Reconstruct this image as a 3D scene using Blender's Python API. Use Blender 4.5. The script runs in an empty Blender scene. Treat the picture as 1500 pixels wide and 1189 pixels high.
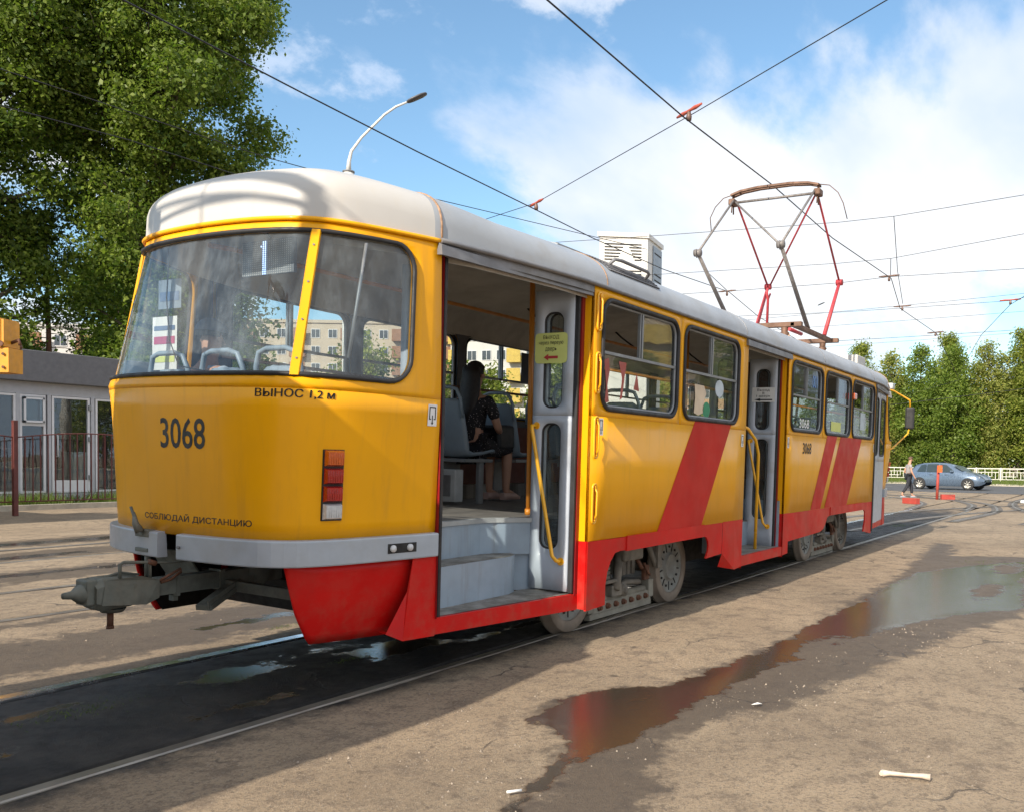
import bpy, bmesh, math, random
import numpy as np
from mathutils import Vector, Matrix, Quaternion
random.seed(7)
S = bpy.context.scene
COL = S.collection
R = math.radians
PI = math.pi

# ------------------------------------------------------------------ camera, sky, sun, exposure
cd = bpy.data.cameras.new('camera'); cam = bpy.data.objects.new('camera', cd); COL.objects.link(cam)
r_ = Vector((0.51295499, -0.8583538, 0.01029224)); u_ = Vector((0.01792764, 0.02269928, 0.99958158)); d_ = Vector((0.85822828, 0.51255584, -0.02703196))
cam.matrix_world = Matrix(((r_.x, u_.x, -d_.x, -3.31007), (r_.y, u_.y, -d_.y, -4.61175), (r_.z, u_.z, -d_.z, 1.37682), (0, 0, 0, 1)))
cd.sensor_width = 36; cd.sensor_fit = 'HORIZONTAL'; cd.lens = 1316.3 * 36 / 1500
cd.shift_x = (750 - 848.5) / 1500; cd.shift_y = (710.5 - 594.5) / 1500
cd.clip_start = 0.05; cd.clip_end = 3000
S.camera = cam
S.view_settings.view_transform = 'Standard'; S.view_settings.look = 'None'
S.view_settings.gamma = 1; S.view_settings.use_curve_mapping = False
S.view_settings.exposure = EXPO = 0.46

SUN_EL = 31.0
SUN_AZ = 179.4          # degrees from +X towards +Y: where the sun stands
sd = bpy.data.lights.new('sun', 'SUN'); sun = bpy.data.objects.new('sun', sd); COL.objects.link(sun)
sd.energy = 5.0; sd.angle = R(0.55); sd.color = (1.0, 0.9, 0.76)
sv = Vector((math.cos(R(SUN_EL)) * math.cos(R(SUN_AZ)), math.cos(R(SUN_EL)) * math.sin(R(SUN_AZ)), math.sin(R(SUN_EL))))
sun.rotation_euler = (-sv).to_track_quat('-Z', 'Y').to_euler(); sun.location = sv * 60

world = bpy.data.worlds.new('World'); S.world = world; world.use_nodes = True
nt = world.node_tree; N = nt.nodes; L = nt.links
for n in list(N): N.remove(n)
def wn(t, **k):
    n = N.new(t)
    for a, b in k.items(): setattr(n, a, b)
    return n
def wmath(op, a, b=None, c=None):
    n = N.new('ShaderNodeMath'); n.operation = op
    for i, v in enumerate((a, b, c)):
        if v is None: continue
        if isinstance(v, (int, float)): n.inputs[i].default_value = v
        else: L.new(v, n.inputs[i])
    return n.outputs[0]
out = wn('ShaderNodeOutputWorld'); bg = wn('ShaderNodeBackground')
sky = wn('ShaderNodeTexSky'); sky.sky_type = 'NISHITA'; sky.sun_disc = False
sky.sun_elevation = R(SUN_EL); sky.sun_rotation = R(90 - SUN_AZ)
sky.air_density = 1.0; sky.dust_density = 0.6; sky.ozone_density = 2.0
tc = wn('ShaderNodeTexCoord'); sep = wn('ShaderNodeSeparateXYZ'); L.new(tc.outputs['Generated'], sep.inputs[0])
zc = wmath('MAXIMUM', sep.outputs['Z'], 0.0)
den = wmath('ADD', zc, 0.42)
px = wmath('DIVIDE', sep.outputs['X'], den); py = wmath('DIVIDE', sep.outputs['Y'], den)
cmb = wn('ShaderNodeCombineXYZ'); L.new(px, cmb.inputs[0]); L.new(py, cmb.inputs[1])
nz = wn('ShaderNodeTexNoise'); nz.inputs['Scale'].default_value = 1.75; nz.inputs['Detail'].default_value = 11; nz.inputs['Roughness'].default_value = 0.56; nz.inputs['Distortion'].default_value = 0.1
mp = wn('ShaderNodeMapping'); mp.inputs['Location'].default_value = (3.7, 2.4, 0); mp.inputs['Rotation'].default_value = (0, 0, R(35)); mp.inputs['Scale'].default_value = (0.8, 1.35, 1)
L.new(cmb.outputs[0], mp.inputs[0]); L.new(mp.outputs[0], nz.inputs['Vector'])
# weather: thicker cloud towards the south-east (frame right), clear to the north (frame left)
bias = wmath('MULTIPLY_ADD', sep.outputs['Y'], -0.22, 0.118)
cl = wmath('ADD', nz.outputs['Fac'], bias)
rmp = wn('ShaderNodeMapRange'); rmp.interpolation_type = 'SMOOTHSTEP'
L.new(cl, rmp.inputs[0]); rmp.inputs[1].default_value = 0.465; rmp.inputs[2].default_value = 0.58
nz2 = wn('ShaderNodeTexNoise'); nz2.inputs['Scale'].default_value = 1.3; nz2.inputs['Detail'].default_value = 6; nz2.inputs['Roughness'].default_value = .5
L.new(mp.outputs[0], nz2.inputs['Vector'])
cr = wn('ShaderNodeMix'); cr.data_type = 'RGBA'
cf_ = wn('ShaderNodeMapRange'); cf_.interpolation_type = 'SMOOTHSTEP'; L.new(nz2.outputs['Fac'], cf_.inputs[0]); cf_.inputs[1].default_value = .36; cf_.inputs[2].default_value = .58
L.new(cf_.outputs[0], cr.inputs['Factor'])
cr.inputs['A'].default_value = (5.3, 6.6, 8.6, 1); cr.inputs['B'].default_value = (9.3, 9.3, 9.4, 1)
sk = wn('ShaderNodeMix'); sk.data_type = 'RGBA'; sk.blend_type = 'MULTIPLY'; sk.inputs['Factor'].default_value = 1
L.new(sky.outputs[0], sk.inputs['A']); sk.inputs['B'].default_value = (1.62, 1.84, 1.78, 1)
mx = wn('ShaderNodeMix'); mx.data_type = 'RGBA'
nz3 = wn('ShaderNodeTexNoise'); nz3.inputs['Scale'].default_value = 3.1; nz3.inputs['Detail'].default_value = 10; nz3.inputs['Roughness'].default_value = .6
mp3 = wn('ShaderNodeMapping'); mp3.inputs['Location'].default_value = (5.2, 8.1, 0); mp3.inputs['Rotation'].default_value = (0, 0, R(20)); L.new(cmb.outputs[0], mp3.inputs[0]); L.new(mp3.outputs[0], nz3.inputs['Vector'])
rm3 = wn('ShaderNodeMapRange'); rm3.interpolation_type = 'SMOOTHSTEP'; L.new(nz3.outputs['Fac'], rm3.inputs[0]); rm3.inputs[1].default_value = .555; rm3.inputs[2].default_value = .63
hz = wmath('MULTIPLY', wmath('MAXIMUM', rmp.outputs[0], wmath('MULTIPLY', rm3.outputs[0], .85)), 0.93)
L.new(hz, mx.inputs['Factor']); L.new(sk.outputs['Result'], mx.inputs['A']); L.new(cr.outputs['Result'], mx.inputs['B'])
L.new(mx.outputs['Result'], bg.inputs['Color']); bg.inputs['Strength'].default_value = 0.088
L.new(bg.outputs[0], out.inputs[0])

# ------------------------------------------------------------------ materials
MATS = {}
def newmat(name):
    m = bpy.data.materials.new(name); m.use_nodes = True
    nt = m.node_tree
    for n in list(nt.nodes): nt.nodes.remove(n)
    o = nt.nodes.new('ShaderNodeOutputMaterial')
    MATS[name] = m
    return m, nt, o
def lnk(nt, a, b): nt.links.new(a, b)
def mixc(nt, fac, a, b, blend='MIX'):
    n = nt.nodes.new('ShaderNodeMix'); n.data_type = 'RGBA'; n.blend_type = blend
    for s, v in ((n.inputs['Factor'], fac), (n.inputs['A'], a), (n.inputs['B'], b)):
        if isinstance(v, (int, float)): s.default_value = v
        elif isinstance(v, tuple): s.default_value = (*v, 1) if len(v) == 3 else v
        else: nt.links.new(v, s)
    return n.outputs['Result']
def nmath(nt, op, a, b=None, c=None, clamp=False):
    n = nt.nodes.new('ShaderNodeMath'); n.operation = op; n.use_clamp = clamp
    for i, v in enumerate((a, b, c)):
        if v is None: continue
        if isinstance(v, (int, float)): n.inputs[i].default_value = v
        else: nt.links.new(v, n.inputs[i])
    return n.outputs[0]
def noise(nt, vec, scale, detail=4, rough=.55, dist=0):
    n = nt.nodes.new('ShaderNodeTexNoise'); n.inputs['Scale'].default_value = scale; n.inputs['Detail'].default_value = detail
    n.inputs['Roughness'].default_value = rough; n.inputs['Distortion'].default_value = dist
    if vec is not None: nt.links.new(vec, n.inputs['Vector'])
    return n.outputs['Fac']
def ramp(nt, v, a, b, lo=0., hi=1., smooth=True):
    n = nt.nodes.new('ShaderNodeMapRange'); n.interpolation_type = 'SMOOTHSTEP' if smooth else 'LINEAR'
    nt.links.new(v, n.inputs[0]); n.inputs[1].default_value = a; n.inputs[2].default_value = b; n.inputs[3].default_value = lo; n.inputs[4].default_value = hi
    return n.outputs[0]
def objvec(nt, scale=(1, 1, 1)):
    t = nt.nodes.new('ShaderNodeTexCoord'); m = nt.nodes.new('ShaderNodeMapping'); m.inputs['Scale'].default_value = scale
    nt.links.new(t.outputs['Object'], m.inputs[0]); return m.outputs[0]
def bump(nt, h, strength, dist=.01):
    b = nt.nodes.new('ShaderNodeBump'); b.inputs['Strength'].default_value = strength; b.inputs['Distance'].default_value = dist
    nt.links.new(h, b.inputs['Height']); return b.outputs[0]
def pbr(name, col, rough=.5, metal=0., var=.12, scale=6., dirt=None, dirtamt=.3, streak=False, bmp=0., coat=0., spec=.5, bscale=60, rvar=.15, low=None):
    if name in MATS: return MATS[name]
    m, nt, o = newmat(name)
    p = nt.nodes.new('ShaderNodeBsdfPrincipled'); lnk(nt, p.outputs[0], o.inputs[0])
    v = objvec(nt)
    n1 = noise(nt, v, scale, 5)
    lo = tuple(c * (1 - var) for c in col); hi = tuple(min(1, c * (1 + var)) for c in col)
    c = mixc(nt, ramp(nt, n1, .3, .7), lo, hi)
    if dirt:
        v2 = objvec(nt, (9, 9, .8) if streak else (1, 1, 1))
        n2 = noise(nt, v2, 1.5 if streak else 2.2, 8, .65)
        c = mixc(nt, ramp(nt, n2, .48, .75, 0, dirtamt), c, dirt)
    if low:      # dried splash dust low on the panels, and scratches
        sx = nt.nodes.new('ShaderNodeSeparateXYZ'); lnk(nt, v, sx.inputs[0])
        hgt = ramp(nt, sx.outputs['Z'], .28, .98, 1, 0, False)
        msk = nmath(nt, 'MULTIPLY', hgt, ramp(nt, noise(nt, v, 7, 9, .72), .42, .66)); c = mixc(nt, nmath(nt, 'MULTIPLY', msk, .30), c, low)
        sc = ramp(nt, noise(nt, objvec(nt, (3, 3, 26)), 2.2, 4, .8, 1.5), .68, .71, 0, .28); c = mixc(nt, nmath(nt, 'MULTIPLY', sc, hgt), c, (.62, .42, .30))
    lnk(nt, c, p.inputs['Base Color'])
    rr = ramp(nt, noise(nt, v, scale * 2.3, 6), .3, .7, max(0.02, rough - rvar * rough), min(1, rough + rvar))
    lnk(nt, rr, p.inputs['Roughness'])
    p.inputs['Metallic'].default_value = metal; p.inputs['Coat Weight'].default_value = coat; p.inputs['Coat Roughness'].default_value = .08
    p.inputs['Specular IOR Level'].default_value = spec
    if bmp: lnk(nt, bump(nt, noise(nt, v, bscale, 4), bmp, .004), p.inputs['Normal'])
    return m
def emis(name, col, st):
    m, nt, o = newmat(name); e = nt.nodes.new('ShaderNodeEmission'); e.inputs[0].default_value = (*col, 1); e.inputs[1].default_value = st; lnk(nt, e.outputs[0], o.inputs[0]); return m
def glassmat(name, tint, dirt=.05, refl=1.0, rough=.02, dcol=(.55, .55, .52), ior=1.5):
    m, nt, o = newmat(name)
    tr = nt.nodes.new('ShaderNodeBsdfTransparent'); tr.inputs[0].default_value = (*tint, 1)
    gl = nt.nodes.new('ShaderNodeBsdfGlossy'); gl.inputs['Roughness'].default_value = rough
    df = nt.nodes.new('ShaderNodeBsdfDiffuse'); df.inputs[0].default_value = (*dcol, 1)
    fr = nt.nodes.new('ShaderNodeFresnel'); ge = nt.nodes.new('ShaderNodeNewGeometry')      # the same reflectance from both sides of the sheet
    lnk(nt, ramp(nt, ge.outputs['Backfacing'], 0, 1, ior, 1 / ior, False), fr.inputs[0])
    v = objvec(nt, (2, 2, .9))
    lnk(nt, bump(nt, noise(nt, v, 1.2, 2), .035, .05), gl.inputs['Normal'])
    dn = ramp(nt, noise(nt, v, 3.5, 7, .7), .35, .8, dirt * .5, dirt * 2.2)
    m1 = nt.nodes.new('ShaderNodeMixShader'); lnk(nt, dn, m1.inputs[0]); lnk(nt, tr.outputs[0], m1.inputs[1]); lnk(nt, df.outputs[0], m1.inputs[2])
    m2 = nt.nodes.new('ShaderNodeMixShader'); lnk(nt, nmath(nt, 'MULTIPLY', fr.outputs[0], refl, clamp=True), m2.inputs[0]); lnk(nt, m1.outputs[0], m2.inputs[1]); lnk(nt, gl.outputs[0], m2.inputs[2])
    lnk(nt, m2.outputs[0], o.inputs[0]); return m

DUST = (.30, .25, .19)
Y = pbr('tram_yellow', (.82, .375, .002), .32, var=.05, scale=1.3, dirt=(.52, .25, .03), dirtamt=.32, streak=True, coat=.14, rvar=.12, bmp=.10, bscale=2.2, spec=.22, low=(.50, .30, .06))
YB = pbr('yellow_rail', (.85, .42, .01), .3, var=.05, coat=.3)
YO = pbr('orange_rail', (.60, .22, .02), .35, var=.06, coat=.2)
RD = pbr('tram_red', (.56, .008, .007), .34, var=.09, scale=1.6, dirt=(.34, .02, .016), dirtamt=.4, coat=.08, spec=.16, low=(.24, .12, .08), bmp=.04, bscale=3)
RDJ = pbr('jamb_red', (.22, .008, .010), .35, var=.1)
RIB = pbr('stripe_red', (.50, .012, .008), .36, var=.1, scale=2, dirt=(.36, .04, .02), dirtamt=.3, coat=.05, spec=.16)
ROOFM = pbr('roof_grey', (.33, .35, .375), .40, var=.1, scale=1.4, dirt=(.27, .25, .22), dirtamt=.7, bmp=.08, bscale=5)
CAPM = pbr('roof_white', (.49, .47, .44), .33, var=.05, scale=1.4, dirt=(.50, .46, .40), dirtamt=.5, streak=True, bmp=.04, bscale=4)
BUMPM = pbr('bumper_grey', (.36, .40, .45), .34, var=.06, dirt=(.28, .26, .23), dirtamt=.4, coat=.2)
RUB = pbr('black_rubber', (.018, .018, .02), .55, var=.2)
ALU = pbr('aluminium', (.26, .27, .28), .45, metal=.6, var=.1)
ALUD = pbr('dull_trim', (.20, .20, .21), .5, metal=.3, var=.15, dirt=(.25, .22, .18), dirtamt=.3)
GREYP = pbr('door_grey', (.44, .48, .54), .35, var=.05, dirt=(.26, .24, .21), dirtamt=.55, coat=.1)
STEPM = pbr('step_blue_grey', (.27, .34, .41), .45, var=.07, dirt=(.20, .20, .19), dirtamt=.5, streak=True)
INWALL = pbr('inner_wall_grey', (.10, .095, .10), .6, var=.1)
INLOW = pbr('inner_panel_brown', (.16, .05, .03), .5, var=.1)
CEIL = pbr('ceiling_beige', (.50, .46, .40), .6, var=.08, scale=3, dirt=(.28, .25, .21), dirtamt=.6)
SEATM = pbr('seat_blue_grey', (.24, .30, .36), .38, var=.06, dirt=(.2, .22, .24), dirtamt=.3)
SEATF = pbr('seat_frame_grey', (.24, .25, .26), .4, metal=.2)
BOGM = pbr('bogie_dusty_grey', (.17, .155, .13), .75, var=.25, scale=9, dirt=(.30, .26, .20), dirtamt=.7, bmp=.5, bscale=40)
BRAKM = pbr('brake_dusty_grey', (.24, .23, .19), .7, var=.15, scale=9, dirt=(.14, .11, .08), dirtamt=.6, bmp=.3)
TYREM = pbr('wheel_tyre', (.22, .18, .14), .7, var=.15, scale=6, dirt=(.17, .13, .10), dirtamt=.5, bmp=.3)
WHM = pbr('wheel_disc', (.22, .225, .205), .65, var=.15, scale=8, dirt=(.13, .10, .08), dirtamt=.6, bmp=.3)
DARK = pbr('underbody_black', (.02, .019, .018), .8, var=.3)
COUPM = pbr('coupler_grey', (.115, .125, .11), .6, var=.25, scale=10, dirt=(.24, .21, .16), dirtamt=.6, bmp=.4, bscale=50)
RUSTM = pbr('rusty_steel', (.13, .055, .03), .75, var=.3, scale=20, bmp=.4)
PRED = pbr('pantograph_red', (.42, .04, .05), .5, var=.15, scale=20, dirt=(.2, .07, .06), dirtamt=.4)
PGRY = pbr('pantograph_grey', (.22, .20, .19), .55, metal=.3, var=.2, scale=20)
PBRN = pbr('pantograph_shoe', (.16, .09, .06), .6, metal=.4, var=.2)
BLK = pbr('black_print', (.012, .012, .014), .45, var=.05)
WHT = pbr('white_print', (.75, .75, .75), .45, var=.03)
PAPY = pbr('paper_yellow', (.62, .66, .20), .5, var=.04)
PAPR = pbr('print_red', (.45, .03, .03), .5)
PAPER = pbr('paper_white', (.7, .7, .68), .6, var=.05)
GLS = glassmat('tram_glass', (.80, .84, .83), dirt=.05, refl=1.0, dcol=(.42, .45, .46))
GLR = glassmat('tram_rear_glass', (.80, .85, .87), dirt=.095, refl=1.2, dcol=(.46, .54, .60))  # bluish film: dirt plus the sky's haze painted into its colour
LAMPR = pbr('lens_red', (.38, .006, .005), .15, var=.1, scale=40, coat=1)
LAMPO = pbr('lens_amber', (.58, .10, .007), .15, var=.1, scale=40, coat=1)
LAMPC = pbr('lens_clear', (.55, .56, .57), .15, var=.1, scale=40, coat=1)
WOODP = pbr('tree_bark', (.11, .085, .065), .9, var=.3, scale=14, bmp=.8, bscale=25)
SKINM = pbr('skin', (.50, .27, .18), .55, var=.05)

def treadplate():
    m, nt, o = newmat('tread_plate'); p = nt.nodes.new('ShaderNodeBsdfPrincipled'); lnk(nt, p.outputs[0], o.inputs[0])
    v = objvec(nt, (1, 1, .01)); w = nt.nodes.new('ShaderNodeTexChecker'); w.inputs['Scale'].default_value = 38; lnk(nt, v, w.inputs[0])
    c = mixc(nt, ramp(nt, noise(nt, v, 5, 6, .7), .35, .7), (.16, .145, .12), (.40, .38, .35))
    lnk(nt, c, p.inputs['Base Color']); p.inputs['Metallic'].default_value = .35; p.inputs['Roughness'].default_value = .5
    lnk(nt, bump(nt, w.outputs['Fac'], .6, .003), p.inputs['Normal']); return m
TREAD = treadplate()

def leafmat(name, c1, c2, trans=.35):
    m, nt, o = newmat(name)
    at = nt.nodes.new('ShaderNodeAttribute'); at.attribute_name = 'v'
    c = mixc(nt, at.outputs['Fac'], c1, c2)
    df = nt.nodes.new('ShaderNodeBsdfPrincipled'); lnk(nt, c, df.inputs['Base Color']); df.inputs['Roughness'].default_value = .5; df.inputs['Specular IOR Level'].default_value = .35
    tl = nt.nodes.new('ShaderNodeBsdfTranslucent')
    c3 = mixc(nt, .5, c, (.18, .32, .02)); lnk(nt, c3, tl.inputs[0])
    mx = nt.nodes.new('ShaderNodeMixShader'); mx.inputs[0].default_value = trans
    lnk(nt, df.outputs[0], mx.inputs[1]); lnk(nt, tl.outputs[0], mx.inputs[2]); lnk(nt, mx.outputs[0], o.inputs[0]); return m
LEAFD = leafmat('leaf_poplar', (.045, .095, .014), (.24, .30, .045), .45)
LEAFB = leafmat('leaf_birch', (.10, .165, .022), (.40, .41, .08), .5)
LEAFP = leafmat('leaf_pale', (.13, .19, .03), (.44, .42, .11), .5)
LEAFN = leafmat('leaf_spruce', (.02, .04, .012), (.05, .08, .02), .1)
LEAFG = leafmat('grass_blade', (.07, .12, .015), (.16, .19, .04), .3)

# ------------------------------------------------------------------ helpers
TILT = R(1.3)
_c, _s = math.cos(TILT), math.sin(TILT)
def body(p):            # the car body leans 1.3 degrees on its springs towards the platform side
    x, y, z = p; z -= .35
    return Vector((x, y * _c - z * _s, y * _s + z * _c + .35))
ident = lambda p: Vector(p)
class MB:
    def __init__(s): s.v = []; s.f = []; s.sm = []
    def add(s, vs, fs, smooth=False):
        o = len(s.v); s.v += [Vector(v) for v in vs]; s.f += [tuple(i + o for i in f) for f in fs]; s.sm += [smooth] * len(fs); return s
    def box(s, a, b, bev=0):
        x0, y0, z0 = a; x1, y1, z1 = b
        if bev <= 0:
            vs = [(x0, y0, z0), (x1, y0, z0), (x1, y1, z0), (x0, y1, z0), (x0, y0, z1), (x1, y0, z1), (x1, y1, z1), (x0, y1, z1)]
            return s.add(vs, [(3, 2, 1, 0), (4, 5, 6, 7), (0, 1, 5, 4), (1, 2, 6, 5), (2, 3, 7, 6), (3, 0, 4, 7)])
        bm = bmesh.new(); bmesh.ops.create_cube(bm, size=1)
        bmesh.ops.scale(bm, vec=(x1 - x0, y1 - y0, z1 - z0), verts=bm.verts)
        bmesh.ops.bevel(bm, geom=bm.edges[:] + bm.verts[:], offset=bev, segments=2, affect='EDGES', profile=.5)
        bmesh.ops.translate(bm, vec=((x0 + x1) / 2, (y0 + y1) / 2, (z0 + z1) / 2), verts=bm.verts)
        bm.verts.index_update()
        s.add([v.co.copy() for v in bm.verts], [[v.index for v in f.verts] for f in bm.faces]); bm.free(); return s
    def tube(s, pts, r, n=8, cap=True, closed=False):
        pts = [Vector(p) for p in pts]; m = len(pts)
        rs = r if isinstance(r, (list, tuple)) else [r] * m
        base = len(s.v); prev = None; vs = []; fs = []
        for i, p in enumerate(pts):
            if closed: t = pts[(i + 1) % m] - pts[i - 1]
            else: t = pts[min(i + 1, m - 1)] - pts[max(i - 1, 0)]
            if t.length < 1e-9: t = Vector((0, 0, 1))
            t.normalize()
            if prev is None:
                a = Vector((0, 0, 1)) if abs(t.z) < .9 else Vector((1, 0, 0)); x = t.cross(a).normalized()
            else:
                x = prev - t * prev.dot(t); x = x.normalized() if x.length > 1e-6 else t.orthogonal().normalized()
            prev = x; y = t.cross(x)
            for k in range(n):
                an = 2 * PI * k / n; vs.append(p + (x * math.cos(an) + y * math.sin(an)) * rs[i])
        for i in range(m if closed else m - 1):
            j = (i + 1) % m
            for k in range(n):
                k2 = (k + 1) % n; fs.append((i * n + k, i * n + k2, j * n + k2, j * n + k))
        s.add(vs, fs, True)
        if cap and not closed:
            s.add(vs[:n], [tuple(range(n - 1, -1, -1))]); s.add(vs[-n:], [tuple(range(n))])
        return s
    def cyl(s, a, b, r, n=16): return s.tube([a, b], r, n)
    def disc(s, c, axis, r0, r1, n=32):
        c = Vector(c); ax = Vector(axis).normalized(); x = ax.orthogonal().normalized(); y = ax.cross(x); vs = []
        for r in (r0, r1):
            for k in range(n): an = 2 * PI * k / n; vs.append(c + (x * math.cos(an) + y * math.sin(an)) * r)
        return s.add(vs, [(k, (k + 1) % n, n + (k + 1) % n, n + k) for k in range(n)])
    def lathe(s, c, axis, prof, n=32):
        c = Vector(c); ax = Vector(axis).normalized(); x = ax.orthogonal().normalized(); y = ax.cross(x); vs = []; m = len(prof)
        for (h, r) in prof:
            for k in range(n): an = 2 * PI * k / n; vs.append(c + ax * h + (x * math.cos(an) + y * math.sin(an)) * r)
        return s.add(vs, [(i * n + k, i * n + (k + 1) % n, (i + 1) * n + (k + 1) % n, (i + 1) * n + k) for i in range(m - 1) for k in range(n)], True)
    def grid(s, rows, smooth=True, closed=False):
        n = len(rows[0]); vs = [p for r in rows for p in r]; fs = []
        for i in range(len(rows) - 1):
            for k in range(n if closed else n - 1):
                k2 = (k + 1) % n; fs.append((i * n + k, i * n + k2, (i + 1) * n + k2, (i + 1) * n + k))
        return s.add(vs, fs, smooth)
    def prism(s, poly, off):     # polygon (list of 3D) extruded by vector
        off = Vector(off); p = [Vector(q) for q in poly]; n = len(p)
        s.add(p + [q + off for q in p], [tuple(range(n - 1, -1, -1)), tuple(range(n, 2 * n))] + [(k, (k + 1) % n, n + (k + 1) % n, n + k) for k in range(n)])
        return s
    def xf(s, f): s.v = [Vector(f(v)) for v in s.v]; return s
    def build(s, name, mat, parent=None, xf=None, solid=0, bevel=0, soff=-1):
        me = bpy.data.meshes.new(name)
        vs = [xf(v) if xf else v for v in s.v]
        me.from_pydata([tuple(v) for v in vs], [], s.f)
        me.polygons.foreach_set('use_smooth', s.sm); me.update()
        bm = bmesh.new(); bm.from_mesh(me); bmesh.ops.remove_doubles(bm, verts=bm.verts, dist=1e-5); bmesh.ops.recalc_face_normals(bm, faces=bm.faces); bm.to_mesh(me); bm.free()
        o = bpy.data.objects.new(name, me); COL.objects.link(o); me.materials.append(mat)
        if parent: o.parent = parent; o.matrix_parent_inverse = Matrix.Translation(-parent.location) if parent.type == 'EMPTY' and parent.parent is None and parent.location.length > 0 else Matrix()
        if solid:
            md = o.modifiers.new('thickness', 'SOLIDIFY'); md.thickness = solid; md.offset = soff
        return o
def tag(o, label=None, cat=None, group=None, kind=None):
    for k, v in (('label', label), ('category', cat), ('group', group), ('kind', kind)):
        if v: o[k] = v
    return o
def empty(name, label, cat, loc=(0, 0, 0), group=None):
    o = bpy.data.objects.new(name, None); COL.objects.link(o); o.location = loc; o.empty_display_size = .2
    return tag(o, label, cat, group)
def kids(o): return list(o.children)
def copy_tree(o, parent=None):
    c = o.copy(); COL.objects.link(c)
    if parent: c.parent = parent
    for ch in kids(o): copy_tree(ch, c)
    return c
def bez(p0, p1, p2, n=6): return [Vector(p0) * (1 - t) ** 2 + Vector(p1) * 2 * t * (1 - t) + Vector(p2) * t * t for t in [i / n for i in range(n + 1)]]
def text_mesh(txt, size=1, bold=0., sx=1.):
    txt = txt.replace('Ы', 'ЬI')
    cu = bpy.data.curves.new('txt', 'FONT'); cu.body = txt; cu.size = size; cu.align_x = 'CENTER'; cu.align_y = 'CENTER'; cu.offset = bold; cu.resolution_u = 3
    o = bpy.data.objects.new('txt', cu); COL.objects.link(o)
    dg = bpy.context.evaluated_depsgraph_get(); me = bpy.data.meshes.new_from_object(o.evaluated_get(dg))
    bm = bmesh.new(); bm.from_mesh(me); bmesh.ops.triangulate(bm, faces=bm.faces)
    for _ in range(3):
        lg = [e for e in bm.edges if e.calc_length() > size * .22]
        if not lg: break
        bmesh.ops.subdivide_edges(bm, edges=lg, cuts=1, use_grid_fill=False); bmesh.ops.triangulate(bm, faces=bm.faces)
    bm.to_mesh(me); bm.free()
    vs = [(v.co.x * sx, v.co.y) for v in me.vertices]; fs = [tuple(p.vertices) for p in me.polygons]
    bpy.data.objects.remove(o); bpy.data.curves.remove(cu); bpy.data.meshes.remove(me)
    if vs:
        xs = [v[0] for v in vs]; ys = [v[1] for v in vs]; cx = (min(xs) + max(xs)) / 2; cy = (min(ys) + max(ys)) / 2
        vs = [(a - cx, b - cy) for a, b in vs]
    return vs, fs
def text_fit(txt, w, h, bold=0.):       # letters scaled to fill w x h
    vs, fs = text_mesh(txt, 1, bold)
    W = max(v[0] for v in vs) - min(v[0] for v in vs); H = max(v[1] for v in vs) - min(v[1] for v in vs)
    return [(a * w / W, b * h / H) for a, b in vs], fs
def put_text(txt, w, h, fn, mat, parent, name='lettering', bold=0., xf=None, kind=None):
    vs, fs = text_fit(txt, w, h, bold)
    m = MB().add([fn(a, b) for a, b in vs], fs); o = m.build(name, mat, parent, xf); return o
def rrect(x0, x1, z0, z1, r, n=6):
    P = []
    for cx, cz, a0 in ((x1 - r, z1 - r, 0), (x0 + r, z1 - r, 90), (x0 + r, z0 + r, 180), (x1 - r, z0 + r, 270)):
        for i in range(n + 1): a = R(a0 + 90 * i / n); P.append((cx + r * math.cos(a), cz + r * math.sin(a)))
    Q = []
    for i in range(len(P)):      # densify the straight runs
        a, b = P[i], P[(i + 1) % len(P)]; Q.append(a)
        d = math.hypot(b[0] - a[0], b[1] - a[1]); k = int(d / .11)
        for j in range(1, k + 1): t = j / (k + 1); Q.append((a[0] + (b[0] - a[0]) * t, a[1] + (b[1] - a[1]) * t))
    return Q
def holed(loop, rect, fn, rings=4):
    """panel between a rounded window loop and its surrounding rectangle"""
    x0, x1, z0, z1 = rect; cx = sum(p[0] for p in loop) / len(loop); cz = sum(p[1] for p in loop) / len(loop)
    lx0, lx1, lz0, lz1 = min(p[0] for p in loop), max(p[0] for p in loop), min(p[1] for p in loop), max(p[1] for p in loop)
    outer = []
    for (a, b) in loop:
        u = (a - (lx0 + lx1) / 2) / ((lx1 - lx0) / 2); v = (b - (lz0 + lz1) / 2) / ((lz1 - lz0) / 2)
        k = max(abs(u), abs(v)); u /= k; v /= k
        outer.append(((x0 + x1) / 2 + u * (x1 - x0) / 2, (z0 + z1) / 2 + v * (z1 - z0) / 2))
    # force corners
    for cxn, czn in ((x0, z0), (x1, z0), (x0, z1), (x1, z1)):
        i = min(range(len(outer)), key=lambda k: (outer[k][0] - cxn) ** 2 + (outer[k][1] - czn) ** 2); outer[i] = (cxn, czn)
    rows = []
    for r in range(rings + 1):
        t = r / rings; rows.append([fn(a[0] + (b[0] - a[0]) * t, a[1] + (b[1] - a[1]) * t) for a, b in zip(loop, outer)])
    return MB().grid(rows, True, True)
def patch(loop, fn, rings=5):
    cx = sum(p[0] for p in loop) / len(loop); cz = sum(p[1] for p in loop) / len(loop)
    rows = [[fn(cx + (a - cx) * t, cz + (b - cz) * t) for a, b in loop] for t in [i / rings for i in range(1, rings + 1)]]
    m = MB().grid(rows, True, True); n = len(loop)
    m.add([fn(cx, cz)] + rows[0], [(0, 1 + k, 1 + (k + 1) % n) for k in range(n)], True); return m
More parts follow.
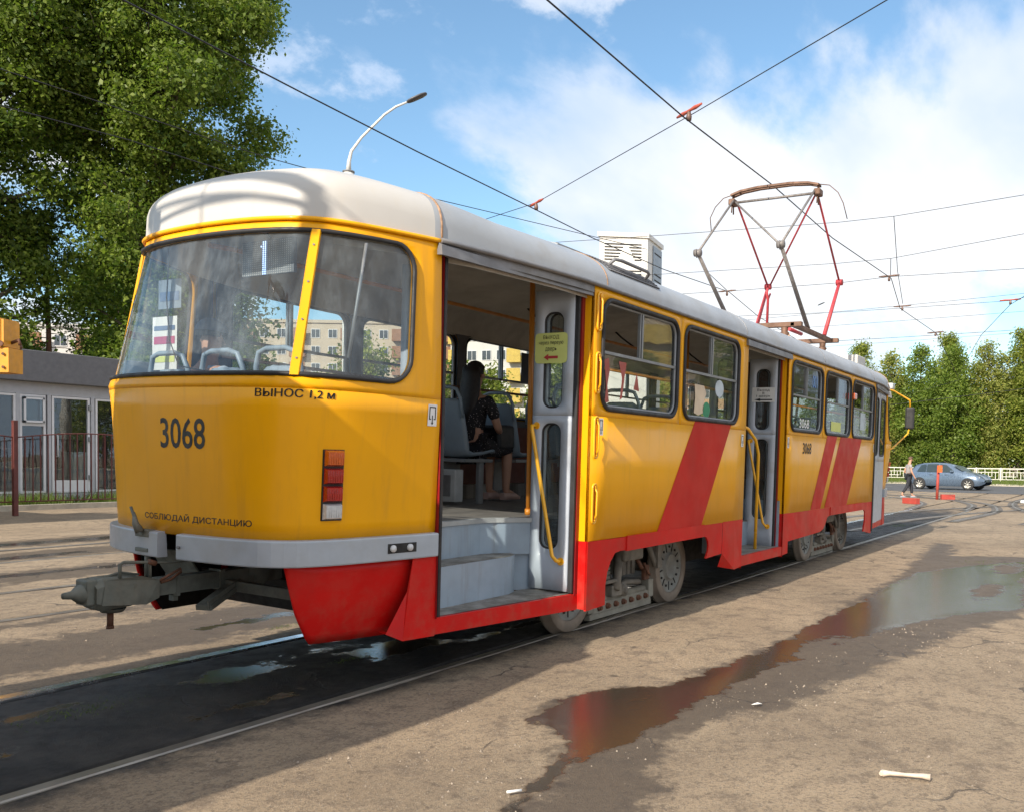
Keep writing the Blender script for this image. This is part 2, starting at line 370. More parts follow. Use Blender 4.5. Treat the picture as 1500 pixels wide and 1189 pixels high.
# ------------------------------------------------------------------ shape of the tram's rounded ends
OUT = {   # half outlines, centre of the end -> door jamb (x, |y|), at each height
 .95: [(-.185, 0), (-.165, .40), (-.115, .68), (-.035, .82), (.06, .885), (.25, .945), (.60, 1.005), (.93, 1.045)],
 1.79: [(-.225, 0), (-.20, .42), (-.13, .75), (-.045, .905), (.07, .98), (.28, 1.035), (.62, 1.065), (.92, 1.075)],
 1.84: [(-.20, 0), (-.177, .41), (-.11, .74), (-.025, .89), (.085, .965), (.29, 1.025), (.62, 1.058), (.92, 1.075)],
 2.69: [(.02, 0), (.045, .36), (.11, .62), (.185, .755), (.29, .845), (.47, .93), (.70, 1.01), (.90, 1.072)]}
ZS = sorted(OUT)
def _cr(P, u):
    n = len(P) - 1; i = min(int(u), n - 1); t = u - i
    p1, p2 = P[i], P[i + 1]
    p0 = P[i - 1] if i > 0 else (P[1][0], -P[1][1]); p3 = P[i + 2] if i + 2 <= n else (2 * P[n][0] - P[n - 1][0], 2 * P[n][1] - P[n - 1][1])
    return tuple(.5 * (2 * b + (c - a) * t + (2 * a - 5 * b + 4 * c - d) * t * t + (3 * b - a - 3 * c + d) * t ** 3) for a, b, c, d in zip(p0, p1, p2, p3))
def _outl(z, u):
    z = max(ZS[0], min(ZS[-1], z))
    for a, b in zip(ZS, ZS[1:]):
        if a <= z <= b:
            t = (z - a) / (b - a); p = _cr(OUT[a], u); q = _cr(OUT[b], u); return (p[0] + (q[0] - p[0]) * t, p[1] + (q[1] - p[1]) * t)
_ref = [_outl(2.2, i * 7 / 140) for i in range(141)]
_acc = [0.]
for a, b in zip(_ref, _ref[1:]): _acc.append(_acc[-1] + math.hypot(b[0] - a[0], b[1] - a[1]))
HALF = _acc[-1]
def _s2u(s):
    s = max(0., min(HALF, s))
    for i in range(140):
        if _acc[i + 1] >= s: return (i + (s - _acc[i]) / max(1e-9, _acc[i + 1] - _acc[i])) * 7 / 140
    return 7.
def PE(s, z, off=0.):
    """s = run along the end skin from its centre, positive to the platform side (-y); off = outwards"""
    u = _s2u(abs(s)); x, y = _outl(z, u); x2, y2 = _outl(z, min(7, u + .05)); x1, y1 = _outl(z, max(0, u - .05))
    tx, ty = x2 - x1, y2 - y1; l = math.hypot(tx, ty); nx, ny = -ty / l, tx / l
    x += nx * off; y += ny * off
    if s < 0:         # the far corner sits a little further forward (the body is slightly twisted)
        w = (u / 3) ** 1.5 if u < 3 else 1 - (u - 3) / 4; x += w * max(0., min(.17, (2.69 - z) * .16)); y *= 1 - .03 * w
    return (x, -y if s >= 0 else y, z)
# ------------------------------------------------------------------ ground
TRK = [0.0, 4.15, 8.45]          # track centre lines
RAILS = [c + s * .80 for c in TRK for s in (-1, 1)]
def fbm1(x, seed=0):
    return math.sin(x * 1.7 + seed) * .5 + math.sin(x * 3.9 + seed * 2.3) * .28 + math.sin(x * 9.1 + seed * 4.1) * .15 + math.sin(x * 21 + seed) * .07
PUD = [(0.66, -1.93), (0.89, -1.9), (1.34, -1.86), (1.53, -1.99), (1.68, -2.19), (2.0, -2.28), (2.71, -2.34), (3.14, -2.39), (3.55, -2.41), (4.64, -2.37), (5.6, -2.43), (7.36, -2.38), (8.72, -2.43), (9.9, -2.8), (11.2, -3.5), (11.0, -4.4), (8.94, -3.67), (6.3, -3.88), (5.89, -3.56), (5.38, -3.33), (4.5, -3.0), (3.58, -2.82), (2.78, -2.68), (2.15, -2.62), (1.65, -2.6), (1.22, -2.6), (0.97, -2.6), (0.69, -2.57), (0.46, -2.56), (0.28, -2.56), (0.16, -2.54), (0.3, -2.42), (0.5, -2.24), (0.57, -2.06)]
DAMP = [(-1.6, -3.0), (-.9, -2.62), (-0.45, -2.5), (0.03, -2.35), (0.37, -2.14), (0.62, -1.86), (1.05, -1.75), (1.45, -1.77), (1.84, -2.12), (2.96, -2.21), (3.83, -2.32), (5.71, -2.2), (7.96, -2.18), (10.71, -1.97), (14, -1.7), (13.5, -2.35), (11.5, -2.6), (12.3, -4.0), (11, -5), (9.5, -4.4), (5.9, -4.05), (4.32, -3.6), (2.78, -3.36), (1.71, -3.2), (1.49, -3.1), (1.17, -2.98), (0.71, -2.9), (0.2, -3.12), (-0.13, -3.2), (-.9, -3.5), (-1.6, -3.7)]
def pdist(P, X, Yv):     # signed distance to polygon, positive inside (numpy)
    n = len(P); d = np.full(X.shape, 1e9); ins = np.zeros(X.shape, bool)
    for i in range(n):
        ax, ay = P[i]; bx, by = P[(i + 1) % n]; ex, ey = bx - ax, by - ay
        t = np.clip(((X - ax) * ex + (Yv - ay) * ey) / (ex * ex + ey * ey), 0, 1)
        d = np.minimum(d, np.hypot(X - ax - t * ex, Yv - ay - t * ey))
        c = ((ay > Yv) != (by > Yv)) & (X < (bx - ax) * (Yv - ay) / ((by - ay) if by != ay else 1e-9) + ax)
        ins ^= c
    return np.where(ins, d, -d)
def ground_mat():
    m, nt, o = newmat('dusty_asphalt'); p = nt.nodes.new('ShaderNodeBsdfPrincipled'); lnk(nt, p.outputs[0], o.inputs[0])
    def A(n): a = nt.nodes.new('ShaderNodeAttribute'); a.attribute_name = n; return a.outputs['Fac']
    v = objvec(nt); vs = objvec(nt, (.35, 1.3, 1))
    nA = noise(nt, v, .55, 6, .6); nB = noise(nt, v, 4.5, 8, .72); nC = noise(nt, v, 55, 5, .8); nS = noise(nt, vs, 1.1, 7, .65)
    c = mixc(nt, ramp(nt, nA, .3, .7), (.24, .180, .118), (.375, .285, .188))
    c = mixc(nt, ramp(nt, nB, .46, .66, 0, .8), c, (.15, .112, .080))
    c = mixc(nt, ramp(nt, nS, .5, .75, 0, .6), c, (.38, .30, .20))
    c = mixc(nt, ramp(nt, nC, .47, .60, .0, .62), c, (.12, .092, .066))
    nD = noise(nt, v, 15, 7, .75); c = mixc(nt, ramp(nt, nD, .565, .63, 0, .7), c, (.11, .08, .056))
    cv = nt.nodes.new('ShaderNodeTexVoronoi'); cv.feature = 'DISTANCE_TO_EDGE'; cv.inputs['Scale'].default_value = .75
    cw = nt.nodes.new('ShaderNodeVectorMath'); cw.operation = 'MULTIPLY_ADD'; cn = nt.nodes.new('ShaderNodeTexNoise'); cn.inputs['Scale'].default_value = 2.5; cn.inputs['Detail'].default_value = 6; lnk(nt, v, cn.inputs['Vector']); lnk(nt, cn.outputs['Color'], cw.inputs[0]); cw.inputs[1].default_value = (.7, .7, 0); lnk(nt, v, cw.inputs[2]); lnk(nt, cw.outputs[0], cv.inputs['Vector'])
    crk = nmath(nt, 'MULTIPLY', ramp(nt, cv.outputs['Distance'], .003, .011, 1, 0), ramp(nt, noise(nt, v, .9, 3), .50, .60)); c = mixc(nt, nmath(nt, 'MULTIPLY', crk, .75), c, (.06, .048, .038))
    vo = nt.nodes.new('ShaderNodeTexVoronoi'); vo.inputs['Scale'].default_value = 170; lnk(nt, v, vo.inputs['Vector'])
    gr = ramp(nt, vo.outputs['Color'], .75, .95, 0, .45); c = mixc(nt, gr, c, (.42, .37, .30))
    vo2 = nt.nodes.new('ShaderNodeTexVoronoi'); vo2.inputs['Scale'].default_value = 2.6; vo2.inputs['Randomness'].default_value = 1
    wv = nt.nodes.new('ShaderNodeVectorMath'); wv.operation = 'MULTIPLY_ADD'
    nn = nt.nodes.new('ShaderNodeTexNoise'); nn.inputs['Scale'].default_value = 6; lnk(nt, v, nn.inputs['Vector']); lnk(nt, nn.outputs['Color'], wv.inputs[0]); wv.inputs[1].default_value = (.12, .12, 0); lnk(nt, v, wv.inputs[2])
    lnk(nt, wv.outputs[0], vo2.inputs['Vector'])
    sp = ramp(nt, vo2.outputs['Distance'], .04, .13, .85, 0); sp = nmath(nt, 'MULTIPLY', sp, ramp(nt, noise(nt, v, 1.3, 3), .46, .56))
    c = mixc(nt, sp, c, (.055, .042, .034))
    # oil-dark ground between and beside the rails, plus the tram's shade painted in
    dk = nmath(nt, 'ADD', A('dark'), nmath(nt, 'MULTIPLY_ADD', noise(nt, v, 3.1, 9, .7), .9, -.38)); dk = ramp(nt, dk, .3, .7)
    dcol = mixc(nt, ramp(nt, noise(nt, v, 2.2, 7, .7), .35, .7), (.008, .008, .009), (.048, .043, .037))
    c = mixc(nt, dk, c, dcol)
    # damp patches with painted shadow streaks, then standing water
    dp = ramp(nt, nmath(nt, 'ADD', A('damp'), nmath(nt, 'MULTIPLY_ADD', noise(nt, v, 3.4, 9, .7), .7, -.35)), -.03, .09)
    c = mixc(nt, nmath(nt, 'MULTIPLY', dp, .78), c, (.060, .046, .034))
    wt = ramp(nt, nmath(nt, 'ADD', A('wet'), nmath(nt, 'MULTIPLY_ADD', noise(nt, v, 4.2, 9, .64), .34, -.17)), -.012, .03)
    c = mixc(nt, nmath(nt, 'MULTIPLY', wt, .88), c, (.038, .029, .021))
    lnk(nt, c, p.inputs['Base Color'])
    r0 = ramp(nt, nB, .3, .7, .75, .95); r1 = mixc(nt, nmath(nt, 'MULTIPLY', dp, .5), r0, (.42, .42, .42))
    r1 = mixc(nt, nmath(nt, 'MULTIPLY', dk, .55), r1, mixc(nt, ramp(nt, noise(nt, v, 5, 6, .7), .45, .6), (.40, .40, .40), (.80, .80, .80)))
    r2 = mixc(nt, wt, r1, mixc(nt, ramp(nt, nB, .35, .65), (.035, .035, .035), (.11, .11, .11))); lnk(nt, r2, p.inputs['Roughness'])
    h = nmath(nt, 'SUBTRACT', nmath(nt, 'MULTIPLY', nC, .8), nmath(nt, 'MULTIPLY', crk, .8)); h = nmath(nt, 'ADD', h, nmath(nt, 'MULTIPLY', nB, 1.1)); h = nmath(nt, 'ADD', h, nmath(nt, 'MULTIPLY', vo.outputs['Distance'], .25))
    b = nt.nodes.new('ShaderNodeBump'); b.inputs['Distance'].default_value = .012; lnk(nt, h, b.inputs['Height'])
    lnk(nt, nmath(nt, 'MULTIPLY_ADD', wt, -.86, .95), b.inputs['Strength']); lnk(nt, b.outputs[0], p.inputs['Normal'])
    p.inputs['Specular IOR Level'].default_value = .5
    return m
GROUND = ground_mat()
def gz(y):              # ground height across the tracks: flangeway groove on the inner side of every rail
    for c in TRK:
        for s in (-1, 1):
            d = (y - c) * s
            if .705 < d < .762: return -.055
            if .7619 < d < .838: return -.05      # under the rail head
    return -.008
ylist = set()
for c in TRK:
    for s in (-1, 1):
        for d in (.698, .7055, .7615, .7625, .8375, .8385): ylist.add(round(c + s * d, 4))
y = -9.0
while y < 11.5: ylist.add(round(y, 3)); y += .045
y = 11.5
while y < 40: ylist.add(round(y, 2)); y += .9
for y in (-14, -22, -40, -80, -160, -400, -900, 60, 90, 140, 250, 500, 1400): ylist.add(y)
ys = np.array(sorted(ylist))
xl = [-900, -300, -120, -60, -30, -20, -14, -10, -7, -5.5]; x = -4.6
while x < 16: xl.append(x); x += .055
while x < 60: xl.append(x); x += max(.07, (x + 3) * .012)
xl += [70, 85, 110, 150, 220, 350, 600, 1000, 1900]
xs = np.array(xl); X, YY = np.meshgrid(xs, ys, indexing='ij')
zz = np.array([gz(v) for v in ys]); Z = np.tile(zz, (len(xs), 1))
flat = Z > -.01
rng = np.random.default_rng(3)
und = .006 * (np.sin(X * .9 + YY * 1.3) + np.sin(X * 2.3 - YY * 1.9 + 1)) * .4 + .0035 * np.sin(X * 5.1 + 2 * np.sin(YY * 4)) * .5
wetd = pdist(PUD, X, YY); dampd = pdist(DAMP, X, YY)
for (hx, hy, ra, rb) in ((7.55, -3.42, .55, .12), (3.35, -2.72, .45, .10), (10.0, -3.4, .5, .14)):       # dry islands
    q = 1 - np.hypot((X - hx) / ra, (YY - hy) / rb); wetd = np.minimum(wetd, -q * .1)
Z = np.where(flat, Z + und * np.clip(1 - wetd * 8, 0, 1), Z)
wet = np.clip(wetd * .9 - .005, -.6, .35)
def strip(y0, y1, x0, x1, soft=.15): return np.minimum(np.minimum(YY - y0, y1 - YY), np.minimum(X - x0, x1 - X) * .25)
for (y0, y1, x0, x1) in ((.22, .36, .9, 1.5), (.42, .5, 1.4, 2.3), (-.5, -.4, -.4, .3), (.3, .4, -.9, -.3), (-.42, -.3, 2.2, 3.2), (-.2, -.12, -2.2, -1.2), (6.15, 6.42, -3, 5.6), (8.0, 8.35, -6, 4.3), (9.9, 10.4, -3, 8.2), (1.62, 1.78, 1.2, 2.2), (-.28, .12, 1.2, 2.0), (.05, .35, .2, .8), (-.05, .25, -1.6, -1.2), (-.3, .1, 4.2, 5.6)):
    wet = np.maximum(wet, np.clip(strip(y0, y1, x0, x1) * .9 + .02 * np.sin(X * 4), -.6, .2))
TRICK = [(.62, -2.0), (.45, -2.3), (.15, -2.42), (-.25, -2.5), (-.62, -2.62), (-1.2, -2.85), (-1.2, -2.93), (-.6, -2.70), (-.22, -2.58), (.18, -2.52), (.5, -2.42), (.8, -2.2)]
wet = np.maximum(wet, np.clip(pdist(TRICK, X, YY) * 1.2 - .01, -.6, .3))
damp = np.clip(dampd * .9 - .10, -.8, .5)
for (y0, y1, x0, x1) in ((5.5, 6.7, -8, 9), (7.7, 8.9, -8, 8), (1.2, 2.45, -6, 4), (9.6, 10.8, -5, 12), (2.9, 3.2, -8, 20), (12.6, 13.2, -4, 16), (14.3, 14.6, -4, 20)):  # yard stripes: wet ruts and cast shadows, both painted as dark bands
    damp = np.maximum(damp, np.clip(strip(y0, y1, x0, x1) * .6, -.8, .35))
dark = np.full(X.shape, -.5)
core = np.where(YY < 0, (1.28 + YY) * 1.15, (1.06 - YY) * 1.9); dark = np.maximum(dark, np.clip(core, -.5, .95) * np.clip((30 - X) / 10, 0, 1))  # reaches further on the near side: tram's shade painted into the ground colour
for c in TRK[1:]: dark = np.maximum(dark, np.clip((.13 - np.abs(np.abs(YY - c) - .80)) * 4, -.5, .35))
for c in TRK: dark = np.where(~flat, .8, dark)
vs = np.stack([X, YY, Z], -1).reshape(-1, 3).astype(np.float32); nx_, ny_ = len(xs), len(ys)
ii = (np.arange(nx_ - 1)[:, None] * ny_ + np.arange(ny_ - 1)[None, :]).ravel()
fc = np.stack([ii, ii + ny_, ii + ny_ + 1, ii + 1], -1).astype(np.int32)
def npmesh(name, vs, fc, mat, attrs={}, smooth=False, parent=None):
    me = bpy.data.meshes.new(name); k = fc.shape[1]
    me.vertices.add(len(vs)); me.vertices.foreach_set('co', np.ascontiguousarray(vs, np.float32).ravel())
    me.loops.add(fc.size); me.loops.foreach_set('vertex_index', np.ascontiguousarray(fc, np.int32).ravel())
    me.polygons.add(len(fc)); me.polygons.foreach_set('loop_start', np.arange(0, fc.size, k, dtype=np.int32)); me.polygons.foreach_set('loop_total', np.full(len(fc), k, np.int32))
    if smooth: me.polygons.foreach_set('use_smooth', np.ones(len(fc), bool))
    me.update(calc_edges=True)
    for a, val in attrs.items():
        at = me.attributes.new(a, 'FLOAT', 'POINT'); at.data.foreach_set('value', np.ascontiguousarray(val, np.float32).ravel())
    me.materials.append(mat); o = bpy.data.objects.new(name, me); COL.objects.link(o)
    if parent: o.parent = parent
    return o
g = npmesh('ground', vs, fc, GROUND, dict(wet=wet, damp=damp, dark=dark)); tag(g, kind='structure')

RAILT = pbr('rail_steel', (.74, .76, .78), .18, metal=.95, var=.1, scale=3, dirt=(.35, .30, .24), dirtamt=.3)
RAILW = pbr('rail_worn_dusty', (.27, .245, .21), .38, metal=.6, var=.15, scale=3, dirt=(.13, .10, .08), dirtamt=.6)
def rail(yc, x0, x1, mat, shine=True):
    m = MB(); rows = []
    x = x0; X_ = []
    while x < x1: X_.append(x); x += 2.0
    X_.append(x1)
    hw = .052 if mat is RAILT else .038
    prof = [(-hw, -.05), (-hw, -.006), (-hw + .006, .001), (hw - .006, .001), (hw, -.006), (hw, -.05)]
    for x in X_: rows.append([(x, yc + a, b) for a, b in prof])
    m.grid(rows, False); o = m.build('rail', mat); tag(o, kind='structure'); return o
for k, c in enumerate(TRK):
    for s in (-1, 1):
        rail(c + s * .80, -60, 26 if k == 0 else 120, RAILT if (k == 0 and s > 0) else RAILW)
def curved_track(pts, mat=RAILW, w=.80):       # rails of the turnouts crossing the yard, standing 4 mm proud
    P = []
    for i in range(len(pts) - 2):
        P += bez(*(pts[i] if i == 0 else tuple((Vector(pts[i]) + Vector(pts[i + 1])) / 2) for _ in (0,)), pts[i + 1], (Vector(pts[i + 1]) + Vector(pts[i + 2])) / 2 if i < len(pts) - 3 else pts[-1], 14) if False else []
    Q = []
    n = len(pts)
    for i in range(n - 1):
        p0 = Vector(pts[max(i - 1, 0)]); p1 = Vector(pts[i]); p2 = Vector(pts[i + 1]); p3 = Vector(pts[min(i + 2, n - 1)])
        for k in range(12):
            t = k / 12; Q.append(.5 * (2 * p1 + (p2 - p0) * t + (2 * p0 - 5 * p1 + 4 * p2 - p3) * t * t + (3 * p1 - p0 - 3 * p2 + p3) * t ** 3))
    Q.append(Vector(pts[-1]))
    for s in (-1, 1):
        m = MB(); L_ = []; R_ = []; bl = []; br = []; gl = []; gr = []
        for i, q in enumerate(Q):
            t = (Q[min(i + 1, len(Q) - 1)] - Q[max(i - 1, 0)]).normalized(); nrm = Vector((-t.y, t.x, 0)); c = q + nrm * s * w
            L_.append(c - nrm * .035 + Vector((0, 0, .006))); R_.append(c + nrm * .035 + Vector((0, 0, .006))); bl.append(c - nrm * .035 + Vector((0, 0, -.03))); br.append(c + nrm * .035 + Vector((0, 0, -.03)))
            gl.append(c - nrm * .16 + Vector((0, 0, .0))); gr.append(c + nrm * .16 + Vector((0, 0, .0)))
        m.grid([bl, L_, R_, br], False); tag(m.build('rail', mat), kind='structure')
        b = MB().grid([gl, gr], False); tag(b.build('track_edging', PATCH), kind='structure')
PATCH = pbr('dark_patching', (.11, .095, .08), .8, var=.3, scale=4, dirt=(.2, .17, .13), dirtamt=.6, bmp=.5, bscale=30)
curved_track([(15.5, .9, 0), (21, .45, 0), (27, -1.0, 0), (33, -3.8, 0), (38, -9, 0)])
curved_track([(26, .1, 0), (31, .6, 0), (36, 2.6, 0), (41, 7, 0)])
curved_track([(20, -2.0, 0), (27, -2.3, 0), (34, -.6, 0), (40, 4.5, 0)])
curved_track([(18, -6.5, 0), (25, -3.6, 0), (33, -2.2, 0), (44, -2.4, 0)])

# street beyond the yard: asphalt band, kerbs and verge
ROADM = pbr('road_asphalt', (.085, .085, .088), .75, var=.2, scale=3, bmp=.4, dirt=(.16, .14, .11), dirtamt=.5)
KERBM = pbr('kerb_concrete', (.42, .38, .31), .8, var=.15, scale=5, bmp=.4)
VERGE = pbr('verge_grass_soil', (.075, .095, .025), .9, var=.35, scale=3, dirt=(.20, .17, .09), dirtamt=.6, bmp=.6)
def band(name, p0, p1, w0, w1, z, mat, kind='structure', h=.0):
    """strip alongside the line p0-p1, from offset w0 to w1"""
    a = Vector((*p0, 0)); b = Vector((*p1, 0)); t = (b - a).normalized(); n = Vector((t.y, -t.x, 0))
    if n.x < 0: n = -n
    q = [a + n * w0, b + n * w0, b + n * w1, a + n * w1]
    m = MB().prism([v + Vector((0, 0, z - h)) for v in q], (0, 0, h)) if h else MB().add([v + Vector((0, 0, z)) for v in q], [(0, 1, 2, 3)])
    return tag(m.build(name, mat), kind=kind)
RA, RB = (58.0, 60), (31.6, -60)        # near edge of the street
band('road', RA, RB, 0, 17, .0, ROADM)
band('kerb', RA, RB, 17.02, 17.3, .13, KERBM, h=.2)
band('verge', RA, RB, 17.31, 60, .10, VERGE)
# yard kerb and planting strip in front of the glass pavilion
tag(MB().box((-30, 19.3, -.05), (7.2, 19.48, .13)).build('kerb', KERBM), kind='structure')
tag(MB().box((7.2, 18.9, -.05), (40, 19.08, .13)).build('kerb', KERBM), kind='structure')
tag(MB().box((-30, 19.5, -.05), (40, 20.9, .06)).build('verge', VERGE), kind='structure')
tag(MB().box((-30, 20.91, -.05), (40, 90, .02)).build('lawn', VERGE), kind='structure')

# grit and small stones lying on the yard
g_ = np.random.default_rng(44); n = 9000
gx = g_.uniform(-2.2, 9, n) ; gy = -1.0 - g_.random(n) ** .8 * 4.2
gx2 = g_.uniform(-3, 12, 4000); gy2 = g_.uniform(1.1, 9, 4000); gx = np.concatenate([gx, gx2]); gy = np.concatenate([gy, gy2]); n = len(gx)
rsz = .0022 + .0075 * g_.random(n) ** 4
keep = pdist(PUD, gx, gy) < -.02; gx, gy, rsz = gx[keep], gy[keep], rsz[keep]; n = len(gx)
th = g_.uniform(0, 6.28, n); P_ = []
for k in range(4): a_ = th + k * 1.571; P_.append(np.stack([gx + np.cos(a_) * rsz * g_.uniform(.7, 1.3, n), gy + np.sin(a_) * rsz * g_.uniform(.7, 1.3, n), np.full(n, -.012)], 1))
P_.append(np.stack([gx, gy, -.008 + rsz * .8], 1)); V_ = np.stack(P_, 1).reshape(-1, 3); b_ = np.arange(n)[:, None] * 5
F_ = np.concatenate([b_ + np.array([[0, 1, 4]]), b_ + np.array([[1, 2, 4]]), b_ + np.array([[2, 3, 4]]), b_ + np.array([[3, 0, 4]])])
tag(npmesh('grit', V_, F_, pbr('grit_stone', (.27, .22, .17), .85, var=.5, scale=30)), 'loose grit and tiny stones scattered over the yard', 'grit', kind='stuff')
# ------------------------------------------------------------------ the tram
tram = empty('tram', 'yellow tram with red skirt and open rear door, standing in the foreground', 'tram', (0, 0, 0))
T = tram
LEN = 14.05
def PF(s, z, off=0.):            # front end: the rear end mirrored
    x, y, z = PE(s, z, off); return (LEN - x, y, z)
def bd(name, m, mat, parent=None, **k): return m.build(name, mat, parent or T, body, **k)

# -- rounded ends
for P, isrear in ((PE, True), (PF, False)):
    sj = HALF; WS = 1.535; r = .15
    loop = rrect(-WS, WS, 1.835, 2.635, r)
    m = holed(loop, (-sj, sj, 1.76, 2.69), lambda s, z: P(s, z), 3)
    bd('end_panel', m, Y, solid=.03)
    rows = [[P(-sj + 2 * sj * i / 72, .95 + (1.76 - .95) * j / 8) for i in range(73)] for j in range(9)]
    bd('end_panel', MB().grid(rows), Y, solid=.03)
    seal = MB().tube([P(s, z, .003) for s, z in loop], .0135, 8, closed=True); bd('window_seal', seal, RUB)
    il = rrect(-WS + .01, WS - .01, 1.845, 2.625, r)
    def clipx(a, b, lp):          # part of a loop between two runs
        return [(min(max(s, a), b), z) for s, z in lp]
    for a0_, b0_ in ((-WS, -.89), (-.85, .85), (.89, WS)):
        rows = []
        for j in range(13):
            z = 1.842 + (2.628 - 1.842) * j / 12; row = []; mz = .851 + (z - 1.80) * .046
            a = a0_ if a0_ == -WS else (-mz + .008 if a0_ < 0 else mz + .008); b = b0_ if b0_ == WS else (-mz - .008 if b0_ < 0 else mz - .008)
            # width of the opening at this height (rounded corners)
            dz = max(0, 1.835 + r - z, z - (2.635 - r)); lim = WS - r + math.sqrt(max(0, r * r - dz * dz)) if dz > 0 else WS
            for i in range(17):
                s = a + (b - a) * i / 16; row.append(P(max(-lim, min(lim, s)), z, -.012))
            rows.append(row)
        w = bd('window_pane', MB().grid(rows), GLR)
    for sg in (-1, 1):
        mm = MB(); cc_m = lambda z: sg * (.851 + (z - 1.80) * .046); c = .87 * sg
        rows = [[P(cc_m(z) - .027, z, .004), P(cc_m(z) - .020, z, .018), P(cc_m(z) + .020, z, .018), P(cc_m(z) + .027, z, .004)] for z in [1.83 + .81 * k / 10 for k in range(11)]]
        o = bd('mullion', mm.grid(rows, False), Y)
        sc = MB()
        for k in range(4):
            z = 1.92 + .21 * k; q = P(cc_m(z), z, .018); q2 = P(cc_m(z), z, .023); sc.cyl(q, q2, .006, 8)
        tag(bd('screw', sc, ALUD, o), kind='stuff')
    # yellow rain lip under the roof
    bd('rain_lip', MB().tube([P(-sj + 2 * sj * i / 60, 2.70, .006) for i in range(61)], .014, 6), Y)
    # inner lining of the end (grey) below the window
    rows = [[P(-sj + .05 + 2 * (sj - .05) * i / 40, z, -.06) for i in range(41)] for z in (.96, 1.3, 1.83)]
    bd('inner_panel', MB().grid(rows), INWALL)
    rows = [[P(-sj + .05 + 2 * (sj - .05) * i / 40, z, -.05) for i in range(41)] for z in (2.63, 2.72)]
    bd('inner_panel', MB().grid(rows), CEIL)
    for a_, b_ in ((-1.74, -1.545), (1.545, 1.74)):
        bd('inner_panel', MB().grid([[P(a_ + (b_ - a_) * i / 4, z, -.045) for i in range(5)] for z in (1.80, 2.2, 2.66)]), INWALL)
    # bumper
    def bump_piece(s0, s1, o=.035):
        rows = []; n = max(3, int(abs(s1 - s0) * 16))
        for i in range(n + 1):
            s = s0 + (s1 - s0) * i / n
            rows.append([P(s, 1.0, -.01)[:2] + (.962,), P(s, 1.0, o)[:2] + (.958,), P(s, 1.0, o + .004)[:2] + (.95,), P(s, 1.0, o + .004)[:2] + (.825,), P(s, 1.0, o)[:2] + (.818,), P(s, 1.0, -.02)[:2] + (.818,)])
        m = MB().grid(rows, False); m.add(rows[0], [tuple(range(6))]); m.add(rows[-1], [tuple(range(6))]); return m
    b1 = bd('bumper', bump_piece(.175, sj - .005), BUMPM); b2 = bd('bumper', bump_piece(-sj + .005, .03, .040), BUMPM)
    if isrear:
        # slot with two little lamps in the bumper by the door
        def bs(a, b, off): q = P(1.53 + a, 1.0, off); return (q[0], q[1], .888 + b)
        k = MB().add([bs(-.085, -.028, .041), bs(.085, -.028, .041), bs(.085, .028, .041), bs(-.085, .028, .041)], [(0, 1, 2, 3)]); bd('lamp_slot', k, DARK, b1)
        for a in (-.055, .045):
            q = bs(a, 0, .038); q2 = bs(a, 0, .055); bd('side_lamp', MB().lathe(q, Vector(q2) - Vector(q), [(0, .021), (.012, .021), (.018, .012), (.019, .001)], 14), LAMPC, b1)
        bd('bolt', MB().cyl(bs(-1.33, .0, .038), bs(-1.33, .0, .052), .008, 8), ALUD, b1)
    # skirts under the bumper, tucked in towards the track
    for sg in (1, -1):
        top = .822; s_in = .86
        cols = []
        N_ = 26
        for i in range(N_ + 1):
            s = s_in + (sj - s_in) * i / N_
            t = (s - s_in) / (sj - s_in)
            # lower edge: steep curve from the back, then nearly level
            zb = .82 - .46 * min(1, (t / .26)) ** .62 if t < .26 else .36 + (t - .26) * -.03
            row = []
            for j in range(9):
                z = top + (zb - top) * j / 8; dz = (top - z)
                x, y, _ = P(s * sg, 1.0, .0 - .02 - dz * dz * .42 - .10 * dz); row.append((x + (0 if isrear else 0), y, z))
            cols.append(row)
        bd('skirt', MB().grid(cols), RD, solid=.02)
        if sg < 0 or not isrear: bd('skirt_lining', MB().grid([[(x + (.035 if isrear else -.035), y * .975, z) for x, y, z in c_] for c_ in cols]), DARK)
        # square column at the door jamb
        x0, x1, y1 = .66, .935, 1.052
        f = (lambda q: (q[0], q[1] * -sg, q[2])) if isrear else (lambda q: (LEN - q[0], q[1] * -sg, q[2]))
        c = MB(); zt = .82
        c.add([f(q) for q in [(.735, y1 - .005, zt), (x1, y1 + .004, zt), (x1, y1 + .004, .325), (.665, y1 - .010, .335), (.60, y1 - .085, .375), (.705, y1 - .02, .62)]],
              [(0, 1, 2, 3), (0, 3, 4, 5)])
        c.add([f(q) for q in [(x1, y1 + .004, zt), (x1, y1 - .16, zt), (x1, y1 - .16, .335), (x1, y1 + .004, .325), (.665, y1 - .010, .335), (.62, y1 - .16, .38), (.60, y1 - .085, .375)]], [(0, 1, 2, 3), (3, 2, 5, 4), (4, 5, 6)])
        bd('skirt_column', c, RD)

